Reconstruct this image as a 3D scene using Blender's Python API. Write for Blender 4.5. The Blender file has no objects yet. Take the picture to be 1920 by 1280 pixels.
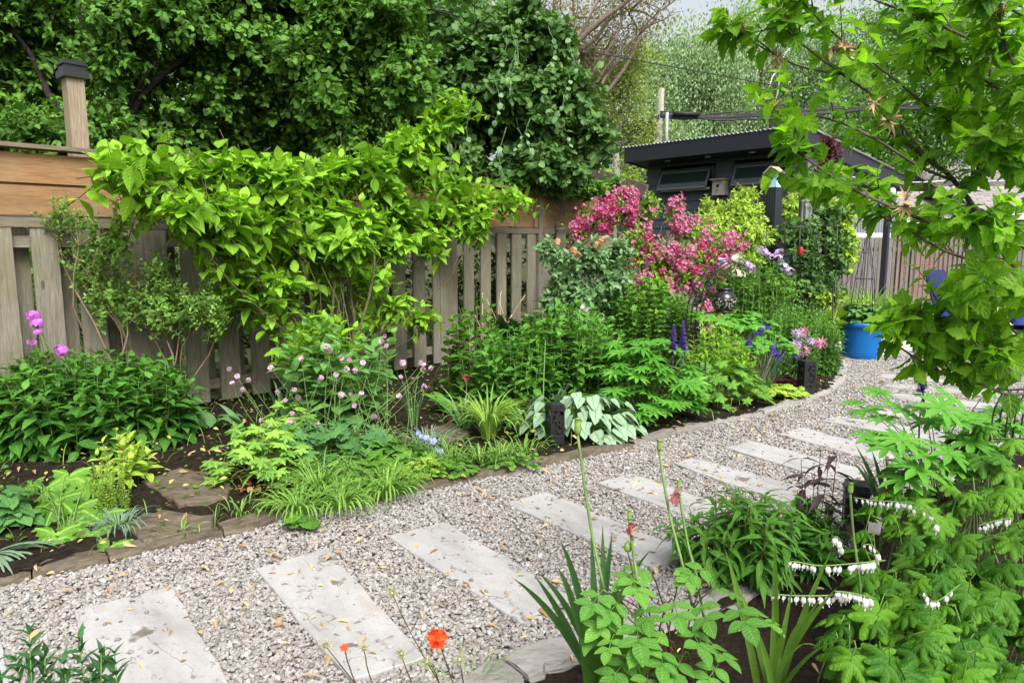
import bpy, math, random
import numpy as np
from mathutils import Vector
RNG = np.random.default_rng(7)
random.seed(7)
PI = math.pi
COL = bpy.context.scene.collection
F = 1330.0                      # focal length in pixels of the 1920 px wide picture
PITCH = math.atan((640 - 453) / F)
CP, SP = math.cos(PITCH), math.sin(PITCH)
CAMH = 1.6

# ------------------------------------------------------------------ helpers
def ray(px, py):
    u = (px - 960) / F; v = (640 - py) / F
    return np.array([u, CP + v * SP, -SP + v * CP])
def G(px, py, z=0.0):           # where the ray meets the level z
    d = ray(px, py); t = (z - CAMH) / d[2]
    return np.array([d[0] * t, d[1] * t, z])
def W(px, py, Y):               # the point of the ray at distance Y
    d = ray(px, py); t = Y / d[1]
    return np.array([d[0] * t, Y, CAMH + d[2] * t])
def nrm(a):
    a = np.asarray(a, float)
    return a / np.maximum(np.linalg.norm(a, axis=-1, keepdims=True), 1e-9)
def U(a, b, n=None): return RNG.uniform(a, b, n)

class MB:
    def __init__(s): s.v = []; s.f = []; s.uv = []; s.t = []; s.n = 0
    def add(s, v, faces, uv=None, tint=None):
        v = np.asarray(v, np.float32).reshape(-1, 3)
        if isinstance(faces, np.ndarray): faces = [faces]
        for f in faces:
            f = np.asarray(f, np.int64)
            if f.ndim == 1: f = f[None]
            s.f.append(f + s.n)
        s.v.append(v); s.n += len(v)
        s.uv.append(np.zeros((len(v), 2), np.float32) if uv is None else np.asarray(uv, np.float32))
        s.t.append(np.full(len(v), .5, np.float32) if tint is None else np.broadcast_to(np.asarray(tint, np.float32), (len(v),)))
    def box(s, c, size, R=None, tint=None):
        c = np.asarray(c, float); h = np.asarray(size, float) / 2
        p = np.array([[x, y, z] for x in (-1, 1) for y in (-1, 1) for z in (-1, 1)], float) * h
        if R is not None: p = p @ np.asarray(R, float).T
        s.add(p + c, np.array([[0, 1, 3, 2], [4, 6, 7, 5], [0, 4, 5, 1], [2, 3, 7, 6], [0, 2, 6, 4], [1, 5, 7, 3]]), None, tint)
    def prism(s, poly, z0, z1, R=None, o=(0, 0, 0)):    # polygon in xy, extruded
        n = len(poly); p = np.array([[x, y, z0] for x, y in poly] + [[x, y, z1] for x, y in poly], float)
        if R is not None: p = p @ np.asarray(R, float).T
        p = p + np.asarray(o, float)
        fs = [np.array([[i, (i + 1) % n, n + (i + 1) % n, n + i] for i in range(n)]), np.array([list(range(n))[::-1]]), np.array([list(range(n, 2 * n))])]
        s.add(p, fs)
    def lathe(s, prof, c, seg=32, tint=None):
        c = np.asarray(c, float); m = len(prof)
        a = np.arange(seg) / seg * 2 * PI
        p = np.array([[r * math.cos(x) + c[0], r * math.sin(x) + c[1], z + c[2]] for r, z in prof for x in a])
        f = [[i * seg + j, i * seg + (j + 1) % seg, (i + 1) * seg + (j + 1) % seg, (i + 1) * seg + j] for i in range(m - 1) for j in range(seg)]
        s.add(p, np.array(f), None, tint)
    def tube(s, pts, r, sides=6, tint=None):
        pts = np.asarray(pts, float)[None]; r = np.broadcast_to(np.asarray(r, float), pts.shape[1:2])[None]
        s.tubes(pts, r, sides, tint)
    def tubes(s, P, r, sides=4, tint=None):             # P (N,m,3)  r (N,m)
        P = np.asarray(P, float); N, m = P.shape[:2]
        if N == 0: return
        T = np.gradient(P, axis=1); T = nrm(T)
        ref = np.where(np.abs(T[:, :1, 2:3]) > .9, np.array([1., 0, 0]), np.array([0, 0, 1.]))
        A = nrm(np.cross(T, ref)); B = np.cross(T, A)
        a = np.arange(sides) / sides * 2 * PI
        ring = P[:, :, None] + r[:, :, None, None] * (np.cos(a)[:, None] * A[:, :, None] + np.sin(a)[:, None] * B[:, :, None])
        v = ring.reshape(-1, 3)
        i = np.arange(m - 1)[:, None] * sides; j = np.arange(sides)[None]
        q = np.stack([i + j, i + (j + 1) % sides, i + sides + (j + 1) % sides, i + sides + j], -1).reshape(-1, 4)
        f = (q[None] + (np.arange(N) * m * sides)[:, None, None]).reshape(-1, 4)
        caps = np.concatenate([np.arange(sides)[::-1][None] + (np.arange(N) * m * sides)[:, None], np.arange(sides)[None] + ((np.arange(N) * m + m - 1) * sides)[:, None]])
        tt = None if tint is None else np.repeat(np.broadcast_to(tint, (N,)), m * sides)
        s.add(v, [f, caps], None, tt)
    def scatter(s, tm, loc, Y, Z, size, tint=None, wid=None):   # copies of a leaf template: y axis along Y, z axis near Z
        loc = np.asarray(loc, float); N = len(loc)
        if N == 0: return
        Y = nrm(Y); X = nrm(np.cross(Y, Z)); Z = np.cross(X, Y)
        size = np.broadcast_to(np.asarray(size, float), (N,))
        wid = np.ones(N) if wid is None else wid
        M = np.stack([X * wid[:, None], Y, Z], 1) * size[:, None, None]     # rows are the axes
        v = np.einsum('ki,nij->nkj', tm['v'], M) + loc[:, None]
        k = len(tm['v']); off = (np.arange(N) * k)[:, None, None]
        fs = [(f[None] + off).reshape(-1, f.shape[1]) for f in tm['f']]
        t = np.full(N, .5) if tint is None else np.broadcast_to(tint, (N,))
        s.add(v.reshape(-1, 3), fs, np.tile(tm['uv'], (N, 1)), np.repeat(t, k))
    def build(s, name, mat, parent=None, smooth=True, origin=None):
        me = bpy.data.meshes.new(name)
        if s.n:
            v = np.concatenate(s.v).astype(np.float32)
            o = np.zeros(3); q = parent
            while q is not None and '_o' not in q: q = q.parent
            if q is not None: o = np.array(q['_o'])
            if origin is not None: o = o + np.asarray(origin)
            v = v - o.astype(np.float32)
            li = np.concatenate([f.ravel() for f in s.f]).astype(np.int32)
            lt = np.concatenate([np.full(len(f), f.shape[1]) for f in s.f]).astype(np.int32)
            ls = np.concatenate([[0], np.cumsum(lt)[:-1]]).astype(np.int32)
            me.vertices.add(len(v)); me.vertices.foreach_set('co', v.ravel())
            me.loops.add(len(li)); me.loops.foreach_set('vertex_index', li)
            me.polygons.add(len(lt)); me.polygons.foreach_set('loop_start', ls); me.polygons.foreach_set('loop_total', lt)
            me.update(calc_edges=True)
            uv = np.concatenate(s.uv)[li]; l = me.uv_layers.new(name='UVMap'); l.data.foreach_set('uv', uv.ravel())
            a = me.attributes.new('tint', 'FLOAT', 'POINT'); a.data.foreach_set('value', np.concatenate(s.t).astype(np.float32))
            me.polygons.foreach_set('use_smooth', np.full(len(lt), smooth))
            me.validate(clean_customdata=False)
        for m in (mat if isinstance(mat, (list, tuple)) else [mat]): me.materials.append(m)
        ob = bpy.data.objects.new(name, me); COL.objects.link(ob)
        if parent is not None: ob.parent = parent
        if origin is not None: ob.location = origin
        return ob

def tag(o, label=None, cat=None, group=None, kind=None):
    if label: o['label'] = label
    if cat: o['category'] = cat
    if group: o['group'] = group
    if kind: o['kind'] = kind
    return o
def thing(name, label, cat, loc, group=None):
    o = bpy.data.objects.new(name, None); COL.objects.link(o)
    o.empty_display_size = .1
    o.location = loc; o['_o'] = [float(x) for x in loc]
    return tag(o, label, cat, group)
def copy_tree(o, loc=None, rz=None, parent=None, label=None, group=None):
    c = o.copy(); COL.objects.link(c)
    if parent is not None: c.parent = parent
    if loc is not None: c.location = loc
    if rz is not None: c.rotation_euler = (0, 0, rz)
    if label: c['label'] = label
    if group: c['group'] = group
    for ch in [x for x in bpy.data.objects if x.parent == o]: copy_tree(ch, parent=c)
    return c

# ------------------------------------------------------------------ materials
def nodes(name):
    m = bpy.data.materials.new(name); m.use_nodes = True
    nt = m.node_tree; nt.nodes.clear()
    out = nt.nodes.new('ShaderNodeOutputMaterial')
    return m, nt, out
def N(nt, typ, **kw):
    n = nt.nodes.new('ShaderNode' + typ)
    for k, v in kw.items():
        if k.startswith('i_'):
            key = k[2:]; key = int(key) if key.isdigit() else key.replace('_', ' ')
            n.inputs[key].default_value = v
        else: setattr(n, k, v)
    return n
def L(nt, a, b): nt.links.new(a, b)
def c4(c): return (c[0], c[1], c[2], 1)
def math_(nt, op, a, b=None, clamp=False):
    n = nt.nodes.new('ShaderNodeMath'); n.operation = op; n.use_clamp = clamp
    for i, x in enumerate((a, b)):
        if x is None: continue
        if isinstance(x, (int, float)): n.inputs[i].default_value = x
        else: L(nt, x, n.inputs[i])
    return n.outputs[0]
def mix(nt, fac, a, b, typ='MIX'):
    n = nt.nodes.new('ShaderNodeMix'); n.data_type = 'RGBA'; n.blend_type = typ
    for key, x in (('Factor', fac), ('A', a), ('B', b)):
        sock = [i for i in n.inputs if i.name == key and (i.type == ('VALUE' if key == 'Factor' else 'RGBA'))][0]
        if isinstance(x, (int, float)): sock.default_value = x
        elif isinstance(x, (tuple, list)): sock.default_value = c4(x)
        else: L(nt, x, sock)
    return [o for o in n.outputs if o.type == 'RGBA'][0]
def ramp(nt, fac, stops, interp='LINEAR'):
    n = nt.nodes.new('ShaderNodeValToRGB'); n.color_ramp.interpolation = interp
    e = n.color_ramp.elements
    while len(e) > 1: e.remove(e[-1])
    e[0].position = stops[0][0]; e[0].color = c4(stops[0][1])
    for p, c in stops[1:]:
        x = e.new(p); x.color = c4(c)
    L(nt, fac, n.inputs[0]); return n.outputs[0]

def leaf_mat(name, dark, light, vein='pin', veinc=None, trans=.32, rough=.48, spec=.22, nv=7, silver=None, vein_amt=.35):
    m, nt, out = nodes(name)
    at = N(nt, 'Attribute', attribute_name='tint')
    nz = N(nt, 'TexNoise', i_Scale=14.0, i_Detail=2.0)
    tc = N(nt, 'TexCoord'); L(nt, tc.outputs['Object'], nz.inputs['Vector'])
    f = math_(nt, 'ADD', at.outputs['Fac'], math_(nt, 'MULTIPLY', math_(nt, 'SUBTRACT', nz.outputs['Fac'], .5), .5), True)
    col = mix(nt, f, dark, light)
    nz2 = N(nt, 'TexNoise', i_Scale=70.0, i_Detail=3.0); L(nt, tc.outputs['Object'], nz2.inputs['Vector'])
    col = mix(nt, math_(nt, 'MULTIPLY', math_(nt, 'SUBTRACT', nz2.outputs['Fac'], .50), 4.0, True), col, mix(nt, 1.0, col, (.72, .78, .7), 'MULTIPLY'))
    sep = N(nt, 'SeparateXYZ'); L(nt, tc.outputs['UV'], sep.inputs[0])
    u, v = sep.outputs[0], sep.outputs[1]
    h = None
    if vein == 'pin':
        au = math_(nt, 'ABSOLUTE', math_(nt, 'SUBTRACT', u, .5))          # 0 .. .5
        mid = math_(nt, 'LESS_THAN', au, .035)
        s = math_(nt, 'FRACT', math_(nt, 'SUBTRACT', math_(nt, 'MULTIPLY', v, float(nv)), math_(nt, 'MULTIPLY', au, 3.4)))
        tri = math_(nt, 'ABSOLUTE', math_(nt, 'SUBTRACT', s, .5))          # .5 at vein
        side = math_(nt, 'MULTIPLY', math_(nt, 'SUBTRACT', tri, .36), 7.0, True)
        ve = math_(nt, 'MAXIMUM', mid, math_(nt, 'MULTIPLY', side, .6)); h = tri
    elif vein == 'palm':
        s = math_(nt, 'ABSOLUTE', math_(nt, 'SUBTRACT', math_(nt, 'FRACT', u), .5))
        main = math_(nt, 'LESS_THAN', math_(nt, 'MULTIPLY', s, v), .035)
        s2 = math_(nt, 'FRACT', math_(nt, 'SUBTRACT', math_(nt, 'MULTIPLY', v, 5.0), math_(nt, 'MULTIPLY', s, 3.0)))
        tri = math_(nt, 'ABSOLUTE', math_(nt, 'SUBTRACT', s2, .5))
        side = math_(nt, 'MULTIPLY', math_(nt, 'SUBTRACT', tri, .38), 7.0, True)
        ve = math_(nt, 'MAXIMUM', main, math_(nt, 'MULTIPLY', side, .5)); h = tri
    else: ve = None
    if silver is not None:
        keep = math_(nt, 'MAXIMUM', ve, math_(nt, 'GREATER_THAN', math_(nt, 'ABSOLUTE', math_(nt, 'SUBTRACT', u, .5)), .46))
        col = mix(nt, keep, silver, col)
    elif ve is not None:
        vc = veinc or tuple(min(1, x * 1.35 + .03) for x in light)
        col = mix(nt, math_(nt, 'MULTIPLY', ve, vein_amt), col, vc)
    p = N(nt, 'BsdfPrincipled', i_Roughness=rough)
    p.inputs['Specular IOR Level'].default_value = spec
    L(nt, col, p.inputs['Base Color'])
    if h is not None:
        b = N(nt, 'Bump', i_Strength=.35, i_Distance=.01); L(nt, h, b.inputs['Height']); L(nt, b.outputs[0], p.inputs['Normal'])
    t = N(nt, 'BsdfTranslucent')
    tcx = mix(nt, 1.0, col, (1.25, 1.35, .55), 'MULTIPLY')
    L(nt, tcx, t.inputs[0])
    ms = N(nt, 'MixShader', i_0=trans); L(nt, p.outputs[0], ms.inputs[1]); L(nt, t.outputs[0], ms.inputs[2])
    L(nt, ms.outputs[0], out.inputs[0]); return m

def simple(name, col, rough=.6, spec=.4, metal=0, noise=None, scale=8, bump=0, bscale=40, trans=0, tint=None, stretch=None, coord='Object'):
    m, nt, out = nodes(name)
    p = N(nt, 'BsdfPrincipled', i_Roughness=rough, i_Metallic=metal)
    p.inputs['Specular IOR Level'].default_value = spec
    tc = N(nt, 'TexCoord'); mp = N(nt, 'Mapping'); L(nt, tc.outputs[coord], mp.inputs[0])
    if stretch: mp.inputs['Scale'].default_value = stretch
    p.inputs['Base Color'].default_value = c4(col)
    if noise:
        nz = N(nt, 'TexNoise', i_Scale=float(scale), i_Detail=6.0, i_Roughness=.6); L(nt, mp.outputs[0], nz.inputs['Vector'])
        c = ramp(nt, nz.outputs['Fac'], [(.32, col), (.68, noise)]); 
        if tint:
            at = N(nt, 'Attribute', attribute_name='tint'); c = mix(nt, at.outputs['Fac'], c, tint)
        L(nt, c, p.inputs['Base Color'])
    elif tint:
        at = N(nt, 'Attribute', attribute_name='tint'); L(nt, mix(nt, at.outputs['Fac'], col, tint), p.inputs['Base Color'])
    if bump:
        nb = N(nt, 'TexNoise', i_Scale=float(bscale), i_Detail=5.0); L(nt, mp.outputs[0], nb.inputs['Vector'])
        b = N(nt, 'Bump', i_Strength=bump, i_Distance=.02); L(nt, nb.outputs['Fac'], b.inputs['Height']); L(nt, b.outputs[0], p.inputs['Normal'])
    if trans:
        t = N(nt, 'BsdfTranslucent'); t.inputs[0].default_value = c4(col)
        if p.inputs['Base Color'].links: L(nt, p.inputs['Base Color'].links[0].from_socket, t.inputs[0])
        ms = N(nt, 'MixShader', i_0=trans); L(nt, p.outputs[0], ms.inputs[1]); L(nt, t.outputs[0], ms.inputs[2]); L(nt, ms.outputs[0], out.inputs[0])
    else: L(nt, p.outputs[0], out.inputs[0])
    return m

def wood_mat(name, a, b, c, grain=(1, 1, 12), moss=None, knots=True, rough=.75):
    # grain runs along local z for boards laid with tint = random per board
    m, nt, out = nodes(name)
    tc = N(nt, 'TexCoord'); at = N(nt, 'Attribute', attribute_name='tint')
    uvm = N(nt, 'Mapping'); L(nt, tc.outputs['UV'], uvm.inputs[0])
    off = N(nt, 'CombineXYZ'); L(nt, math_(nt, 'MULTIPLY', at.outputs['Fac'], 37.0), off.inputs[0]); L(nt, math_(nt, 'MULTIPLY', at.outputs['Fac'], 91.0), off.inputs[1])
    L(nt, off.outputs[0], uvm.inputs['Location'])
    st = N(nt, 'Mapping'); st.inputs['Scale'].default_value = (14, 1.1, 1); L(nt, uvm.outputs[0], st.inputs[0])
    n1 = N(nt, 'TexNoise', i_Scale=2.2, i_Detail=8.0, i_Roughness=.65, i_Distortion=1.2); L(nt, st.outputs[0], n1.inputs['Vector'])
    st2 = N(nt, 'Mapping'); st2.inputs['Scale'].default_value = (60, 1.5, 1); L(nt, uvm.outputs[0], st2.inputs[0])
    n2 = N(nt, 'TexNoise', i_Scale=4.0, i_Detail=4.0, i_Roughness=.7); L(nt, st2.outputs[0], n2.inputs['Vector'])
    col = ramp(nt, n1.outputs['Fac'], [(.25, a), (.5, b), (.75, c)])
    col = mix(nt, math_(nt, 'MULTIPLY', math_(nt, 'SUBTRACT', n2.outputs['Fac'], .42), 2.6, True), mix(nt, 1.0, col, (.5, .48, .44), 'MULTIPLY'), col)
    n3 = N(nt, 'TexNoise', i_Scale=1.6, i_Detail=3.0); L(nt, uvm.outputs[0], n3.inputs['Vector'])
    col = mix(nt, math_(nt, 'MULTIPLY', math_(nt, 'SUBTRACT', n3.outputs['Fac'], .45), 2.2, True), col, mix(nt, 1.0, col, (.62, .66, .6), 'MULTIPLY'))
    if moss:
        n4 = N(nt, 'TexNoise', i_Scale=1.3, i_Detail=5.0, i_Roughness=.7)
        L(nt, tc.outputs['Object'], n4.inputs['Vector'])
        col = mix(nt, math_(nt, 'MULTIPLY', math_(nt, 'SUBTRACT', n4.outputs['Fac'], .48), 3.0, True), col, moss)
    if knots:
        vo = N(nt, 'TexVoronoi', i_Scale=1.0); st3 = N(nt, 'Mapping'); st3.inputs['Scale'].default_value = (7, 2.2, 1)
        L(nt, uvm.outputs[0], st3.inputs[0]); L(nt, st3.outputs[0], vo.inputs['Vector'])
        k = math_(nt, 'LESS_THAN', vo.outputs['Distance'], .09)
        col = mix(nt, math_(nt, 'MULTIPLY', k, .7), col, (.05, .03, .02))
    p = N(nt, 'BsdfPrincipled', i_Roughness=rough); p.inputs['Specular IOR Level'].default_value = .25
    L(nt, col, p.inputs['Base Color'])
    bp = N(nt, 'Bump', i_Strength=.5, i_Distance=.004); L(nt, n2.outputs['Fac'], bp.inputs['Height']); L(nt, bp.outputs[0], p.inputs['Normal'])
    L(nt, p.outputs[0], out.inputs[0]); return m

def board(mb, c, size, ax, up=(0, 0, 1), tint=None, wob=0):
    """a plank: size = (length along ax, thickness, width along up); uv: u across, v along in metres"""
    ax = nrm(ax); up = nrm(np.asarray(up, float) - ax * np.dot(ax, up)); th = np.cross(ax, up)
    l, t, w = size; n = 5
    tint = U(0, 1) if tint is None else tint
    vs, uvs = [], []
    for i in range(n):
        s = (i / (n - 1) - .5) * l; dw = U(-wob, wob) if 0 < i < n - 1 else 0
        for (a, b, uu) in ((-1, -1, 0), (-1, 1, w), (1, 1, w + t), (1, -1, 2 * w + t)):
            vs.append(np.asarray(c) + ax * s + th * (a * t / 2) + up * (b * (w / 2) + dw)); uvs.append((uu, s))
    f = [[i * 4 + j, i * 4 + (j + 1) % 4, i * 4 + 4 + (j + 1) % 4, i * 4 + 4 + j] for i in range(n - 1) for j in range(4)]
    f += [[3, 2, 1, 0], [(n - 1) * 4 + j for j in range(4)]]
    mb.add(np.array(vs), np.array(f), np.array(uvs), tint)

# ------------------------------------------------------------------ leaf templates (base at the origin, y along, z up)
def blade(prof, n=6, fold=.3, curl=.25, wav=0):
    v, uv = [], []
    for i in range(n + 1):
        t = i / n; w = max(prof(t), .004); z = -curl * t * t
        wz = wav * math.sin(t * 14)
        v += [(-w, t - .04 * w, z + fold * w + wz), (0, t, z), (w, t - .04 * w, z + fold * w - wz)]
        uv += [(0, t), (.5, t), (1, t)]
    f = [[3 * i + a, 3 * i + a + 1, 3 * i + a + 4, 3 * i + a + 3] for i in range(n) for a in (0, 1)]
    return dict(v=np.array(v), f=[np.array(f)], uv=np.array(uv))
def ovate(w, peak=.38, tipp=1.0):
    def p(t):
        if t < peak: return w * math.sin(t / peak * PI / 2) ** .8
        return w * (math.cos((t - peak) / (1 - peak) * PI / 2)) ** tipp
    return p
def lobed(nl=5, spread=300, depth=.4, side=.7, sharp=1.3, teeth=0, tooth=.06, per=8, droop=.25, cup=.12):
    """palmate leaf round its stalk point"""
    c = [(0, 0, 0)]; uv = [(.5, 0)]; n = nl * per
    rings = (.33, .68, 1.0)
    for k, rr in enumerate(rings):
        for i in range(n + 1):
            s = i / n; th = (s - .5) * math.radians(spread)
            q = s * nl; fr = abs(q % 1 - .5) * 2 if i < n else 1.0      # 0 at lobe centre
            r0 = side + (1 - side) * math.cos(th / 2) ** 2
            r = r0 * (1 - (depth * fr ** sharp) * (k == 2) - (depth * .55 * fr ** sharp) * (k == 1))
            if teeth and k == 2: r *= 1 - tooth * abs(((q * teeth) % 1) - .5) * 2
            x, y = rr * r * math.sin(th), rr * r * math.cos(th)
            if k < 2: x, y = x, y
            z = -droop * rr * rr * r + cup * (1 - fr) * rr * .5 - cup * fr * rr * .4
            c.append((x, y, z)); uv.append((q if i < n else nl - .001, rr * r))
    m = n + 1; f3 = [[0, 1 + i + 1, 1 + i] for i in range(n)]
    f4 = [[1 + k * m + i, 1 + k * m + i + 1, 1 + (k + 1) * m + i + 1, 1 + (k + 1) * m + i] for k in range(2) for i in range(n)]
    return dict(v=np.array(c), f=[np.array(f3), np.array(f4)], uv=np.array(uv))
def compose(parts):
    """parts: (template, (x,y,z), angle about z, scale, tilt)"""
    v, uv, fs, n = [], [], {}, 0
    for tm, o, a, s, tilt in parts:
        p = tm['v'] * s; ct, st_ = math.cos(tilt), math.sin(tilt)
        p = np.stack([p[:, 0], p[:, 1] * ct - p[:, 2] * st_, p[:, 1] * st_ + p[:, 2] * ct], 1)
        ca, sa = math.cos(a), math.sin(a)
        p = np.stack([p[:, 0] * ca - p[:, 1] * sa, p[:, 0] * sa + p[:, 1] * ca, p[:, 2]], 1) + np.array(o)
        v.append(p); uv.append(tm['uv'])
        for f in tm['f']: fs.setdefault(f.shape[1], []).append(f + n)
        n += len(p)
    return dict(v=np.concatenate(v), uv=np.concatenate(uv), f=[np.concatenate(x) for x in fs.values()])
def stalk(p0, p1, w=.012):
    p0, p1 = np.array(p0, float), np.array(p1, float); d = nrm(p1 - p0); x = np.cross(d, (0, 0, 1)) * w
    return dict(v=np.array([p0 - x, p0 + x, p1 + x, p1 - x, p0 + (0, 0, w), p1 + (0, 0, w)]), f=[np.array([[0, 1, 2, 3], [0, 3, 5, 4], [1, 4, 5, 2]])], uv=np.zeros((6, 2)) + .25)

T = {}
T['ovate'] = blade(ovate(.26, .4, 1.1), 6, .35, .28)
T['ovate2'] = blade(ovate(.25, .4, 1.2), 6, .4, .35)
T['ovflat'] = blade(ovate(.3, .42, .9), 6, .15, .12, .01)
T['lance'] = blade(ovate(.15, .35, 1.3), 6, .45, .35)
T['lance2'] = blade(ovate(.125, .35, 1.2), 6, .3, .55)
T['narrow'] = blade(ovate(.09, .35, 1.2), 5, .3, .4)
T['round'] = blade(ovate(.42, .42, .55), 6, .2, .2, .01)
T['heart'] = blade(lambda t: ovate(.43, .22, .85)(t), 7, .18, .3, .012)
T['small'] = blade(ovate(.27, .45, .8), 3, .35, .2)
T['tiny'] = dict(v=np.array([(0, 0, 0), (-.28, .5, .1), (0, 1, -.1), (.28, .5, .1), (0, .5, 0)]), f=[np.array([[0, 4, 1], [1, 4, 2], [0, 3, 4], [4, 3, 2]])], uv=np.array([(.5, 0), (0, .5), (.5, 1), (1, .5), (.5, .5)]))
hx = [0, .1, .2, .3, .38, .46, .52, .58, .66, .71, .79, .83, .91, .94, 1.0]; hw = [.02, .09, .18, .28, .33, .41, .27, .26, .30, .20, .20, .13, .12, .06, 0]
T['hib'] = blade(lambda t: float(np.interp(t, hx, hw)), 24, .3, .32, .008)
T['maple'] = lobed(5, 300, .42, .66, 1.3, 3, .17, 12, .25, .12)
T['gera'] = lobed(7, 320, .38, .8, 1.4, 2, .16, 8, .2, .12)
T['cran'] = lobed(5, 330, .55, .85, 1.2, 3, .22, 12, .28, .14)
T['heuch'] = lobed(7, 340, .16, .9, 1.3, 2, .1, 6, .2, .1)
bhl = lobed(3, 160, .55, .62, 1.15, 0, 0, 9, .35, .12)
T['bleed'] = compose([(stalk((0, 0, 0), (0, .42, 0)), (0, 0, 0), 0, 1, 0), (bhl, (0, .42, 0), 0, .56, -.1), (bhl, (.0, .26, 0), 1.15, .50, -.15), (bhl, (0, .26, 0), -1.15, .50, -.15)])
lup = blade(ovate(.13, .6, .8), 4, .5, .15)
T['lupine'] = compose([(lup, (0, 0, 0), i * 2 * PI / 10 + .1 * (i % 2), .9 + .1 * math.cos(i * 2 * PI / 10), .12) for i in range(10)])
T['rose'] = compose([(stalk((0, 0, 0), (0, .6, 0)), (0, 0, 0), 0, 1, 0), (T['ovflat'], (0, .58, 0), 0, .48, 0)] + [(T['ovflat'], (0, y, 0), s * 1.1, .4, .05) for y in (.2, .5) for s in (1, -1)])
T['tri'] = compose([(T['ovflat'], (0, .05, 0), a, s, 0) for a, s in ((0, 1), (1.2, .8), (-1.2, .8))])
T['aqui'] = compose([(stalk((0, 0, 0), (0, .4, 0)), (0, 0, 0), 0, 1, 0)] + [(lobed(3, 150, .35, .8, 1.4, 1, .2, 6, .1, .08), (0, .35 - .1 * (a != 0), 0), a, .55, 0) for a in (0, 1.25, -1.25)])
pin = blade(ovate(.13, .2, 1.0), 2, .1, .1)
T['fern'] = compose([(stalk((0, 0, 0), (0, 1, -.3), .008), (0, 0, 0), 0, 1, 0)] + [(pin, (0, y, -.3 * y * y), s * (1.35 - .3 * y), .26 * math.sin(PI * (y * .86 + .1)) + .02, -.1) for y in np.linspace(.1, .98, 26) for s in (1, -1)])
T['pinn'] = compose([(stalk((0, 0, 0), (0, 1, -.2), .01), (0, 0, 0), 0, 1, 0)] + [(T['tiny'], (0, y, -.2 * y * y), s * 1.1, .32, 0) for y in np.linspace(.15, .95, 7) for s in (1, -1)] + [(T['tiny'], (0, .98, -.2), 0, .3, 0)])

# ------------------------------------------------------------------ plant growers
UP = np.array([0, 0, 1.])
def quad(P0, P1, lift, n):      # curved lines from P0 to P1, (N,n,3)
    t = np.linspace(0, 1, n)[None, :, None]
    lift = np.asarray(lift, float)
    if lift.ndim == 1: lift = lift[:, None, None] * UP
    else: lift = lift[:, None]
    return P0[:, None] * (1 - t) + P1[:, None] * t + lift * 4 * t * (1 - t)
def twigs(fol, stm, P0, P1, k=5, tm='ovate', size=.1, pitch=(75, 35), start=.25, lift=.08, pair=2, up=.55, droop=.15, tint=(.2, .8), tip=.65, r=.003, young=.25, sides=3, svar=.25):
    P0 = np.asarray(P0, float); P1 = np.asarray(P1, float); n = len(P0)
    if n == 0: return
    ln = np.linalg.norm(P1 - P0, axis=1)
    C = quad(P0, P1, ln * lift, 9); Tn = nrm(np.gradient(C, axis=1))
    if stm is not None: stm.tubes(C[:, ::2], r * np.linspace(1.3, .6, 5)[None] * np.ones((n, 1)), sides)
    base = U(*tint, n)
    tms = tm if isinstance(tm, (list, tuple)) else [tm]
    for j in range(k):
        s = start + (1 - start) * (j / max(k - 1, 1)); idx = s * 8; i0 = np.minimum(int(idx), 7); w = idx - i0
        p = C[:, i0] * (1 - w) + C[:, i0 + 1] * w; t = nrm(Tn[:, i0] * (1 - w) + Tn[:, i0 + 1] * w)
        A = nrm(np.cross(t, UP + RNG.normal(0, .05, (n, 3)))); B = np.cross(A, t)
        pj = math.radians(pitch[0] + (pitch[1] - pitch[0]) * j / max(k - 1, 1))
        for q in range(pair):
            az = j * (PI / 2 if pair == 2 else 2.4) + q * 2 * PI / pair + RNG.normal(0, .35, n) + (base * 7)
            rad = np.cos(az)[:, None] * A + np.sin(az)[:, None] * B
            pp = pj + RNG.normal(0, .2, n)
            d = t * np.cos(pp)[:, None] + rad * np.sin(pp)[:, None]
            d[:, 2] -= droop * U(.4, 1.5, n)
            z = t * np.sin(pp)[:, None] - rad * np.cos(pp)[:, None]
            z = z * (1 - up) + UP * up + RNG.normal(0, .16, (n, 3))
            sz = size * (1 + (tip - 1) * (j / max(k - 1, 1)) ** 2) * U(1 - svar, 1 + svar, n)
            ti = np.clip(base + young * (j / max(k - 1, 1)) ** 2 + RNG.normal(0, .1, n), 0, 1)  # paler tip leaves: new growth, plus light on shoot ends put into the tint
            fol.scatter(T[tms[(j + q) % len(tms)]], p, d, z, sz, ti)
def ball(n, c, rad, bias=.5, zmin=-1.0):
    d = nrm(RNG.normal(0, 1, (n, 3))); d[:, 2] = np.where(d[:, 2] < zmin, -d[:, 2], d[:, 2])
    rr = U(0, 1, n) ** bias
    return np.asarray(c) + d * rr[:, None] * np.asarray(rad), d
def PB(px, py, Y, rx, ry, rd):  # an ellipsoid seen at px,py with half sizes in pixels, rd metres deep
    return W(px, py, Y), np.array([rx / F * Y, rd, ry / F * Y])
def rosette(fol, stm, B, Pt, tm, size, out=None, tilt=.5, droop=.2, lift=.1, tint=(.2, .8), r=.003, svar=.2, up=1.0):
    n = len(Pt); B = np.broadcast_to(B, (n, 3)).astype(float)
    if stm is not None: stm.tubes(quad(B, Pt, np.linalg.norm(Pt - B, axis=1) * lift, 6), np.linspace(1.3, .7, 6)[None] * r * np.ones((n, 1)), 3)
    o = Pt - B if out is None else out
    o = o + RNG.normal(0, .25, (n, 3)) * np.linalg.norm(o, axis=1, keepdims=True); o[:, 2] = 0; o = nrm(o)
    z = UP * up + o * tilt + RNG.normal(0, .32, (n, 3)); d = o.copy(); d[:, 2] -= droop
    fol.scatter(T[tm], Pt, d, z, size * U(1 - svar, 1 + svar, n), U(*tint, n))
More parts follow.
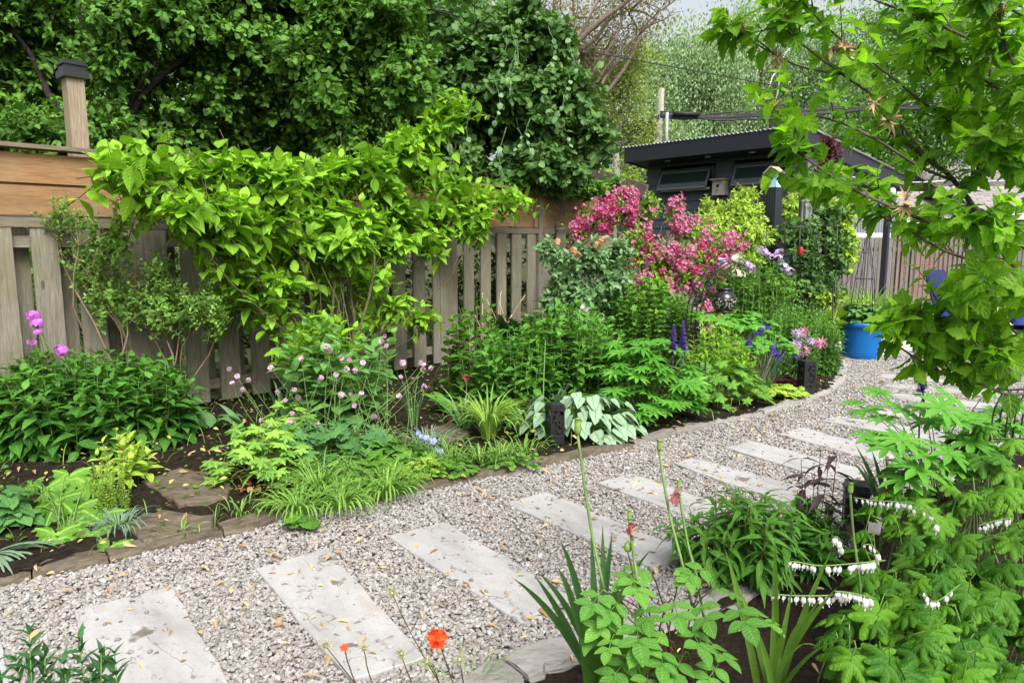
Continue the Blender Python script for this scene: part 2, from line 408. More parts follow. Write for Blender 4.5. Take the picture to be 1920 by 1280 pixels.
def straps(mb, B, az, length, width, arch=.5, rise=75, n=8, tint=(.2, .8), twist=.2):
    N_ = len(B); length = np.broadcast_to(length, (N_,)); width = np.broadcast_to(width, (N_,)); arch = np.broadcast_to(arch, (N_,))
    el = np.radians(np.broadcast_to(rise, (N_,)) + RNG.normal(0, 5, N_))
    pos = np.array(B, float); h = np.stack([np.cos(az), np.sin(az), np.zeros(N_)], 1); rows = []
    side = np.stack([-np.sin(az), np.cos(az), np.zeros(N_)], 1); e = el.copy()
    for i in range(n + 1):
        t = i / n; w = width * (min(1, .55 + t * 2.2) if t < .3 else max(.02, (1 - ((t - .3) / .7) ** 2.4)))
        dirv = h * np.cos(e)[:, None] + UP * np.sin(e)[:, None]
        nn = np.cross(dirv, side)
        rows.append(np.stack([pos - side * w[:, None], pos + nn * (w * .35)[:, None], pos + side * w[:, None]], 1))
        pos = pos + dirv * (length / n)[:, None]; e = e - arch * (.35 + 1.3 * t) * 2.2 / n
    v = np.stack(rows, 1)               # N,n+1,3,3
    m = (n + 1) * 3
    f = np.array([[3 * i + a, 3 * i + a + 1, 3 * i + a + 4, 3 * i + a + 3] for i in range(n) for a in (0, 1)])
    uv = np.array([(a / 2, i / n) for i in range(n + 1) for a in range(3)])
    mb.add(v.reshape(-1, 3), (f[None] + (np.arange(N_) * m)[:, None, None]).reshape(-1, 4), np.tile(uv, (N_, 1)), np.repeat(U(*tint, N_), m))
def limb(stm, p0, p1, r0, r1, wob=.08, n=8, sides=7):
    p0, p1 = np.asarray(p0, float), np.asarray(p1, float); l = np.linalg.norm(p1 - p0)
    t = np.linspace(0, 1, n)[:, None]; ph = U(0, 6, 3)
    w = np.sin(t * PI) * wob * l * np.stack([np.sin(t[:, 0] * 5 + ph[0]), np.sin(t[:, 0] * 4 + ph[1]), np.sin(t[:, 0] * 3 + ph[2]) * .5 + .6], 1)
    P = p0 * (1 - t) + p1 * t + w
    stm.tube(P, r0 + (r1 - r0) * t[:, 0], sides); return P

BARK = simple('bark', (.10, .075, .055), .9, .2, noise=(.2, .16, .12), scale=20, bump=.6)
BARKD = simple('dark_bark', (.015, .013, .011), .9, .1, noise=(.04, .033, .028), scale=20, bump=.6)
BARKG = simple('grey_bark', (.22, .21, .19), .9, .2, noise=(.38, .36, .32), scale=10, bump=.5)
STEMG = simple('green_stem', (.09, .17, .04), .5, .3, noise=(.13, .22, .06), scale=20)
STEMR = simple('red_stem', (.16, .07, .04), .5, .3, noise=(.12, .14, .05), scale=20)
STEMB = simple('brown_stem', (.17, .12, .07), .7, .3, noise=(.25, .18, .11), scale=30)
TWIGM = simple('twig_bark', (.14, .10, .07), .8, .2, noise=(.22, .16, .1), scale=30)

def shrub(name, label, cat, base, blobs, mat, smat=BARK, tm='ovate', size=.1, k=5, tlen=.3, trunk=.03, group=None, ups=.35, names=('foliage', 'stem'), bias=.45, limbs=True, **kw):
    """blobs: (px, py, Y, rx, ry, depth m, number of twigs)"""
    th = thing(name, label, cat, base, group); fol, stm = MB(), MB()
    base = np.asarray(base, float)
    for b in blobs:
        c, rad = PB(*b[:6]); n = b[6]
        P1, d = ball(n, c, rad, bias)
        d2 = nrm(d + UP * ups + RNG.normal(0, .3, (n, 3)))
        P0 = P1 - d2 * tlen * U(.6, 1.3, n)[:, None]
        twigs(fol, stm, P0, P1, k, tm, size, **kw)
        if limbs and (len(blobs) < 20 or U(0, 1) < .45):
            far = min(1, .9 / max(.1, np.linalg.norm((c - base)[:2])))
            path = limb(stm, base, c - UP * rad[2] * .6, trunk * U(.5, .8) * (.45 + .55 * far), trunk * .25)
            nb = min(16, max(3, n // 14)); sel = RNG.choice(n, nb, replace=False)
            for i in sel: limb(stm, path[-1 - int(U(0, 3))], P0[i], trunk * .35, .004, .06, 6, 5)
    fol.build(names[0], mat, th); stm.build(names[1], smat, th)
    return th
def clump(name, label, cat, cx, cy, rx, ry, h, n, mat, smat=STEMG, tm='lance', size=.08, k=7, dome=.5, start=.1, spread=1.15, group=None, z0=.05, **kw):
    """upright stems from a patch of ground; h height in the middle"""
    th = thing(name, label, cat, (cx, cy, z0), group); fol, stm = MB(), MB()
    a = U(0, 2 * PI, n); q = U(0, 1, n) ** .5
    b = np.stack([cx + np.cos(a) * q * rx, cy + np.sin(a) * q * ry, np.full(n, z0)], 1)
    hh = h * (1 - dome * q ** 2) * U(.8, 1.08, n)
    t = b + np.stack([np.cos(a) * q * rx * (spread - 1) + RNG.normal(0, .03, n), np.sin(a) * q * ry * (spread - 1) + RNG.normal(0, .03, n), hh], 1)
    twigs(fol, stm, b, t, k, tm, size, start=start, lift=0, **kw)
    fol.build('foliage', mat, th); stm.build('stem', smat, th)
    return th
def mound(name, label, cat, cx, cy, rx, ry, h, n, mat, tm, size, smat=STEMG, group=None, z0=.05, inner=.5, **kw):
    """stalked leaves over a dome"""
    th = thing(name, label, cat, (cx, cy, z0), group); fol, stm = MB(), MB()
    a = U(0, 2 * PI, n); q = U(0, 1, n) ** .55; lay = U(inner, 1.05, n)
    zt = h * np.sqrt(np.maximum(1 - q ** 2 * .9, .04)) * lay
    P = np.stack([cx + np.cos(a) * q * rx, cy + np.sin(a) * q * ry, z0 + zt], 1)
    B = np.stack([cx + np.cos(a) * q * rx * .2, cy + np.sin(a) * q * ry * .2, np.full(n, z0)], 1)
    rosette(fol, stm, B, P, tm, size, out=np.stack([np.cos(a), np.sin(a), 0 * a], 1), **kw)
    fol.build('foliage', mat, th); stm.build('stem', smat, th)
    return th
# ================================================================== camera, light
cam = bpy.data.cameras.new('camera'); co = bpy.data.objects.new('camera', cam); COL.objects.link(co)
cam.sensor_width = 36; cam.lens = 36 * F / 1920; cam.clip_end = 600; cam.clip_start = .05
co.location = (0, 0, CAMH); co.rotation_euler = (PI / 2 - PITCH, 0, 0)
sc = bpy.context.scene; sc.camera = co
wd = bpy.data.worlds.new('World'); sc.world = wd; wd.use_nodes = True
nt = wd.node_tree; bg = nt.nodes['Background']
sky = nt.nodes.new('ShaderNodeTexSky'); sky.sky_type = 'NISHITA'; sky.sun_disc = False
ELEV, AZ = math.radians(50), math.radians(158)      # AZ clockwise from +Y
sky.sun_elevation = ELEV; sky.sun_rotation = AZ; sky.air_density = 1.0; sky.dust_density = 6.0; sky.ozone_density = 1.0
hs = nt.nodes.new('ShaderNodeHueSaturation'); hs.inputs['Saturation'].default_value = .3; hs.inputs['Value'].default_value = 1.3
nt.links.new(sky.outputs[0], hs.inputs['Color']); nt.links.new(hs.outputs[0], bg.inputs[0]); bg.inputs[1].default_value = .12
sl = bpy.data.lights.new('sun', 'SUN'); so = bpy.data.objects.new('sun', sl); COL.objects.link(so)
sl.energy = 2.3; sl.angle = math.radians(30); sl.color = (1, .985, .955)
sd = Vector((math.sin(AZ) * math.cos(ELEV), math.cos(AZ) * math.cos(ELEV), math.sin(ELEV)))
so.rotation_euler = sd.to_track_quat('Z', 'Y').to_euler()
sc.view_settings.view_transform = 'Standard'; sc.view_settings.look = 'None'
sc.view_settings.exposure = .80; sc.view_settings.gamma = 1
sc.cycles.max_bounces = 7; sc.cycles.diffuse_bounces = 4; sc.cycles.transmission_bounces = 4
sc.cycles.use_adaptive_sampling = True; sc.cycles.use_denoising = True

# ================================================================== ground, path, beds
SOIL = simple('soil', (.010, .007, .005), .95, .12, noise=(.030, .021, .014), scale=25, bump=1.0, bscale=70)
GRND = simple('ground_earth', (.04, .05, .02), .95, .1, noise=(.07, .07, .035), scale=3, bump=.5)
def sheet(name, poly, z, mat, dx=None, amp=0, kind='structure'):
    mb = MB(); n = len(poly)
    p = np.array([[x, y, z] for x, y in poly]); mb.add(p, np.array([list(range(n))])); o = mb.build(name, mat); return tag(o, kind=kind)
sheet('ground', [(-300, -60), (300, -60), (300, 500), (-300, 500)], -.03, GRND)
EDGE_PX = [(-260, 1180), (-120, 1140), (0, 1105), (95, 1085), (200, 1062), (320, 1030), (410, 1015), (480, 997), (605, 957), (685, 947), (780, 927), (880, 907), (960, 890), (1100, 862), (1165, 847), (1220, 832), (1270, 817), (1335, 802), (1385, 790), (1435, 780), (1500, 760), (1555, 740), (1582, 717), (1588, 697), (1583, 680), (1560, 664)]
EDGE = np.array([G(*p)[:2] for p in EDGE_PX])
REDGE_PX = [(700, 1420), (880, 1292), (985, 1240), (1110, 1205), (1290, 1145), (1450, 1070), (1590, 990), (1690, 925), (1820, 860), (1960, 800), (2140, 745)]
REDGE = np.array([G(*p)[:2] for p in REDGE_PX])
# gravel base sheet
def gravel_mat():
    m, nt, out = nodes('gravel_bed')
    tc = N(nt, 'TexCoord'); vo = N(nt, 'TexVoronoi', i_Scale=55.0); L(nt, tc.outputs['Object'], vo.inputs['Vector'])
    s = N(nt, 'SeparateColor'); L(nt, vo.outputs['Color'], s.inputs[0])
    c = ramp(nt, s.outputs[0], [(0, (.20, .17, .14)), (.35, (.34, .31, .27)), (.7, (.45, .42, .38)), (1, (.6, .58, .55))])
    e = math_(nt, 'MULTIPLY', vo.outputs['Distance'], -1.0)
    p = N(nt, 'BsdfPrincipled', i_Roughness=.8); L(nt, c, p.inputs['Base Color'])
    b = N(nt, 'Bump', i_Strength=1.0, i_Distance=.02); L(nt, e, b.inputs['Height']); L(nt, b.outputs[0], p.inputs['Normal'])
    L(nt, p.outputs[0], out.inputs[0]); return m
GPOLY = np.concatenate([EDGE + 0, [G(1600, 640)[:2], G(2300, 640)[:2]], REDGE[::-1], [(1.5, .3), (-3, .3)]])
sheet('gravel_path', [tuple(p) for p in GPOLY], -.012, gravel_mat())

def inside(P, poly):
    x, y = P[:, 0], P[:, 1]; r = np.zeros(len(P), bool); n = len(poly)
    for i in range(n):
        x1, y1 = poly[i]; x2, y2 = poly[(i + 1) % n]
        c = ((y1 > y) != (y2 > y)) & (x < (x2 - x1) * (y - y1) / (y2 - y1 + 1e-12) + x1); r ^= c
    return r
def soil_bed(name, poly, z, step=.05):
    poly = np.array(poly); lo, hi = poly.min(0), poly.max(0)
    xs = np.arange(lo[0], hi[0], step); ys = np.arange(lo[1], hi[1], step)
    X, Y = np.meshgrid(xs, ys); P = np.stack([X.ravel(), Y.ravel()], 1)
    ins = inside(P, poly).reshape(X.shape)
    Z = z + .02 * np.sin(X * 2.1 + 1) * np.cos(Y * 1.7) + RNG.normal(0, .007, X.shape)
    idx = np.arange(X.size).reshape(X.shape)
    f = np.stack([idx[:-1, :-1], idx[:-1, 1:], idx[1:, 1:], idx[1:, :-1]], -1)
    ok = ins[:-1, :-1] & ins[:-1, 1:] & ins[1:, 1:] & ins[1:, :-1]
    mb = MB(); mb.add(np.stack([X.ravel(), Y.ravel(), Z.ravel()], 1), f[ok]); return tag(mb.build(name, SOIL), kind='structure')
FA = G(370, 772)[:2]
FT = np.array([math.sin(math.radians(41.5)), math.cos(math.radians(41.5))]); FN = np.array([FT[1], -FT[0]])   # FN towards the camera
def FP(s, off=0, z=0): p = FA + FT * s + FN * off; return np.array([p[0], p[1], z])
def fs_at(px, off=0):           # fence coordinate seen at px (at eye level)
    k = ray(px, 453)[0] / ray(px, 453)[1]; o = FA + FN * off
    return (k * o[1] - o[0]) / (FT[0] - k * FT[1])
LB = list(EDGE - 0 * EDGE) + [tuple(FP(12.5)[:2] + (1.5, -.6)), tuple(FP(13)[:2]), tuple(FP(-6)[:2] - FN * .3)]
soil_bed('soil_bed', LB, .045)
soil_bed('planting_bed_soil', list(REDGE) + [(9, 6), (6, .2), (.2, .2)], .05)

SL = [([(139, 1143), (322, 1099), (470, 1345), (215, 1420)], 'pale stepping slab with brown damp patches, the nearest one fully in the path'),
 ([(480, 1065), (615, 1027), (795, 1232), (655, 1275)], 'pale slab behind the orange flowers, one dark spot on its far corner'),
 ([(727, 1004), (835, 978), (1070, 1118), (975, 1167)], 'pale slab scattered with loose pebbles, ending at the dark iris fan'),
 ([(945, 942), (1025, 922), (1300, 1037), (1222, 1064)], 'pale slab crossed by the tall seed stalk and the faded pink tulip'),
 ([(1118, 905), (1182, 887), (1425, 970), (1360, 990)], 'pale slab with two grey marks, ending at the lance-leaved clump'),
 ([(1262, 868), (1300, 857), (1530, 920), (1475, 943)], 'pale slab ending beside the dark purple plant'),
 ([(1360, 838), (1410, 826), (1640, 885), (1570, 902)], 'pale slab ending just behind the black box lamp in the bleeding heart bed'),
 ([(1457, 813), (1505, 801), (1700, 852), (1640, 862)], 'pale slab passing behind the blue-green blades near the black lamp'),
 ([(1540, 788), (1570, 780), (1810, 815), (1790, 832)], 'pale slab crossed by the stalk of the nearer purple lupine'),
 ([(1596, 768), (1618, 761), (1850, 788), (1850, 801)], 'pale slab seen just under the upper leaves of the nearer lupine'),
 ([(1652, 743), (1668, 736), (1870, 757), (1868, 768)], 'pale slab level with the lower petals of the nearer lupine'),
 ([(1655, 724), (1668, 718), (1880, 734), (1880, 744)], 'pale slab just behind the nearer lupine spike'),
 ([(1645, 706), (1656, 701), (1850, 713), (1850, 721)], 'pale slab farthest along the path, next to the stone patio')]
# ---- pebbles: uncountable, one object, instanced by a small node tree
def pebbles():
    pts = []
    def zone(y0, y1, dens):
        A = (14 + 3) * (y1 - y0); n = int(A * dens)
        P = np.stack([U(-4.5, 9.5, n), U(y0, y1, n)], 1); P = P[inside(P, GPOLY)]
        k = np.abs(P[:, 0] / P[:, 1]) < .85; return P[k]
    P = np.concatenate([zone(1.4, 3.2, 9500), zone(3.2, 5.5, 7000), zone(5.5, 10.2, 3600)])
    on = np.zeros(len(P), bool)
    for c_, _ in SL: on |= inside(P, np.array([G(*q, z=.03)[:2] for q in c_]))
    up_ = on & (U(0, 1, len(P)) < .010); P, up_ = P[~on | up_], up_[~on | up_]; n = len(P); s = .0076 * U(.5, 1.5, n) * (1 + .12 * (P[:, 1] > 5.5))
    z = RNG.choice([0.0, .006, .012], n) + U(-.004, .004, n) + .008; z = np.where(up_, .036, z)
    me = bpy.data.meshes.new('gravel'); me.vertices.add(n)
    me.vertices.foreach_set('co', np.stack([P[:, 0], P[:, 1], z], 1).astype(np.float32).ravel())
    def att(nm, typ, arr):
        a = me.attributes.new(nm, typ, 'POINT'); a.data.foreach_set('vector' if typ == 'FLOAT_VECTOR' else 'value', arr.astype(np.float32).ravel())
    att('rot', 'FLOAT_VECTOR', np.stack([RNG.normal(0, .35, n), RNG.normal(0, .35, n), U(0, 6.28, n)], 1))
    att('scl', 'FLOAT_VECTOR', np.stack([s * U(1, 1.5, n), s * U(.75, 1.05, n), s * U(.5, .8, n)], 1))
    att('shade', 'FLOAT', U(0, 1, n))
    ob = bpy.data.objects.new('gravel', me); COL.objects.link(ob)
    m, nt, out = nodes('pebble')
    at = N(nt, 'Attribute', attribute_name='shade', attribute_type='INSTANCER')
    c = ramp(nt, at.outputs['Fac'], [(0, (.07, .065, .06)), (.12, (.17, .155, .135)), (.3, (.21, .192, .172)), (.5, (.26, .247, .233)), (.7, (.31, .304, .30)), (.85, (.25, .20, .165)), (1, (.46, .46, .455))])
    tc = N(nt, 'TexCoord'); nz = N(nt, 'TexNoise', i_Scale=2.5, i_Detail=4.0); L(nt, tc.outputs['Object'], nz.inputs['Vector'])
    c = mix(nt, math_(nt, 'MULTIPLY', nz.outputs['Fac'], .5), c, (.25, .228, .205))
    p = N(nt, 'BsdfPrincipled', i_Roughness=.7); L(nt, c, p.inputs['Base Color']); L(nt, p.outputs[0], out.inputs[0])
    ng = bpy.data.node_groups.new('scatter_pebbles', 'GeometryNodeTree')
    ng.interface.new_socket('Geometry', in_out='INPUT', socket_type='NodeSocketGeometry'); ng.interface.new_socket('Geometry', in_out='OUTPUT', socket_type='NodeSocketGeometry')
    a = ng.nodes.new('NodeGroupInput'); b = ng.nodes.new('NodeGroupOutput')
    ico = ng.nodes.new('GeometryNodeMeshIcoSphere'); ico.inputs['Radius'].default_value = 1; ico.inputs['Subdivisions'].default_value = 2
    sm = ng.nodes.new('GeometryNodeSetShadeSmooth'); smt = ng.nodes.new('GeometryNodeSetMaterial'); smt.inputs['Material'].default_value = m
    iop = ng.nodes.new('GeometryNodeInstanceOnPoints')
    def na(nm, dt):
        x = ng.nodes.new('GeometryNodeInputNamedAttribute'); x.data_type = dt; x.inputs['Name'].default_value = nm
        return [o for o in x.outputs if o.enabled and o.name == 'Attribute'][0]
    er = ng.nodes.new('FunctionNodeEulerToRotation'); lk = ng.links.new
    lk(ico.outputs['Mesh'], sm.inputs['Geometry']); lk(sm.outputs['Geometry'], smt.inputs['Geometry']); lk(smt.outputs['Geometry'], iop.inputs['Instance'])
    lk(a.outputs[0], iop.inputs['Points']); lk(na('rot', 'FLOAT_VECTOR'), er.inputs[0]); lk(er.outputs[0], iop.inputs['Rotation']); lk(na('scl', 'FLOAT_VECTOR'), iop.inputs['Scale'])
    lk(iop.outputs['Instances'], b.inputs[0])
    md = ob.modifiers.new('scatter', 'NODES'); md.node_group = ng; me.materials.append(m)
    return tag(ob, 'pale rounded pebbles covering the garden path', None, kind='stuff')
pebbles()

# ================================================================== stepping slabs
def slab_mat():
    m, nt, out = nodes('pale_slab_stone')
    tc = N(nt, 'TexCoord'); oi = N(nt, 'ObjectInfo'); mp = N(nt, 'Mapping'); L(nt, tc.outputs['Object'], mp.inputs[0])
    cx = N(nt, 'CombineXYZ'); L(nt, math_(nt, 'MULTIPLY', oi.outputs['Random'], 53.0), cx.inputs[0]); L(nt, math_(nt, 'MULTIPLY', oi.outputs['Random'], 17.0), cx.inputs[1]); L(nt, cx.outputs[0], mp.inputs['Location'])
    mp1 = N(nt, 'Mapping'); mp1.inputs['Scale'].default_value = (.7, 1.6, 1); L(nt, mp.outputs[0], mp1.inputs[0])
    n1 = N(nt, 'TexNoise', i_Scale=3.0, i_Detail=7.0, i_Roughness=.6); L(nt, mp1.outputs[0], n1.inputs['Vector'])
    col = ramp(nt, n1.outputs['Fac'], [(.28, (.23, .215, .20)), (.42, (.30, .292, .282)), (.6, (.36, .353, .345)), (.74, (.30, .26, .225))])
    n2 = N(nt, 'TexNoise', i_Scale=70.0, i_Detail=4.0); L(nt, mp.outputs[0], n2.inputs['Vector'])
    col = mix(nt, math_(nt, 'MULTIPLY', math_(nt, 'SUBTRACT', n2.outputs['Fac'], .5), 1.6, True), col, (.21, .205, .20))
    # flaky layer lines: contour of warped noise
    mp2 = N(nt, 'Mapping'); mp2.inputs['Scale'].default_value = (1.3, 2.2, 1); L(nt, mp.outputs[0], mp2.inputs[0])
    n3 = N(nt, 'TexNoise', i_Scale=1.6, i_Detail=6.0, i_Roughness=.55, i_Distortion=.5); L(nt, mp2.outputs[0], n3.inputs['Vector'])
    fr = math_(nt, 'ABSOLUTE', math_(nt, 'SUBTRACT', math_(nt, 'FRACT', math_(nt, 'MULTIPLY', n3.outputs['Fac'], 4.5)), .5))
    line = math_(nt, 'MULTIPLY', math_(nt, 'SUBTRACT', .03, fr), 45.0, True)
    n6 = N(nt, 'TexNoise', i_Scale=5.0, i_Detail=3.0); L(nt, mp.outputs[0], n6.inputs['Vector'])
    line = math_(nt, 'MULTIPLY', line, math_(nt, 'MULTIPLY', math_(nt, 'SUBTRACT', n6.outputs['Fac'], .40), 6.0, True), True)
    col = mix(nt, math_(nt, 'MULTIPLY', line, .85), col, (.10, .09, .08))
    # damp brown patches
    n4 = N(nt, 'TexNoise', i_Scale=4.5, i_Detail=3.0); L(nt, mp.outputs[0], n4.inputs['Vector'])
    n5 = N(nt, 'TexNoise', i_Scale=1.2); L(nt, mp.outputs[0], n5.inputs['Vector'])
    d = math_(nt, 'MULTIPLY', math_(nt, 'SUBTRACT', n4.outputs['Fac'], .665), 30.0, True)
    col = mix(nt, math_(nt, 'MULTIPLY', d, .8), col, (.10, .08, .06))
    n7 = N(nt, 'TexNoise', i_Scale=13.0, i_Detail=2.0); L(nt, mp.outputs[0], n7.inputs['Vector'])
    col = mix(nt, math_(nt, 'MULTIPLY', math_(nt, 'SUBTRACT', n7.outputs['Fac'], .70), 30.0, True), col, (.12, .11, .10))
    p = N(nt, 'BsdfPrincipled', i_Roughness=.75); p.inputs['Specular IOR Level'].default_value = .3; L(nt, col, p.inputs['Base Color'])
    st = math_(nt, 'ADD', math_(nt, 'MULTIPLY', math_(nt, 'FRACT', math_(nt, 'MULTIPLY', n3.outputs['Fac'], 4.5)), .5), math_(nt, 'MULTIPLY', n1.outputs['Fac'], .8))
    b = N(nt, 'Bump', i_Strength=.7, i_Distance=.015); L(nt, st, b.inputs['Height']); L(nt, b.outputs[0], p.inputs['Normal'])
    L(nt, p.outputs[0], out.inputs[0]); return m
SLAB = slab_mat()
def stepping(c, label):
    q = np.array([G(*p, z=.03) for p in c]); o = q.mean(0); o[2] = 0
    mb = MB(); n = 9; rings = []
    for zz, ins in ((0.0, 0), (.027, 0), (.032, .005)):
        ring = []
        for i in range(4):
            a, b = q[i], q[(i + 1) % 4]
            for j in range(n):
                t = j / n; p = a * (1 - t) + b * t
                p = p + (o - p) * ins / np.linalg.norm((o - p)[:2]); ring.append((p[0], p[1], zz))
        rings.append(np.array(ring))
    jit = RNG.normal(0, .004, (len(rings[0]), 2))
    for r in rings: r[:, :2] += jit
    m = len(rings[0]); v = np.concatenate(rings)
    f = [[k * m + i, k * m + (i + 1) % m, (k + 1) * m + (i + 1) % m, (k + 1) * m + i] for k in range(2) for i in range(m)]
    mb.add(v, [np.array(f), np.array([list(range(2 * m, 3 * m))])])
    ob = mb.build('stepping_slab', SLAB, smooth=False)
    M = ob.data; ax = q[3] - q[0] + q[2] - q[1]; an = math.atan2(ax[1], ax[0]); ca, sa = math.cos(-an), math.sin(-an)
    for vv in M.vertices:
        x, y = vv.co.x - o[0], vv.co.y - o[1]; vv.co.x = x * ca - y * sa; vv.co.y = x * sa + y * ca
    ob.location = o; ob.rotation_euler = (0, 0, an)
    tag(ob, label, 'stepping stone', 'pale slabs set across the gravel path'); return ob
for c, l in SL: stepping(c, l)
stepping([(-130, 1215), (3, 1192), (30, 1340), (-150, 1400)], 'sliver of a pale slab at the very edge of the gravel')

# brown flat stones in the left bed
FLAG = simple('brown_flagstone', (.06, .045, .03), .8, .3, noise=(.14, .11, .075), scale=9, bump=.8, bscale=14, stretch=(1, 2.5, 1))
def flag(name, pix, label, z1=.066, mat=FLAG, n=5, jit=.012, cat='stone', group=None):
    q = [G(*p, z=z1) for p in pix]; mb = MB(); o = np.mean(q, 0); o[2] = 0; ring = []
    for i in range(len(q)):
        for j in range(n): t = j / n; ring.append((q[i] * (1 - t) + q[(i + 1) % len(q)] * t)[:2] - o[:2] + RNG.normal(0, jit, 2))
    ring = np.array(ring); m = len(ring)
    v = np.concatenate([np.c_[ring * s, np.full(m, z)] for s, z in ((1.02, .02), (1.0, z1 - .008), (.97, z1))] + [np.c_[ring * .5, z1 + RNG.normal(0, .004, m)], [[0, 0, z1]]])
    f = [[k * m + i, k * m + (i + 1) % m, (k + 1) * m + (i + 1) % m, (k + 1) * m + i] for k in range(3) for i in range(m)]
    f3 = [[3 * m + i, 3 * m + (i + 1) % m, 4 * m] for i in range(m)]
    mb.add(v, [np.array(f), np.array(f3)]); ob = mb.build(name, mat, smooth=False); ob.location = o
    return tag(ob, label, cat, group)
flag('flat_stone', [(265, 900), (330, 878), (430, 888), (425, 930), (330, 945)], 'flat brown stone in the dark soil beside the lime cranesbill', group='brown flat stones in the fence bed')
flag('flat_stone', [(225, 985), (300, 955), (400, 965), (395, 985), (270, 1012)], 'flat brown stone lying against the stone edging below the other', group='brown flat stones in the fence bed')
flag('flat_stone', [(800, 805), (850, 790), (880, 812), (830, 830)], 'small brown stone between the grassy tufts of the fence bed', group='brown flat stones in the fence bed')

# ---- edging stones
ESTONE = simple('edging_stone', (.06, .048, .034), .85, .2, noise=(.16, .13, .095), scale=7, bump=.9, bscale=18, stretch=(1, 1, 3), tint=(.34, .33, .32))
def edging_stone(poly2, a, b, wid, hgt, label, group, side=1, tint=0.):
    """a stone following the polyline from arc length a to b"""
    seg = np.diff(poly2, axis=0); l = np.linalg.norm(seg, axis=1); cum = np.r_[0, np.cumsum(l)]
    def at(s):
        i = min(np.searchsorted(cum, s, 'right') - 1, len(l) - 1); i = max(i, 0); t = (s - cum[i]) / l[i]
        d = seg[i] / l[i]; return poly2[i] + seg[i] * t, np.array([-d[1], d[0]]) * side
    n = max(5, int((b - a) / .06)); mb = MB(); rows = []
    o, _ = at((a + b) / 2); gl = U(-.012, .012)
    for i in range(n + 1):
        s = a + (b - a) * i / n; p, nn = at(s); e = 1 if 0 < i < n else .93
        h = hgt * e + RNG.normal(0, .004) + gl * (i / n - .5); w = wid * e + RNG.normal(0, .008); k = RNG.normal(0, .006)
        pr = [(-.012 + k, -.02), (-.004 + k, h * .45), (.008 + k, h * .92), (.02 + k, h), (w * .5, h + RNG.normal(0, .004)), (w - .015, h * .97), (w, h * .6), (w, -.02)]
        rows.append([(p[0] + nn[0] * x - o[0], p[1] + nn[1] * x - o[1], z) for x, z in pr])
    m = 8; v = np.array(rows).reshape(-1, 3)
    f = [[i * m + j, i * m + j + 1, (i + 1) * m + j + 1, (i + 1) * m + j] for i in range(n) for j in range(m - 1)]
    mb.add(v, [np.array(f), np.array([list(range(m)), [n * m + j for j in range(m)][::-1]])], None, tint)
    ob = mb.build('edging_stone', ESTONE, smooth=False); ob.location = (o[0], o[1], 0)
    return tag(ob, label, 'edging stone', group)
segE = np.linalg.norm(np.diff(EDGE, axis=0), axis=1); tot = segE.sum()
cum = np.r_[0, np.cumsum(segE)]
# joints at these pictured places along the edge
joints_px = [-260, -120, 60, 205, 420, 600, 690, 875, 985, 1100, 1190, 1268, 1345, 1432, 1500, 1560, 1587]
js = []
for x in joints_px:
    i = [k for k in range(len(EDGE_PX) - 1) if EDGE_PX[k][0] <= x < EDGE_PX[k + 1][0]][0]
    js.append(cum[i] + segE[i] * (x - EDGE_PX[i][0]) / (EDGE_PX[i + 1][0] - EDGE_PX[i][0]))
js.append(tot)
ELAB = ['edging stone at the outer end of the row, beside the grey-green blades', 'brown edging stone beneath the grey-green blades', 'brown edging stone under the big lobed lime leaf', 'long brown edging stone in front of the flat stones',
 'brown edging stone in front of the lime cranesbill', 'short brown edging stone half hidden by grassy blades', 'brown edging stone under the drooping grassy blades', 'long brown edging stone in front of the bright daylily tuft',
 'brown edging stone just before the silver-leaved plant', 'dark edging stone under the silver-leaved plant', 'short dark edging stone under the lupine foliage', 'edging stone with a pale top below the lupine foliage', 'pale weathered edging stone before the maple-leaved herb',
 'pale edging stone under the maple-leaved herb', 'pale edging stone beside the low lime ground leaves', 'pale thin edging stone on the bend before the blue pot', 'whitish lichen-spotted edging stone nearest the blue pot']
for i in range(len(js) - 1):
    edging_stone(EDGE, js[i] + .004, js[i + 1] - .004, .13 if i < 10 else .10, U(.045, .065), ELAB[i], 'stones edging the fence bed', 1, 0. if i < 10 else min(.9, .25 + .1 * (i - 10)))
segR = np.linalg.norm(np.diff(REDGE, axis=0), axis=1); totR = segR.sum(); a = 0; i = 0
RL = ['grey boulder below the view edge of the near bed', 'rounded grey boulder between orange flowers and iris fan', 'grey boulder behind the base of the iris fan', 'grey edging boulder behind the rose leaves', 'grey edging boulder hidden behind the lance-leaved clump', 'grey edging boulder behind the dark purple plant', 'grey edging boulder behind the near black lamp', 'grey edging boulder behind the near lupine', 'grey edging boulder deep behind the bleeding heart', 'grey edging boulder behind the bleeding heart top', 'grey edging boulder by the wire cage', 'grey edging boulder past the wire cage', 'grey edging boulder at the end of the near bed', 'last grey boulder of the near bed']
while a < totR - .1 and i < len(RL):
    ln = min(U(.42, .6), totR - a); edging_stone(REDGE, a + .01, a + ln - .01, .17, U(.06, .09), RL[i], 'boulders edging the near bed', -1, U(.4, .8)); a += ln; i += 1

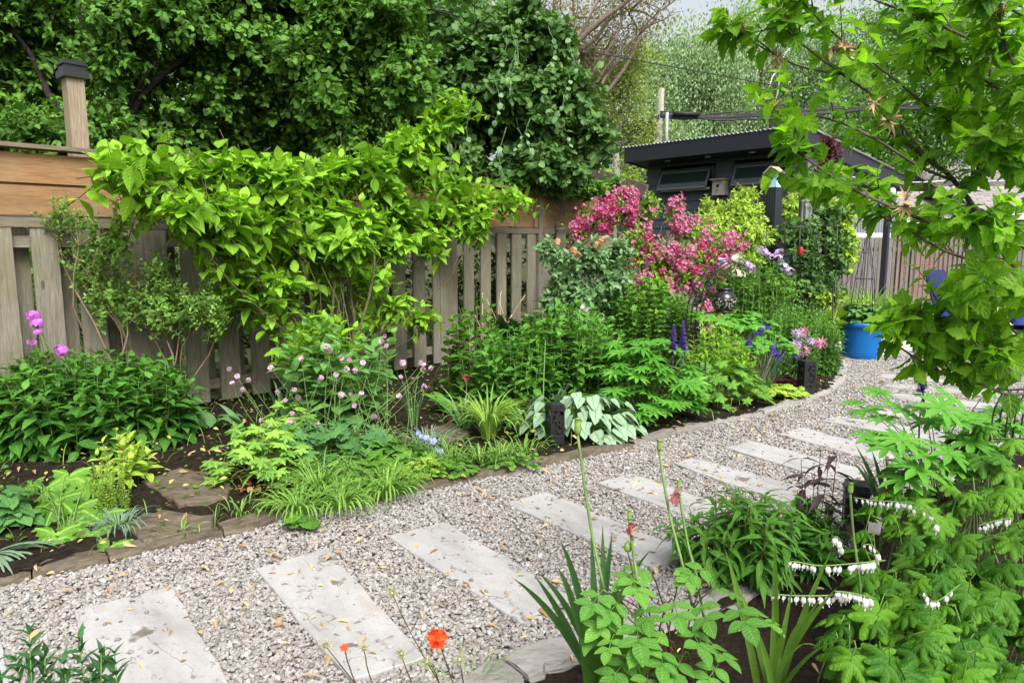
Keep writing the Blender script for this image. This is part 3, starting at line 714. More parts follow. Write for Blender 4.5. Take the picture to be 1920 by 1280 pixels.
# ---- stone patio beyond the pot
PAV = simple('patio_paver', (.42, .39, .36), .8, .3, noise=(.58, .55, .52), scale=5, bump=.5, bscale=20, tint=(.5, .44, .40))
def patio():
    mb = MB(); o = G(1590, 668)[:2]; d1 = nrm(G(2100, 668)[:2] - o); d2 = np.array([-d1[1], d1[0]]) 
    y = 0
    while y < 7.5:
        h = random.choice([.3, .3, .45]); x = -1.2 - U(0, .3)
        while x < 9:
            w = random.choice([.3, .45, .6]); g = .012
            p = [o + d1 * a_ + d2 * b_ for a_, b_ in ((x + g, y + g), (x + w - g, y + g), (x + w - g, y + h - g), (x + g, y + h - g))]
            z = .02 + U(-.003, .003)
            v = [(q[0], q[1], -.01) for q in p] + [(q[0], q[1], z) for q in p]
            mb.add(np.array(v), np.array([[0, 1, 5, 4], [1, 2, 6, 5], [2, 3, 7, 6], [3, 0, 4, 7], [4, 5, 6, 7]]), None, U(0, 1)); x += w
        y += h
    tag(mb.build('patio', PAV, smooth=False), kind='structure')
patio()
sheet('patio_bed', [tuple(G(1500, 672)[:2] + (-.3, 0)), tuple(G(2600, 672)[:2]), (22, 18), (5, 18)], -.006, simple('patio_joint_sand', (.12, .10, .08), .95, noise=(.2, .17, .13), scale=20))

# ================================================================== fence
PICK = wood_mat('weathered_picket', (.17, .155, .12), (.32, .295, .24), (.43, .41, .35), moss=(.15, .145, .065))
CEDAR = wood_mat('cedar_board', (.26, .13, .055), (.44, .25, .12), (.50, .33, .18), moss=(.24, .19, .12))
CAPW = wood_mat('cap_rail_wood', (.17, .135, .10), (.27, .22, .16), (.36, .30, .22), moss=(.12, .12, .07))
FT3 = np.array([FT[0], FT[1], 0]); FN3 = np.array([FN[0], FN[1], 0])
def zat(px, py, off=0):
    s = fs_at(px, off); Y = FP(s, off)[1]; return W(px, py, Y)[2]
H_CAP, H_RAIL = zat(600, 333), zat(600, 420)
print('fence', H_CAP, zat(225, 302), zat(1100, 366), 'rail', H_RAIL, zat(100, 409), zat(1060, 430), 's', [round(fs_at(x), 2) for x in (0, 235, 250, 815, 830, 1144, 1290)])
FH = 2.33; RH = 1.72
def fence():
    s_end_top = fs_at(1146); S0 = fs_at(250)
    nposts = [S0 - 3.3, S0 - 1.65 * 0, fs_at(545), fs_at(822), s_end_top]
    posts = [S0 - 4.2, S0 - 2.1, S0, (S0 + fs_at(822)) / 2, fs_at(822), (fs_at(822) + s_end_top) / 2, s_end_top, s_end_top + 1.9, s_end_top + 3.6]
    th = thing('wooden_fence', 'weathered grey picket fence topped by brown cedar boards along the bed', 'fence', tuple(FP(S0)))
    for i, s in enumerate(posts):
        mb = MB(); h = FH - .03 if i < 7 else 1.8
        board(mb, FP(s, .03, h / 2), (h, .10, .10), UP, FT3); mb.build('fence_post', PICK, th, smooth=False)
    for i in range(len(posts) - 1):
        a, b = posts[i], posts[i + 1]; top = i < 6; hh = RH if top else 1.62
        mb = MB(); s = a + .05 + .10
        while s < b - .06:      # near pickets
            w = U(.175, .2) if top else .14; board(mb, FP(s, .06 + U(-.004, .004), (hh - .02 + .03 * (not top)) / 2 + .05), (hh - .1, .022, w), UP, FT3, wob=.002); s += .315 if top else .24
        s = a + .05 + .10 + .157 * (1 if top else .75)
        while s < b - .06:      # far pickets
            w = U(.15, .18) if top else .13; board(mb, FP(s, -.105 + U(-.004, .004), (hh - .02) / 2 + .05), (hh - .1, .022, w), UP, FT3, wob=.002); s += .315 if top else .24
        mb.build('picket_panel', PICK, th, smooth=False)
        for z in ((.25, hh - .12)):
            mb = MB(); board(mb, FP((a + b) / 2, -.008, z), (b - a - .104, .06, .09), FT3); mb.build('fence_rail', PICK, th, smooth=False)
        if top:
            mb = MB(); m_ = (a + b) / 2; ln = b - a - .11
            board(mb, FP(m_, .055, RH + .03), (ln, .05, .075), FT3)                       # lower frame rail
            mb.build('topper_rail', CAPW, th, smooth=False)
            mb = MB(); hb = (FH - RH - .13) / 2
            for k in range(2): board(mb, FP(m_, .02 + .004 * k, RH + .08 + hb * (k + .5) + .008 * k), (ln - .16, .02, hb - .012), FT3)
            board(mb, FP(m_, -.004, RH + .084 + hb), (ln - .16, .018, .07), FT3)
            mb.build('topper_board', CEDAR, th, smooth=False)
            for e in (a + .09, b - .09):
                mb = MB(); board(mb, FP(e, .045, (RH + FH) / 2 + .02), (FH - RH - .12, .035, .07), UP, FT3); mb.build('topper_stile', CEDAR, th, smooth=False)
            mb = MB(); board(mb, FP(m_, .02, FH), (b - a - .004, .032, .17), FT3, FN3); mb.build('cap_rail', CAPW, th, smooth=False)
    return posts
POSTS = fence()
# tall post with black cap behind the fence
pp = W(147, 220, FP(fs_at(147), -.35)[1] + .0); POSTTOP = W(136, 146, FP(fs_at(140), -.35)[1])
th = thing('lamp_post', 'bare cedar post with a black cap standing behind the fence', 'post', (POSTTOP[0], POSTTOP[1], 0))
mb = MB(); board(mb, (POSTTOP[0], POSTTOP[1], POSTTOP[2] / 2), (POSTTOP[2], .13, .13), UP, FT3, tint=.3); mb.build('post', wood_mat('pale_cedar', (.30, .24, .17), (.42, .34, .25), (.5, .42, .32), knots=False), th, smooth=False)
BLK = simple('black_metal', (.012, .012, .013), .4, .5)
mb = MB(); R_ = np.array([[FT[0], FN[0], 0], [FT[1], FN[1], 0], [0, 0, 1]])
for s_, z0, z1 in ((.19, -.01, .045), (.155, .045, .09), (.185, .09, .105)): mb.prism([(-s_ / 2, -s_ / 2), (s_ / 2, -s_ / 2), (s_ / 2, s_ / 2), (-s_ / 2, s_ / 2)], z0, z1, R_, POSTTOP)
mb.prism([(-.07, -.07), (.07, -.07), (.07, .07), (-.07, .07)], .105, .13, R_, POSTTOP)
mb.build('post_cap', BLK, th, smooth=False)

# ================================================================== dark shed
SA = np.array([.66, -.751]); SB = np.array([.751, .66]); SL0 = np.array([3.10, 16.5])
def SP_(a, b, z=0): p = SL0 + SA * a + SB * b; return np.array([p[0], p[1], z])
SA3, SB3 = np.array([*SA, 0]), np.array([*SB, 0]); RS = np.array([[SA[0], SB[0], 0], [SA[1], SB[1], 0], [0, 0, 1.]])
SID = simple('charcoal_siding', (.06, .066, .085), .55, .35, noise=(.08, .087, .108), scale=6)
FASC = simple('black_fascia', (.018, .02, .028), .5, .4)
GSID = simple('grey_siding', (.17, .17, .19), .6, .35, noise=(.21, .21, .235), scale=5)
GLASS = simple('dark_glass', (.02, .035, .035), .06, .7)
def shed():
    th = thing('garden_shed', 'dark charcoal shed with sloping corrugated roof and two tilted windows', 'shed', tuple(SP_(0, 0)))
    Wd, D = 3.72, 4.3
    def ztop(b): return 3.5 - .125 * (b + .6)
    # front wall: lapped boards with real openings
    wins = [(.36, 1.76, 2.66, 3.16), (2.2, 3.5, 2.66, 3.16)]
    mb = MB(); z = 0; h = .19
    while z < ztop(0) - .12:
        z1 = min(z + h, ztop(0) - .1); spans = [(0, Wd)]
        for (a0, a1, w0, w1) in wins:
            if z1 > w0 + .02 and z < w1 - .02:
                ns = []
                for s0, s1 in spans:
                    if s0 < a0 < s1: ns += [(s0, a0), (a1, s1)]
                    else: ns.append((s0, s1))
                spans = ns
        for s0, s1 in spans:
            v = [SP_(s0, 0, z), SP_(s1, 0, z), SP_(s1, -.0, z1), SP_(s0, -.0, z1)]
            o = SP_(0, -.03) - SP_(0, 0); 
            vv = [v[0] + o, v[1] + o, v[2] + o * .3, v[3] + o * .3, v[0] - o, v[1] - o, v[2] - o, v[3] - o]
            mb.add(np.array(vv), np.array([[0, 1, 2, 3], [4, 7, 6, 5], [0, 4, 5, 1], [0, 3, 7, 4], [1, 5, 6, 2], [3, 2, 6, 7]]))
        z += h
    mb.build('front_wall', SID, th, smooth=False)
    mb = MB(); z = 2.35; h = .2
    while z < 3.4:
        # boards on the side wall, clipped by the roof slope
        z1 = z + h; bmax0 = min(D, (3.5 - z - .1) / .125 - .6); bmax1 = min(D, (3.5 - z1 - .1) / .125 - .6)
        if bmax0 < .1: break
        bmax1 = max(bmax1, .02)
        x0, x1 = Wd + .035, Wd + .015
        vv = [SP_(x0, 0, z), SP_(x0, bmax0, z), SP_(x1, bmax1, z1), SP_(x1, 0, z1), SP_(Wd - .03, 0, z), SP_(Wd - .03, bmax0, z), SP_(Wd - .03, bmax1, z1), SP_(Wd - .03, 0, z1)]
        mb.add(np.array(vv), np.array([[0, 1, 2, 3], [4, 7, 6, 5], [0, 4, 5, 1], [0, 3, 7, 4], [1, 5, 6, 2], [3, 2, 6, 7]])); z = z1
    mb.build('side_wall', GSID, th, smooth=False)
    mb = MB(); b = .02
    while b < D:
        mb.box(SP_(Wd, b + .065, 1.17), (.05, .125, 2.34), RS); mb.box(SP_(Wd - .02, b + .14, 1.17), (.04, .03, 2.34), RS); b += .155
    mb.build('side_cladding', GSID, th, smooth=False)
    mb = MB(); mb.box(SP_(-.02, D / 2, 1.6), (.06, D, 3.2), RS); mb.box(SP_(Wd / 2, D, 1.4), (Wd, .06, 2.8), RS); mb.build('back_wall', SID, th, smooth=False)
    # roof
    al = math.atan(.125)
    def roofpt(a, b, dz): return SP_(a, b, ztop(b) + dz)
    mb = MB(); n = 150; aa = np.linspace(-.25, Wd + .27, n); v = []
    for b in (-.64, D + .3):
        for k, a_ in enumerate(aa): v.append(roofpt(a_, b, .175 + .022 * math.sin(a_ * 2 * PI / .095)))
    mb.add(np.array(v), np.array([[i, i + 1, n + i + 1, n + i] for i in range(n - 1)])); r = mb.build('corrugated_roof', simple('galvanised_roof', (.35, .36, .37), .45, .5, .3, noise=(.5, .51, .52), scale=4), th)
    sd_ = r.modifiers.new('thickness', 'SOLIDIFY'); sd_.thickness = .006
    mb = MB()
    mb.box(SP_((Wd) / 2, -.6, ztop(-.6) - .005), (Wd + .4, .04, .30), RS)
    mb.build('fascia', FASC, th, smooth=False)
    mb = MB()
    for a_ in (-.2, Wd + .2):
        v = []
        for b in (-.58, D + .25):
            for da in (-.02, .02):
                for dz in (-.15, .145): v.append(roofpt(a_ + da, b, dz))
        mb.add(np.array(v), np.array([[0, 1, 3, 2], [4, 6, 7, 5], [0, 4, 5, 1], [2, 3, 7, 6], [0, 2, 6, 4], [1, 5, 7, 3]]))
    mb.build('rake_board', FASC, th, smooth=False)
    mb = MB(); v = [roofpt(a_, b, dz) for b in (-.575, D) for a_ in (-.175, Wd + .175) for dz in (-.13, -.10)]
    mb.add(np.array(v), np.array([[0, 1, 3, 2], [4, 6, 7, 5], [0, 4, 5, 1], [2, 3, 7, 6], [0, 2, 6, 4], [1, 5, 7, 3]])); mb.build('soffit', FASC, th, smooth=False)
    for a_ in (.75, 1.75, 2.75):
        mb = MB(); mb.lathe([(0, 0), (.06, 0), (.065, .012), (.065, .02)], SP_(a_, -.3, ztop(-.3) - .15)); mb.build('downlight', simple('lamp_trim', (.4, .4, .38), .4), th)
    WF = simple('window_frame_dark', (.03, .033, .04), .4); AL = simple('white_sill', (.5, .5, .5), .5)
    for (a0, a1, w0, w1) in wins:
        am, wm = (a0 + a1) / 2, (w0 + w1) / 2; w, h = a1 - a0, w1 - w0
        mb = MB()
        for da, dz, sx, sz in ((0, h / 2 - .03, w, .06), (-w / 2 + .03, -.0, .06, h - .12), (w / 2 - .03, 0, .06, h - .12), (0, -h / 2 + .03, w, .06)): mb.box(SP_(am + da, -.015, wm + dz), (sx, .12, sz), RS)
        fr = mb.build('window', WF, th, smooth=False)
        # tilted sash, hinged at the top
        t = math.radians(22); zz_ = -SB3 * math.sin(t) - UP * math.cos(t); Rt = np.stack([SA3, np.cross(zz_, SA3), zz_], 1)
        def sp(x, zz): return SP_(am + x, -.085 - math.sin(t) * zz, w1 - .06 - math.cos(t) * zz)
        mb = MB(); hs = h - .1
        for x, zz, sx, sz in ((0, .02, w - .14, .04), (0, hs, w - .14, .04), (-w / 2 + .09, hs / 2, .04, hs), (w / 2 - .09, hs / 2, .04, hs)): mb.box(sp(x, zz), (sx, .035, sz), Rt)
        mb.build('sash', simple('aluminium_sash', (.12, .125, .13), .4), fr, smooth=False)
        mb = MB(); mb.box(sp(0, hs / 2), (w - .22, .012, hs - .05), Rt); mb.build('pane', GLASS, fr, smooth=False)
        mb = MB(); mb.box(SP_(am, -.09, w0 + .05), (w - .16, .05, .05), RS); mb.build('sill', AL, fr, smooth=False)
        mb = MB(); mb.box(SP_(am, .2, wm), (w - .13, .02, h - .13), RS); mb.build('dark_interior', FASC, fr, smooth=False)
shed()
# ================================================================== foliage materials
M_LIME = leaf_mat('lime_leaf', (.08, .21, .015), (.30, .54, .04), 'pin', trans=.35)
M_LIME2 = leaf_mat('yellow_green_leaf', (.20, .36, .03), (.44, .60, .09), 'pin', trans=.35)
M_DARK = leaf_mat('dark_tree_leaf', (.03, .10, .014), (.13, .28, .035), 'pin', trans=.25)
M_VINE = leaf_mat('vine_leaf', (.03, .09, .022), (.11, .22, .05), 'pin', trans=.2, rough=.35)
M_MID = leaf_mat('mid_green_leaf', (.04, .13, .015), (.14, .32, .035), 'pin', trans=.3)
M_PHLOX = leaf_mat('phlox_leaf', (.03, .115, .018), (.11, .28, .035), 'pin', trans=.28, rough=.38)
M_BOX = leaf_mat('box_leaf', (.08, .20, .03), (.24, .43, .08), 'none', trans=.3)
M_BLUEG = leaf_mat('blue_green_leaf', (.045, .14, .04), (.13, .29, .08), 'pin', trans=.25)
M_VIB = leaf_mat('viburnum_leaf', (.06, .15, .045), (.20, .34, .15), 'pin', trans=.25)
M_PEON = leaf_mat('peony_leaf', (.06, .17, .035), (.17, .36, .09), 'pin', trans=.3)
M_LUP = leaf_mat('lupine_leaf', (.05, .19, .02), (.14, .38, .045), 'none', trans=.32)
M_BLEED = leaf_mat('bleeding_heart_leaf', (.03, .12, .008), (.13, .31, .018), 'palm', trans=.36, nv=5, vein_amt=.1)
M_HIB = leaf_mat('hibiscus_leaf', (.07, .19, .015), (.26, .50, .03), 'pin', trans=.6, rough=.42, vein_amt=.4, nv=5)
M_GER = leaf_mat('cranesbill_leaf', (.09, .23, .03), (.27, .47, .07), 'palm', trans=.3)
M_KIR = leaf_mat('big_lobed_leaf', (.07, .19, .02), (.20, .40, .045), 'palm', trans=.38, vein_amt=.6)
M_ROSE = leaf_mat('rose_leaf', (.05, .17, .025), (.15, .34, .05), 'pin', trans=.3)
M_STRAP = leaf_mat('strap_leaf', (.09, .21, .03), (.24, .42, .08), 'none', trans=.3)
M_IRIS = leaf_mat('iris_leaf', (.06, .17, .055), (.17, .33, .12), 'none', trans=.25)
M_GREYB = leaf_mat('grey_green_blade', (.12, .19, .13), (.22, .32, .22), 'none', trans=.25)
M_SILV = leaf_mat('silver_leaf', (.06, .17, .05), (.12, .28, .09), 'pin', trans=.15, silver=(.26, .37, .25), nv=8)
M_PURP = leaf_mat('purple_leaf', (.035, .018, .022), (.09, .055, .06), 'pin', trans=.12)
M_RED = leaf_mat('burgundy_leaf', (.05, .012, .018), (.13, .03, .035), 'none', trans=.2)
M_FAR = leaf_mat('far_tree_leaf', (.13, .24, .10), (.42, .55, .30), 'none', trans=.35, rough=.6)
M_FARG = leaf_mat('far_green_leaf', (.10, .23, .06), (.26, .44, .13), 'none', trans=.35, rough=.6)
M_FARY = leaf_mat('far_yellow_leaf', (.24, .34, .07), (.40, .48, .14), 'none', trans=.35, rough=.6)
M_BRN = leaf_mat('young_brown_leaf', (.22, .17, .09), (.38, .38, .18), 'none', trans=.35, rough=.6)
M_FERN = leaf_mat('fern_leaf', (.025, .075, .02), (.06, .14, .04), 'none', trans=.25)
M_FERNL = leaf_mat('light_fern_leaf', (.16, .32, .03), (.34, .50, .06), 'none', trans=.3)
STEMD = simple('olive_brown_stem', (.05, .045, .02), .8, .2, noise=(.10, .085, .045), scale=30)
STRAW = simple('dry_stalk', (.38, .27, .15), .8, .2, noise=(.5, .40, .24), scale=30)

# ================================================================== trees behind the fence
def tree(name, label, cat, base, forks, blobs, mat, tm, size, k, tlen, trunk, smat=BARKD, group=None, **kw):
    th = thing(name, label, cat, tuple(base), group); fol, stm = MB(), MB(); base = np.asarray(base, float)
    ends = []
    top = base + np.array(forks[0]); path = limb(stm, base, top, trunk, trunk * .7, .03, 10, 9)
    for f in forks[1:]:
        ends.append(limb(stm, top, top + np.array(f), trunk * .62, trunk * .16, .08, 9, 7))
    allp = np.concatenate(ends + [path[4:]]) if ends else path
    for b in blobs:
        c, rad = PB(*b[:6]); n = b[6]
        P1, d = ball(n, c, rad, .42); d2 = nrm(d + RNG.normal(0, .35, (n, 3)) + UP * .1)
        P0 = P1 - d2 * tlen * U(.6, 1.3, n)[:, None]
        twigs(fol, stm, P0, P1, k, tm, size, **kw)
        j = np.argmin(np.linalg.norm(allp - c, axis=1)); hub = limb(stm, allp[j], c, trunk * .3, trunk * .1, .08, 7, 6)
        for i in RNG.choice(n, min(n, 9), replace=False): limb(stm, hub[-1 - int(U(0, 4))], P0[i], trunk * .12, .006, .08, 6, 4)
    fol.build('crown', mat, th); stm.build('trunk', smat, th); return th
KT = dict(lift=.03, pitch=(70, 40), up=.6, droop=.25, tip=.75, start=.15)
def col_blobs(x0, x1, y0, y1, Y, nx, ny, n, rd=.9, jit=.25):
    out = []; dx, dy = (x1 - x0) / nx, (y1 - y0) / ny
    for i in range(nx):
        for j in range(ny):
            out.append((x0 + dx * (i + .5 + U(-jit, jit)), y0 + dy * (j + .5 + U(-jit, jit)), Y + U(-.5, .5), dx * .72, dy * .72, rd, n))
    return out
tree('broadleaf_tree', 'dark green broadleaf tree with a forked black trunk behind the capped post', 'tree', G(225, 700), [(0, 0, 2.2), (-1.2, .2, 2), (1.3, .3, 1.9), (-.2, .1, 2.2), (.8, -.2, 1.4), (-1.5, 0, .8)],
     col_blobs(-200, 420, -120, 290, 9.0, 5, 4, 170, .9) , M_DARK, ['ovate', 'ovflat'], .105, 6, .4, .11, **KT)
tree('broadleaf_tree', 'mid green hazel-like tree with hanging grey-green leaves behind the lime shrub', 'tree', G(600, 690) + [0, 1.5, 0], [(0, 0, 2.0), (-1.2, .2, 2), (1.3, .3, 1.9), (.2, .1, 2.5), (1.5, -.2, .8), (-1.2, 0, .8)],
     col_blobs(400, 800, -120, 330, 9.3, 4, 5, 170, .9), M_DARK, ['round', 'ovflat'], .10, 6, .42, .1, **KT)
tree('vine_covered_tree', 'dark conical tree draped in vines behind the right half of the fence', 'tree', G(960, 640) + [0, 1.5, 0], [(0, 0, 2.0), (-.9, .2, 1.9), (.9, .3, 1.4), (.2, .1, 2.5), (1.2, -.2, .5)],
     col_blobs(760, 1060, 60, 350, 10.6, 4, 4, 125, .9) + [(930, 70, 10.6, 75, 60, .6, 110), (985, 30, 10.6, 38, 50, .4, 70), (1075, 190, 10.6, 65, 80, .7, 110), (1105, 265, 10.4, 55, 50, .6, 90), (830, 40, 11, 70, 60, .6, 70), (1050, 320, 10.2, 80, 35, .6, 120), (880, 130, 10.4, 90, 60, .6, 90)],
     M_VINE, ['round', 'ovflat'], .13, 6, .45, .09, **KT)
# hanging tendrils of the vine
vb = bpy.data.objects['vine_covered_tree']
for i in range(34):
    p = W(U(560, 1080), U(40, 250), 9.5 + U(-.3, .6)); l = U(.3, .9); P = [p + np.array([.05 * math.sin(t * 5 + i), 0, -l * t]) for t in np.linspace(0, 1, 7)]
    fo = MB(); fo.tube(P, .004, 4, .9)
    for q in P[2:]: fo.scatter(T['round'], [q], [[U(-1, 1), U(-1, 1), -.8]], [[U(-1, 1), -1, .4]], U(.05, .1), U(.7, 1))
    fo.build('tendril', M_VIB, vb)
# plants creeping over the neighbour's side of the fence
shrub('fence_creeper', 'bright small-leaved creeper tumbling over the cap rail behind the far end of the fence', 'creeper', FP(fs_at(1080), -.6), [(1060, 352, 10.4, 90, 22, .3, 170), (1140, 350, 10.8, 50, 22, .3, 90), (960, 345, 10, 60, 20, .3, 70)], M_MID, BARK, 'heart', .07, 5, .25, .02, young=.4)
shrub('understory_bush', 'shaded bush seen through the picket gaps behind the fence', 'bush', FP(fs_at(700), -1.8), [(100, 560, 7.2, 190, 160, .3, 120), (420, 560, 8.2, 200, 160, .3, 160), (700, 560, 9.4, 160, 140, .3, 140), (930, 540, 10.8, 130, 110, .3, 140)], M_DARK, BARKD, 'ovate', .11, 5, .4, .03)

# far trees ------------------------------------------------------
def fartree(name, label, blobs, Y, mat, size, n, tx, ty=620, smat=BARKG, tm='tiny', hang=.0, trunk=.12, group='trees beyond the sheds', branches=14):
    base = W(tx, 453, Y); base[2] = 0; th = thing(name, label, 'tree', tuple(base), group); fol, stm = MB(), MB()
    cs = []; totA = sum(b[2] * b[3] for b in blobs)
    for (px, py, rx, ry) in blobs:
        c, rad = PB(px, py, Y + U(-1, 1), rx, ry, rx / F * Y * .8); m = int(n * rx * ry / totA); cs.append(c)
        nc = max(4, m // 90); cc, _ = ball(nc, c, rad, .5)
        P = cc[RNG.integers(0, nc, m)] + RNG.normal(0, 1, (m, 3)) * rad * .2 * np.array([1, 1, 1 + hang])
        d = RNG.normal(0, 1, (m, 3)); d[:, 2] -= .5 + hang * 2; z = RNG.normal(0, .7, (m, 3)) + UP
        sh = np.clip(U(0, .8, nc)[RNG.integers(0, nc, m)] * 0 + U(0, 1, m), 0, 1)
        fol.scatter(T[tm], P, d, z, size * U(.7, 1.4, m), sh)
        for i in range(min(nc, 6)): limb(stm, c, cc[i], .035, .012, .1, 6, 4)
    top = base.copy(); top[2] = max(1.5, min(c[2] for c in cs) - .2); P = limb(stm, base, top, trunk, trunk * .8, .03, 6, 7)
    for c in cs: limb(stm, top if c[2] > top[2] else P[3], c, trunk * .6, .03, .07, 10, 6)
    fol.build('crown', mat, th); stm.build('trunk', smat, th); return th
fartree('bare_tree', 'thin tree with bare grey-brown branches and sparse young leaves against the sky', [(1060, 40, 90, 70), (1180, 20, 80, 60), (1110, 110, 70, 60), (960, 5, 60, 40), (1230, -40, 70, 40)], 19, M_BRN, .07, 11000, 1060, trunk=.14, smat=BARK)
bt = bpy.data.objects['bare_tree']; mb = MB(); hub = W(1075, 250, 19)
for q in [(1000, -60), (1050, -90), (1095, -60), (1130, -40), (1180, -70), (1240, 20), (1280, -10), (1150, 60), (1215, 60), (1020, 40)]:
    P = limb(mb, hub, W(q[0], q[1], 19 + U(-1, 1)), .07, .015, .07, 12, 5)
    for k in range(8):
        s = P[int(U(4, 12))]; e = s + np.array([U(-1, 1), U(-.6, .6), U(.1, 1)]); Q = limb(mb, s, e, .014, .004, .1, 6, 4)
        for k2 in range(3): limb(mb, Q[int(U(2, 6))], e + np.array([U(-.6, .6), U(-.3, .3), U(-.1, .5)]), .008, .003, .1, 5, 3)
mb.build('branch', BARK, bt)
fartree('yellowish_tree', 'yellow-green loose tree rising behind the vine-draped tree', [(1150, 190, 70, 80), (1105, 130, 50, 60), (1190, 260, 60, 60), (1190, 130, 50, 50)], 21, M_FARY, .085, 16000, 1150)
fartree('weeping_tree', 'tall pale green weeping tree behind the utility pole', [(1290, 140, 80, 70), (1250, 210, 70, 70), (1340, 210, 80, 70), (1230, 120, 40, 40), (1275, 265, 90, 40), (1350, 130, 60, 50)], 26, M_FAR, .10, 42000, 1290, hang=1.2)
fartree('birch_tree', 'pale birch with white branches showing through light leaves above the shed', [(1430, 110, 80, 80), (1480, 200, 90, 70), (1400, 200, 70, 60), (1540, 130, 80, 80), (1400, 55, 40, 35), (1460, 40, 50, 30)], 27, M_FAR, .10, 42000, 1440, hang=1.0)
bt = bpy.data.objects['birch_tree']; mb = MB()
for a, b in (((1418, 150), (1430, 100)), ((1440, 170), (1470, 120)), ((1410, 230), (1385, 130)), ((1400, 180), (1400, 250)), ((1450, 200), (1500, 60)), ((1500, 240), (1540, 60))): limb(mb, W(*a, 26.2), W(*b, 26.2), .035, .012, .1, 9, 5)
mb.build('branch', simple('birch_bark', (.55, .55, .52), .7, noise=(.7, .7, .68)), bt)
fartree('leafy_tree', 'bright leafy tree above the rear of the shed behind the hibiscus', [(1640, 200, 90, 90), (1600, 280, 90, 50), (1720, 260, 90, 60), (1700, 120, 80, 70), (1660, 60, 70, 50)], 23, M_FARG, .10, 34000, 1640, smat=BARKD)
fartree('leafy_tree', 'dark leafy tree above the shingled roofs', [(1820, 200, 110, 100), (1900, 120, 90, 100), (1800, 60, 90, 80), (1880, 260, 90, 50), (2000, 200, 100, 120), (1740, 20, 60, 60)], 22, M_FARG, .11, 38000, 1830, smat=BARKD)
fartree('distant_bush', 'hazy green bushes filling the view behind the shed roof', [(1230, 290, 90, 50), (1330, 290, 90, 45), (1440, 250, 90, 40), (1550, 270, 90, 40), (1680, 300, 90, 30), (1200, 350, 60, 30)], 31, M_FAR, .13, 26000, 1330)
fartree('shade_tree', 'dark tree filling the gap above the vine-draped tree', [(700, 10, 120, 60), (560, -20, 120, 60), (850, -10, 100, 50), (640, 100, 150, 80), (800, 130, 120, 90), (450, 120, 130, 100), (700, 240, 130, 80), (560, 240, 120, 70), (150, 100, 200, 130), (300, 230, 150, 60)], 15, M_FARG, .12, 42000, 700, smat=BARKD)

# burgundy shrub at the shed corner
shrub('smoke_bush', 'burgundy-leaved bush hanging at the front corner of the shed', 'bush', G(1560, 606), [(1552, 285, 12.9, 24, 36, .3, 130), (1545, 325, 12.8, 26, 30, .3, 90)], M_RED, BARKD, 'small', .06, 6, .25, .03)

# ================================================================== small structures
# neighbour's low roof behind the fence
th = thing('neighbour_roof', 'brown fascia of a low neighbouring shelter with leafy creeper on top', 'shelter', tuple(W(1150, 453, 14.5) * [1, 1, 0]))
mb = MB(); a_, b_ = W(1085, 318, 15.2), W(1212, 360, 13.6); dd = nrm(b_ - a_); mb_n = np.cross(dd, UP)
board(mb, (a_ + b_) / 2, (np.linalg.norm(b_ - a_), .05, .26), dd); mb.build('fascia', simple('brown_fascia', (.13, .10, .09), .6, noise=(.18, .14, .12)), th, smooth=False)
mb = MB(); nb = np.array([-.35, .93, 0]); q = [a_ + UP * .14, b_ + UP * .14, b_ + UP * .5 + nb * 3, a_ + UP * .5 + nb * 3]
mb.add(np.array(q + [x - UP * .05 for x in q]), np.array([[0, 1, 2, 3], [7, 6, 5, 4], [0, 4, 5, 1], [1, 5, 6, 2], [2, 6, 7, 3], [3, 7, 4, 0]])); mb.build('roof', GRND, th, smooth=False)
mb = MB(); mb.box(W(1120, 453, 15) * [1, 1, 0] + [0, 0, 1.2], (.12, .12, 2.4)); mb.box(b_ * [1, 1, 0] + [-.1, .2, 1.25], (.12, .12, 2.5)); mb.build('support_post', BARK, th, smooth=False)
fo = MB(); n = 700; s_ = U(0, 1, n)[:, None]; P = a_ + (b_ - a_) * s_ + UP * U(.12, .28, n)[:, None] + nb * U(0, 2, n)[:, None]; fo.scatter(T['heart'], P, RNG.normal(0, 1, (n, 3)), UP + RNG.normal(0, .3, (n, 3)), U(.05, .09, n), U(.2, 1, n)); fo.build('creeper_leaf', M_LIME2, th)

# utility pole, cables
th = thing('utility_pole', 'weathered wooden utility pole rising behind the shed roof', 'pole', tuple(W(1238, 453, 21) * [1, 1, 0]))
pt = W(1239, 166, 21); mb = MB(); mb.tube([(pt[0], pt[1], 0), (pt[0], pt[1], pt[2])], [.12, .10], 14); mb.build('pole', simple('pole_wood', (.20, .18, .15), .9, noise=(.34, .31, .27), scale=3, bump=.6, stretch=(3, 3, .3)), th)
mb = MB(); q = W(1250, 235, 20.8); mb.tube([(q[0], q[1], q[2] - .9), (q[0], q[1], q[2] + .35)], .05, 8); mb.build('conduit', simple('grey_conduit', (.3, .32, .34), .5), th)
CBL = simple('black_cable', (.015, .015, .018), .6)
def cable(name, label, pts, r, cat='cable', sag=0, parent=None):
    P = [W(*p) for p in pts]; out = []
    for i in range(len(P) - 1):
        for t in np.linspace(0, 1, 10, endpoint=False): out.append(P[i] * (1 - t) + P[i + 1] * t - UP * sag * 4 * t * (1 - t))
    out.append(P[-1]); mb = MB(); mb.tube(out, r, 6); ob = mb.build(name, CBL, parent)
    return ob if parent else tag(ob, label, cat)
cable('overhead_wire', 'long thin black wire sloping down across the dark trees to the pole side', [(640, -45, 8.5), (740, 0, 9), (1120, 100, 15), (1570, 182, 20), (1900, 235, 26)], .011)
th = thing('cable_bundle', 'thick tangled bundle of black cables strung from the utility pole', 'cables', tuple(W(1400, 215, 20.9)))
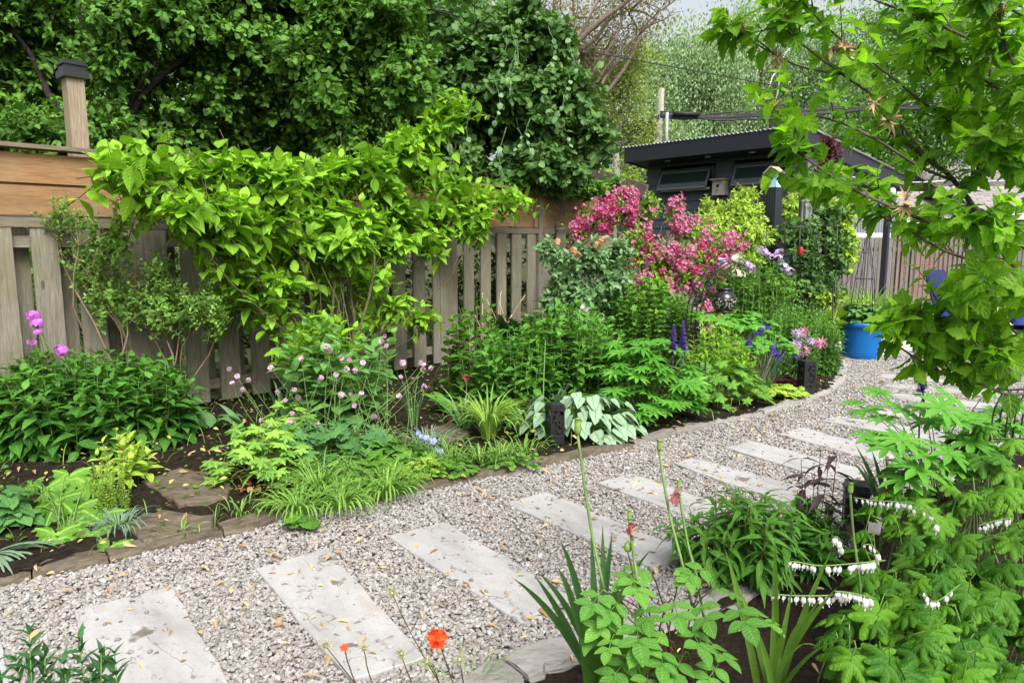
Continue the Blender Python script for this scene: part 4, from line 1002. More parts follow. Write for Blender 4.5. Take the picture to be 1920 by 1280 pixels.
for i in range(13):
    y = U(-5, 5); cable('strand', None, [(1238, 214 + y, 20.9), (1300, 215 + U(-4, 8), 20.9), (1400, 214 + U(-5, 12), 20.9), (1500, 208 + U(-3, 6), 20.9), (1620, 203 + U(-3, 3), 20.9), (1960, 190 + U(-8, 8), 20.9)], U(.008, .03), parent=th, sag=U(-.03, .10))
for i in range(5): cable('strand', None, [(1236, 216 + U(-3, 6), 20.9), (1200, 228 + 5 * i, 20.9), (1165, 240 + 9 * i, 20.9), (1000, 275 + 10 * i, 20.9)], .014, parent=th)
mb = MB(); mb.tube([W(1262, 213, 20.8), W(1312, 214, 20.8)], .06, 8); mb.build('splice_case', CBL, th)
cable('service_wire', 'thin wire running above the cable bundle past the pole top', [(1100, 178, 21), (1240, 195, 21), (1450, 200, 21), (1900, 208, 21)], .008)

# pergola post with blue bird house, wooden nest box on the shed
th = thing('pergola_post', 'black square post carrying the pale blue bird house in front of the shed', 'post', tuple(W(1450, 453, 11) * [1, 1, 0]))
c = W(1450, 352, 11); mb = MB(); mb.box((c[0], c[1], c[2] / 2), (.2, .2, c[2]), RS)
for k in (-.07, -.025, .02, .065): mb.box(np.array([c[0], c[1], c[2] / 2]) - SB3 * .1 + SA3 * k, (.014, .012, c[2] - .02), RS)
mb.build('post', FASC, th, smooth=False)
def birdhouse(name, label, c, w, d, h, wall, roofm, R, slant=False):
    th = thing(name, label, 'bird house', tuple(c)); c = np.asarray(c, float)
    mb = MB(); y0 = -d / 2
    if not slant: mb.prism([(-w / 2, 0), (w / 2, 0), (w / 2, h), (0, h + w * .45), (-w / 2, h)], -d / 2, d / 2, R @ np.array([[1, 0, 0], [0, 0, 1], [0, 1, 0]]), c)
    else: mb.box(c + UP * h / 2, (w, d, h), R)
    mb.build('box', wall, th, smooth=False)
    mb = MB(); X, Yv = R[:, 0], R[:, 1]
    if slant: mb.box(c + UP * (h + .014) - Yv * .02, (w + .06, d + .1, .024), R)
    else:
        for sg in (-1, 1):
            a = math.atan(.9) * sg; Rr = R @ np.array([[math.cos(a), 0, math.sin(a)], [0, 1, 0], [-math.sin(a), 0, math.cos(a)]])
            mb.box(c + UP * (h + w * .24) + X * sg * w * .29 + Rr[:, 2] * .012, (w * .78, d + .06, .018), Rr)
    mb.build('roof', roofm, th, smooth=False)
    mb = MB(); a = np.arange(16) / 16 * 2 * PI; o = c + UP * h * .62 - Yv * (d / 2 + .004)
    ring = [o + X * math.cos(x) * w * .14 + UP * math.sin(x) * w * .14 for x in a]; mb.add(np.array(ring + [r + Yv * .01 for r in ring]), [np.array([list(range(16))]), np.array([[i, 16 + i, 16 + (i + 1) % 16, (i + 1) % 16] for i in range(16)])]); mb.build('entrance_hole', BLK, th, smooth=False)
    mb = MB(); mb.tube([c + UP * h * .35 - Yv * d / 2, c + UP * h * .35 - Yv * (d / 2 + .05)], .01, 6); mb.build('perch', BARK, th)
    return th
birdhouse('bird_house', 'pale blue wooden bird house with a reddish pitched roof on the black post', np.array([c[0], c[1], c[2] + .002]), .19, .17, .2, simple('blue_paint', (.32, .55, .62), .6, noise=(.4, .62, .68)), simple('faded_red_roof', (.36, .22, .17), .7, noise=(.45, .32, .25)), RS)
nb_ = SP_(1.96, -.12, 2.55); birdhouse('nest_box', 'grey weathered nest box fixed to the shed wall between the windows', nb_, .26, .2, .3, simple('grey_wood', (.30, .28, .25), .8, noise=(.4, .38, .34), scale=12), simple('grey_wood_roof', (.25, .23, .21), .8, noise=(.33, .3, .28)), RS, True)

# ---- back fence of thin slats, far garages, furniture
th = thing('slatted_fence', 'grey-brown picket fence of narrow slats closing the far end of the patio', 'fence', tuple(G(1700, 604)))
A0, A1 = W(1575, 453, 14.2)[:2], W(1990, 453, 14.9)[:2]; dd = nrm(A1 - A0); Ls = np.linalg.norm(A1 - A0); d3 = np.array([*dd, 0]); n3 = np.array([-dd[1], dd[0], 0])
SLT = wood_mat('slat_wood', (.13, .12, .105), (.22, .205, .185), (.29, .27, .25), knots=False)
mb = MB(); s = .03
while s < Ls: board(mb, np.array([*(A0 + dd * s), .86]), (1.7, .018, .062), UP, d3); s += .105
mb.build('slat_panel', SLT, th, smooth=False)
for z in (.35, 1.45):
    mb = MB(); board(mb, np.array([*(A0 + dd * Ls / 2), z]) + n3 * .035, (Ls, .045, .08), d3); mb.build('rail', SLT, th, smooth=False)
mb = MB(); board(mb, np.array([*(A0 + dd * .55), 1.725]), (1.1, .09, .03), d3, n3); mb.build('top_cap', simple('white_trim', (.55, .55, .53), .6), th, smooth=False)
for s in (.0, Ls / 3, 2 * Ls / 3, Ls):
    mb = MB(); board(mb, np.array([*(A0 + dd * s), .87]) + n3 * .1, (1.74, .09, .09), UP, d3); mb.build('fence_post', SLT, th, smooth=False)
def shingle(name):
    m, nt, out = nodes(name); tc = N(nt, 'TexCoord'); br = N(nt, 'TexBrick', i_Scale=1.0)
    br.inputs['Color1'].default_value = (.20, .18, .17, 1); br.inputs['Color2'].default_value = (.32, .29, .28, 1); br.inputs['Mortar'].default_value = (.06, .055, .05, 1)
    br.inputs['Brick Width'].default_value = .32; br.inputs['Row Height'].default_value = .14; br.inputs['Mortar Size'].default_value = .012
    L(nt, tc.outputs['UV'], br.inputs['Vector']); p = N(nt, 'BsdfPrincipled', i_Roughness=.9); L(nt, br.outputs['Color'], p.inputs['Base Color']); L(nt, p.outputs[0], out.inputs[0]); return m
SHG = shingle('asphalt_shingle')
def brickm():
    m, nt, out = nodes('red_brick'); tc = N(nt, 'TexCoord'); br = N(nt, 'TexBrick', i_Scale=1.0)
    br.inputs['Color1'].default_value = (.30, .045, .035, 1); br.inputs['Color2'].default_value = (.42, .08, .06, 1); br.inputs['Mortar'].default_value = (.30, .25, .23, 1)
    br.inputs['Brick Width'].default_value = .22; br.inputs['Row Height'].default_value = .075; br.inputs['Mortar Size'].default_value = .01
    L(nt, tc.outputs['UV'], br.inputs['Vector']); p = N(nt, 'BsdfPrincipled', i_Roughness=.85); L(nt, br.outputs['Color'], p.inputs['Base Color']); L(nt, p.outputs[0], out.inputs[0]); return m
BRK = brickm()
def garage(label, x0, x1, Y, ze, zr, depth, wallm):
    a, b = W(x0, 453, Y), W(x1, 453, Y); a[2] = b[2] = 0; th = thing('garage', label, 'garage', tuple(a)); w = b[0] - a[0]
    mb = MB(); v = np.array([(a[0], Y, 0), (b[0], Y, 0), (b[0], Y, ze), (a[0], Y, ze), (a[0], Y + depth, 0), (b[0], Y + depth, 0), (b[0], Y + depth, ze), (a[0], Y + depth, ze)])
    for f in ([0, 1, 2, 3], [4, 0, 3, 7], [1, 5, 6, 2], [5, 4, 7, 6]):
        q = v[f]; mb.add(q, np.array([[0, 1, 2, 3]]), np.array([(0, 0), (w, 0), (w, ze), (0, ze)]))
    for x in (a[0], b[0]): mb.add(np.array([(x, Y, ze), (x, Y + depth, ze), (x, Y + depth / 2, zr - .05)]), np.array([[0, 1, 2]]))
    mb.build('wall', wallm, th, smooth=False)
    mb = MB(); e = .35
    for y0, y1 in ((Y - e, Y + depth / 2), (Y + depth + e, Y + depth / 2)):
        q = np.array([(a[0] - e, y0, ze - .08), (b[0] + e, y0, ze - .08), (b[0] + e, y1, zr), (a[0] - e, y1, zr)]); ln = math.hypot(y1 - y0, zr - ze)
        mb.add(q, np.array([[0, 1, 2, 3]]), np.array([(0, 0), (w, 0), (w, ln), (0, ln)]))
    r = mb.build('roof', SHG, th, smooth=False); s = r.modifiers.new('thickness', 'SOLIDIFY'); s.thickness = .06; s.offset = -1
    mb = MB(); mb.box(((a[0] + b[0]) / 2, Y - e - .012, ze - .12), (w + 2 * e, .022, .14)); mb.build('eave_trim', simple('pale_trim', (.5, .49, .47), .6), th, smooth=False)
    return th
garage('small red brick garage with shingled roof seen past the hibiscus', 1700, 1850, 18.5, 2.25, 2.95, 4, BRK)
garage('grey garage with a wide shingled roof at the far end', 1795, 2150, 24, 3.0, 4.35, 6, GSID)
garage('dark garage gable behind the slatted fence and the lounge chair', 1870, 2200, 17.2, 2.3, 3.0, 4, SID)
th = thing('string_light_post', 'dark post holding white string light cords near the shed side', 'post', tuple(G(1668, 606)))
q = W(1668, 352, 12.8); mb = MB(); mb.box((q[0], q[1], q[2] / 2), (.09, .09, q[2]), RS); mb.build('post', FASC, th, smooth=False)
WHT = simple('white_plastic', (.6, .6, .6), .4)
mb = MB(); mb.lathe([(0, 0), (.04, 0), (.05, .03), (.05, .1), (.02, .13), (0, .13)], W(1673, 366, 12.7)); mb.build('bracket', WHT, th)
mb = MB()
P = [W(1525, 330, 11.5), W(1600, 332, 12.2), W(1673, 340, 12.7), W(1780, 338, 12.6), W(1960, 335, 12)]; out = []
for i in range(4): out += [P[i] * (1 - t) + P[i + 1] * t - UP * .1 * t * (1 - t) for t in np.linspace(0, 1, 8, endpoint=False)]
mb.tube(out, .008, 5); tag(mb.build('string_light', WHT), 'white string light cord stretched in front of the grey shed gable', 'cord')

# furniture: navy lounge chairs, low table (mostly behind the hibiscus)
NAVY = simple('navy_fabric', (.012, .016, .05), .8, .2, noise=(.02, .03, .09), scale=10, bump=.3)
BLUE = simple('blue_cushion', (.015, .025, .11), .8, .2, noise=(.025, .04, .16), scale=6, bump=.4)
def cushion(mb, c, s, R):
    p = blade(lambda t: .5, 2)
    n = 8; v = []; c = np.asarray(c, float)
    for sg in (-1, 1):
        for i in range(n + 1):
            for j in range(n + 1):
                x, y = i / n * 2 - 1, j / n * 2 - 1; e = (1 - x ** 6) * (1 - y ** 6)
                v.append(c + R @ np.array([x * s[0] / 2, y * s[1] / 2, sg * s[2] / 2 * (.15 + .85 * e ** .5)]))
    m = n + 1; f = [[b + i * m + j, b + i * m + j + 1, b + (i + 1) * m + j + 1, b + (i + 1) * m + j] for b in (0, m * m) for i in range(n) for j in range(n)]
    ed = [(0, j) for j in range(n)] + [(i, n) for i in range(n)] + [(n, n - j) for j in range(n)] + [(n - i, 0) for i in range(n)]
    for k in range(len(ed)):
        a, b = ed[k], ed[(k + 1) % len(ed)]; f.append([a[0] * m + a[1], b[0] * m + b[1], m * m + b[0] * m + b[1], m * m + a[0] * m + a[1]])
    mb.add(np.array(v), np.array(f))
def rotz(a): return np.array([[math.cos(a), -math.sin(a), 0], [math.sin(a), math.cos(a), 0], [0, 0, 1.]])
def lounge(c, rz, label):
    th = thing('lounge_chair', label, 'chair', tuple(c), 'navy lounge chairs on the patio'); c = np.asarray(c, float); R = rotz(rz)
    mb = MB(); cushion(mb, c + R @ np.array([0, 0, .40]), (.6, .62, .16), R); mb.build('seat_cushion', BLUE, th)
    tl = R @ np.array([[1, 0, 0], [0, math.cos(1.25), -math.sin(1.25)], [0, math.sin(1.25), math.cos(1.25)]])
    mb = MB(); cushion(mb, c + R @ np.array([0, .36, .78]), (.6, .75, .15), tl); mb.build('back_cushion', NAVY, th)
    mb = MB(); cushion(mb, c + R @ np.array([.05, .24, .62]), (.4, .32, .13), tl); mb.build('pillow', BLUE, th)
    for sx in (-1, 1):
        mb = MB(); mb.tube([c + R @ np.array(p) for p in ((sx * .36, -.33, 0), (sx * .36, -.33, .58), (sx * .36, .35, .58), (sx * .36, .42, 0))], .018, 8); mb.build('arm_frame', BLK, th)
    mb = MB(); mb.box(c + R @ np.array([0, 0, .3]), (.7, .68, .04), R); mb.build('seat_frame', BLK, th, smooth=False)
lounge(G(1800, 640) + [0, .0, 0], .6, 'navy lounge chair with a blue pillow nearest the slatted fence')
lounge(G(1935, 655), -.5, 'navy lounge chair half outside the picture beside the second blue pot')
th = thing('side_table', 'low table with dark slatted top in front of the lounge chairs', 'table', tuple(G(1790, 668))); c = G(1790, 668); R = rotz(.25)
mb = MB()
for k in range(6): mb.box(c + R @ np.array([0, -.22 + .088 * k, .30]), (.75, .078, .025), R)
mb.build('tabletop', simple('dark_table_wood', (.06, .04, .035), .5, noise=(.1, .07, .06), scale=6), th, smooth=False)
for sx in (-1, 1):
    for sy in (-1, 1):
        mb = MB(); mb.box(c + R @ np.array([sx * .34, sy * .2, .143]), (.03, .03, .286), R); mb.build('leg', BLK, th, smooth=False)

# ---- blue pots
POTM = simple('blue_glazed_pot', (.004, .10, .33), .3, .5, noise=(.007, .13, .40), scale=3)
def pot(c, label, s=1.):
    th = thing('planter_pot', label, 'pot', tuple(c), 'blue plant pots')
    mb = MB(); prof = [(0, .0), (.195, 0), (.205, .012), (.222, .12), (.24, .25), (.262, .40), (.268, .425), (.285, .428), (.296, .44), (.300, .475), (.296, .492), (.285, .496), (.272, .485), (.262, .43)]
    mb.lathe([(r * s, z * s) for r, z in prof], c, 56); mb.build('pot_body', POTM, th)
    mb = MB(); mb.lathe([(.262 * s, .43 * s), (.15 * s, .445 * s), (0, .45 * s)], c, 30); mb.build('potting_soil', SOIL, th); return th
POTC = G(1612, 672); pot(POTC, 'big bright blue round pot planted with herbs and a wire obelisk', 1.05)
pot(G(1888, 672), 'smaller blue pot partly hidden behind hibiscus leaves', .62)
th = thing('wire_obelisk', 'thin dark wire obelisk standing in the big blue pot', 'plant support', tuple(POTC + [0, 0, .44]))
top = POTC + [.0, 0, 1.75]
for i in range(5):
    a = i * 2 * PI / 5; mb = MB(); b = POTC + [.19 * math.cos(a), .19 * math.sin(a), .44]; mb.tube([b, b * .45 + top * .55 + [.03 * math.cos(a), .03 * math.sin(a), 0], top], .005, 5); mb.build('upright', BLK, th)
for z, r in ((.75, .16), (1.1, .115), (1.45, .06)):
    mb = MB(); mb.tube([POTC + [r * math.cos(t), r * math.sin(t), z] for t in np.linspace(0, 2 * PI, 20)], .004, 5); mb.build('hoop', BLK, th)
mound('potted_herb', 'soft green herb filling the big blue pot', 'plant', POTC[0], POTC[1], .27, .27, .34, 150, M_BLUEG, 'tri', .11, z0=.44, tint=(.3, 1))
clump('potted_herb', 'yellowish young stems growing in the middle of the big blue pot', 'plant', POTC[0], POTC[1], .18, .18, .42, 40, M_LIME2, tm='small', size=.06, k=7, z0=.44)
th = thing('ornamental_grass', 'arching green grass clump behind the big blue pot', 'grass', tuple(W(1640, 453, 11.5) * [1, 1, 0])); mb = MB(); c = np.array([*W(1640, 453, 11.4)[:2], .03]); n = 520; a = U(0, 2 * PI, n)
straps(mb, c + np.stack([np.cos(a), np.sin(a), 0 * a], 1) * U(0, .13, n)[:, None], a, U(.8, 1.25, n), .006, U(.8, 1.25, n), 80, 8); mb.build('blades', M_STRAP, th)
# ================================================================== flowers
def fmat(name, a, b, trans=.3, rough=.5): return simple(name, a, rough, .2, noise=b, scale=60, trans=trans)
F_PINK = fmat('weigela_pink', (.46, .07, .20), (.74, .30, .46)); F_LPINK = fmat('columbine_pink', (.66, .36, .54), (.82, .58, .72))
F_MAG = fmat('phlox_magenta', (.55, .12, .58), (.70, .26, .70)); F_PURP = fmat('lupine_purple', (.14, .08, .36), (.36, .24, .58))
F_WHITE = fmat('white_petal', (.52, .52, .49), (.66, .66, .62), .25); F_LILAC = fmat('lilac_petal', (.48, .32, .62), (.66, .52, .74))
F_BLUE = fmat('blue_petal', (.28, .34, .62), (.45, .50, .74)); F_IRIS = fmat('iris_violet', (.06, .04, .28), (.14, .09, .42))
F_ORANGE = fmat('geum_orange', (.80, .06, .015), (.90, .16, .04)); F_TULIP = fmat('faded_tulip', (.45, .05, .14), (.50, .26, .18))
F_CREAM = fmat('cream_petal', (.66, .66, .50), (.8, .8, .68)); POD = fmat('seed_pod', (.14, .26, .05), (.26, .38, .10), .1)
pet = blade(ovate(.34, .6, .6), 3, .2, .35)
F5 = compose([(pet, (0, 0, 0), i * 2 * PI / 5, 1, .3) for i in range(5)])
trum = compose([(pet, (0, 0, 0), i * 2 * PI / 5, 1, .95) for i in range(5)])
def fcluster(name, tm, n, rad, size, mat, parent, loc, squash=.8, z_in=.6):
    """a head of small flowers round loc"""
    mb = MB(); d = nrm(RNG.normal(0, 1, (n, 3))); P = d * rad * U(.6, 1, n)[:, None] * [1, 1, squash]
    mb.scatter(tm, P + np.asarray(loc), nrm(np.cross(d, RNG.normal(0, 1, (n, 3)))), d, size * U(.8, 1.2, n), U(0, 1, n))
    return mb.build(name, mat, parent, origin=np.asarray(loc) - np.array(parent['_o']))
def flowers(parent, name, tm, pts, n, rad, size, mats, protos=3, squash=.8):
    """copies of a few flower heads at the given points, each a part of the plant"""
    mats = mats if isinstance(mats, (list, tuple)) else [mats]; src = []
    o = np.array(parent['_o'])
    for i, p in enumerate(pts):
        if i < protos * len(mats): src.append(fcluster(name, tm, n, rad, size, mats[i % len(mats)], parent, p, squash))
        else:
            c = src[int(U(0, len(src)))].copy(); COL.objects.link(c); c.parent = parent; c.location = Vector(np.asarray(p) - o)
            c.rotation_euler = (U(-.5, .5), U(-.5, .5), U(0, 6.28)); c.scale = [U(.75, 1.25)] * 3
def stalks(parent, pairs, r=.003, mat=None, lift=.05, name='flower_stalk'):
    mb = MB(); A = np.array([p[0] for p in pairs], float); B = np.array([p[1] for p in pairs], float)
    mb.tubes(quad(A, B, np.linalg.norm(B - A, axis=1)[:, None] * RNG.normal(0, lift, (len(A), 3)) * [1, 1, .2], 7), np.linspace(1.3, .7, 7)[None] * r * np.ones((len(A), 1)), 4)
    return mb.build(name, mat or STEMG, parent)

def yat(px, py, Y): return W(px, py, Y)
def gx(px, py): return G(px, py, .05)

def FY(px): return FP(fs_at(px))[1]
# ================================================================== bed along the fence
# 1 leafy phlox clump at the lower left corner of the fence
for k, (px, py, rx, ry, h, n, lab) in enumerate([(-60, 860, .55, .5, .62, 120, 'dense dark green lance-leaved clump cut by the photo edge below the widest pickets'),
     (95, 850, .62, .5, .66, 165, 'broad dense clump of glossy pointed leaves under the magenta flower heads'),
     (225, 845, .34, .38, .60, 80, 'dense pointed-leaf clump ending beside the shaded pickets and bare soil')]):
    c = gx(px, py); c = c + [0, .35, 0]
    clump('phlox_clump', lab, 'plant', c[0], c[1], rx, ry, h, n, M_PHLOX, tm=['ovate2'], size=.155, k=7, dome=.28, tip=.55, pitch=(85, 40), up=.6, droop=.25, young=.25, group='pointed-leaf clumps below the pickets', tint=(.1, .6))
c = gx(80, 830); th = thing('dames_rocket', 'tall stems with magenta-purple flower heads in front of the widest pickets', 'flower', tuple(c))
tops = [W(62, 592, 5.3), W(70, 606, 5.3), W(115, 656, 5.1), W(60, 640, 5.2), W(70, 622, 5.25)]
stalks(th, [(c + [.05 * i, .2, .1], t) for i, t in enumerate(tops)], .005)
flowers(th, 'flower_head', F5, tops[:3], 26, .045, .028, F_MAG, 3); flowers(th, 'flower_head', F5, tops[3:], 6, .03, .02, F_MAG, 1)
fo = MB(); P0 = np.array([[t[0], t[1], .5] for t in tops]); twigs(fo, None, P0, np.array(tops) - [0, 0, .08], 6, 'narrow', .09, pair=1); fo.build('foliage', M_PHLOX, th)

# 2 small-leaved bush against the pickets
b = FP(fs_at(292), .32, .05); Yb = b[1] - .05
shrub('box_bush', 'loose small-leaved bush on thin brown stems against the weathered pickets', 'bush', (b[0], b[1], .05),
      [(205, 540, Yb - .3, 62, 70, .25, 52), (290, 560, Yb - .2, 70, 60, .25, 80), (365, 560, Yb - .15, 60, 45, .25, 76), (215, 440, Yb - .35, 40, 60, .2, 26), (300, 500, Yb - .2, 30, 40, .2, 22), (150, 500, Yb - .4, 35, 60, .15, 14), (400, 585, Yb - .1, 30, 22, .15, 24)],
      M_BOX, STEMB, 'small', .052, 9, .26, .016, ups=.9, lift=.03, pitch=(70, 35), up=.4, r=.0025, start=.1, svar=.35, young=.35)
shrub('box_bush', 'wispy small-leaved shoots reaching up over the cedar boards', 'bush', (b[0] - .35, b[1] - .32, .05), [(100, 385, Yb - .45, 50, 28, .15, 16), (140, 400, Yb - .45, 40, 25, .15, 12), (160, 455, Yb - .4, 35, 30, .15, 10), (178, 430, Yb - .4, 15, 45, .1, 14)],
      M_BOX, STEMB, 'small', .04, 9, .26, .012, ups=1.2, lift=.02, pitch=(65, 35), up=.4, r=.002, start=.1, svar=.35, young=.3)

# 3 the big lime dogwood-like shrub
b = gx(640, 765); Y0 = 6.5
LM = dict(lift=-.03, pitch=(78, 32), up=.68, droop=.3, tip=.7, r=.0035, start=.2, young=.3, svar=.42, tint=(.25, .75))  # young here covers fresh growth and painted-in light on the upper shoots
LB_ = [(215, 285, 30, 22, 10), (260, 275, 40, 22, 16), (320, 300, 50, 26, 24), (390, 300, 55, 30, 30), (450, 285, 50, 25, 26), (520, 300, 55, 28, 32), (590, 300, 55, 30, 34), (650, 290, 50, 28, 30), (700, 280, 45, 28, 24),
  (760, 265, 40, 28, 20), (805, 235, 32, 24, 13), (845, 195, 24, 18, 9), (865, 180, 10, 12, 4), (790, 300, 45, 22, 18), (730, 330, 60, 26, 26), (850, 335, 45, 20, 17), (905, 362, 35, 14, 12), (950, 362, 30, 10, 9), (985, 362, 16, 8, 4), (890, 395, 45, 20, 14), (830, 380, 50, 22, 18),
  (270, 330, 35, 22, 11), (340, 355, 50, 26, 18), (420, 370, 60, 30, 28), (500, 375, 65, 34, 36), (590, 375, 65, 34, 38), (670, 380, 65, 34, 36), (750, 390, 60, 30, 24), (380, 425, 45, 28, 15), (450, 440, 60, 30, 26), (540, 445, 65, 34, 32), (640, 445, 65, 34, 30), (730, 440, 55, 30, 22), (800, 440, 40, 24, 11), (880, 430, 30, 16, 6),
  (440, 505, 55, 28, 16), (520, 515, 60, 30, 20), (600, 510, 55, 30, 17), (690, 510, 45, 30, 15), (740, 560, 30, 34, 10), (690, 570, 22, 28, 7), (790, 580, 20, 34, 8), (500, 575, 45, 26, 9), (560, 640, 45, 28, 12), (580, 600, 40, 16, 7), (430, 560, 30, 20, 5)]
shrub('lime_shrub', 'large spreading shrub with bright lime-green pointed leaves in front of the fence', 'shrub', (b[0], b[1], .05),
      [(x, y + (26 if x < 735 and y < 400 else 6), FY(x) - .45 - U(0, .55) - (.5 if y > 590 else 0), rx, ry, .26, int(n * 1.12)) for x, y, rx, ry, n in LB_],
      M_LIME, STEMD, ['ovate', 'ovflat'], .150, 5, .40, .012, ups=.5, **LM)
ls = bpy.data.objects['lime_shrub']; mb = MB(); bb = b
for q in [(520, 400), (640, 380), (740, 420), (430, 380), (700, 300), (590, 420)]: limb(mb, bb + [U(-.1, .1), 0, 0], W(*q, FY(q[0]) - .5), .014, .012, .05, 9, 7)
mb.build('branch', STEMD, ls)

# 4 peony foliage with columbines in front
c = gx(650, 800); 
clump('peony_clump', 'tall green clump with rounded pointed leaves and small buds under the lime shrub', 'plant', c[0], c[1], .34, .30, .92, 34, M_PEON, STEMR, ['ovate', 'ovflat'], .17, 7, dome=.25, spread=1.6, start=.25, tint=(.3, 1), pitch=(80, 45), young=.1)
c2 = gx(590, 800) + [0, .15, 0]
clump('peony_clump', 'yellow-green leafy stems with round buds rising beside the darker peony foliage', 'plant', c2[0], c2[1], .28, .2, 1.0, 22, M_LIME, STEMR, ['ovate'], .15, 6, dome=.2, spread=1.5, start=.45, tint=(.1, .7))
th = thing('columbine', 'airy stems of small double pink columbine flowers in front of the pickets', 'flower', tuple(gx(630, 880)))
fl = [(430, 692), (445, 705), (436, 718), (466, 712), (455, 730), (508, 690), (520, 735), (552, 730), (535, 750), (528, 752), (548, 775), (545, 790), (555, 785), (490, 788), (565, 672), (620, 660), (640, 668), (655, 675), (640, 672), (660, 662), (680, 680), (665, 695), (650, 692), (602, 708), (600, 712), (630, 702), (592, 738), (640, 740), (658, 738), (665, 760), (702, 782), (755, 680), (752, 706), (748, 742), (790, 680), (793, 692), (808, 690), (795, 725), (715, 640), (722, 630), (710, 645), (725, 648), (595, 798), (598, 840), (678, 738), (560, 745), (520, 800), (795, 684), (612, 650)]
pts = [W(x, y, 5.35 + U(-.35, .35)) for x, y in fl]
flowers(th, 'columbine_flower', compose([(pet, (0, 0, 0), i * 2 * PI / 7, 1, .5) for i in range(7)]), pts, 6, .008, .019, [F_LPINK, F_LPINK], 2, 1)
stalks(th, [(gx(520 + 25 * (i % 11), 870 + (i % 3) * 8), p) for i, p in enumerate(pts)], .0022, STEMG, .06)
mound('columbine_foliage', 'low blue-green lobed foliage beneath the pink columbines', 'plant', *gx(610, 870)[:2], .5, .32, .3, 190, M_BLUEG, 'aqui', .12, tint=(.1, .8))
mound('columbine_foliage', 'fresh green lobed leaves beside the pale blue flowers', 'plant', *gx(700, 880)[:2], .25, .2, .22, 100, M_MID, 'aqui', .11, tint=(.4, 1))
# onion-like upright blades
def tuft(name, label, px, py, n, ln, wd, arch, mat=None, rise=75, spread=.05, cat='plant', group=None, tint=(.2, .9), z=.05, a0=0, a1=2 * PI):
    c = G(px, py, z); th = thing(name, label, cat, tuple(c), group); mb = MB(); a = U(a0, a1, n)
    straps(mb, c + np.stack([np.cos(a), np.sin(a), 0 * a], 1) * U(0, spread, n)[:, None], a, U(ln * .65, ln * 1.1, n), wd, U(arch * .6, arch * 1.3, n), rise, 9, tint)
    mb.build('blades', mat or M_STRAP, th); return th
tuft('onion_blades', 'thin upright grey-green blades among the columbines', 775, 800, 26, .42, .004, .35, M_IRIS, 84)
tuft('tulip_leaves', 'two broad folded tulip leaves on dark soil beside the pickets', 470, 815, 4, .34, .045, .5, M_VIB, 60, a0=2, a1=5)
tuft('tulip_leaves', 'broad dusky green leaves sprouting at the foot of the shaded picket', 400, 800, 5, .3, .05, .8, M_IRIS, 50)
tuft('iris_leaves', 'dark upright blades behind the pink columbines', 535, 812, 12, .6, .016, .35, M_IRIS, 80, .08)
# lime cranesbill
c = gx(482, 905); mound('cranesbill', 'lime-green cut-leaved cranesbill with a few red and yellow old leaves', 'plant', c[0], c[1] + .1, 0.34, .28, .36, 120, M_GER, 'cran', .075, STEMR, tint=(0, 1), inner=.35)
c = gx(545, 830); mound('cranesbill', 'higher lime-green cut-leaved patch behind the lower cranesbill', 'plant', c[0], c[1], .22, .18, .33, 55, M_GER, 'cran', .075, STEMR, tint=(.2, 1))
mb = MB(); c = gx(490, 925); th = thing('old_leaves', 'fallen brown and dark red leaves at the foot of the lime cranesbill', 'dead leaves', tuple(c)); n = 16; mb.scatter(T['small'], c + np.c_[RNG.normal(0, .09, n), RNG.normal(0, .04, n), U(.02, .05, n)], RNG.normal(0, 1, (n, 3)) * [1, 1, .3], UP + RNG.normal(0, .4, (n, 3)), .06, U(0, 1, n)); mb.build('leaf', leaf_mat('withered_leaf', (.14, .03, .02), (.38, .2, .1), 'none', trans=.1), th)
# grassy front tufts
GT = [(560, 958, 120, .26, .006, 1.5, 'drooping grassy blades spilling over the stone edging, nearest the cranesbill'), (640, 948, 130, .26, .006, 1.5, 'drooping grassy blades over the edging below the blue flowers'), (725, 925, 130, .28, .006, 1.5, 'grassy blades hanging over the edging beside the blue phlox'), (600, 925, 70, .3, .005, 1.1, 'finer upright grassy blades behind the drooping ones'), (690, 905, 60, .3, .005, 1.1, 'mixed grassy blades under the fresh columbine leaves')]
for (x, y, n, l, w, a, lab) in GT: tuft('grassy_tuft', lab, x, y, n, l, w, a, M_STRAP, 65, .13, group='grassy tufts along the edging', tint=(.2, 1))
tuft('daylily_tuft', 'bright yellow-green fountain of daylily blades in the middle of the bed', 915, 822, 90, .52, .008, 1.15, leaf_mat('bright_strap', (.11, .25, .03), (.32, .48, .09), 'none', trans=.35), 78, .06, tint=(.2, 1))
tuft('daylily_tuft', 'thinner green daylily tuft between the bright one and the black lamp', 985, 812, 45, .42, .009, 1.2, M_STRAP, 74, .08)
tuft('daylily_tuft', 'bluish blades leaning behind the brown seed head', 870, 800, 34, .42, .009, .9, M_IRIS, 70, .07)
# seed head stalk
th = thing('seed_stalk', 'single stalk with a withered reddish seed head before the dark fence foot', 'flower', tuple(gx(874, 800))); t_ = W(875, 708, 6.1); stalks(th, [(gx(873, 800), t_)], .004, STEMB, .01); flowers(th, 'seed_head', pet, [t_], 12, .02, .04, F_TULIP, 1)
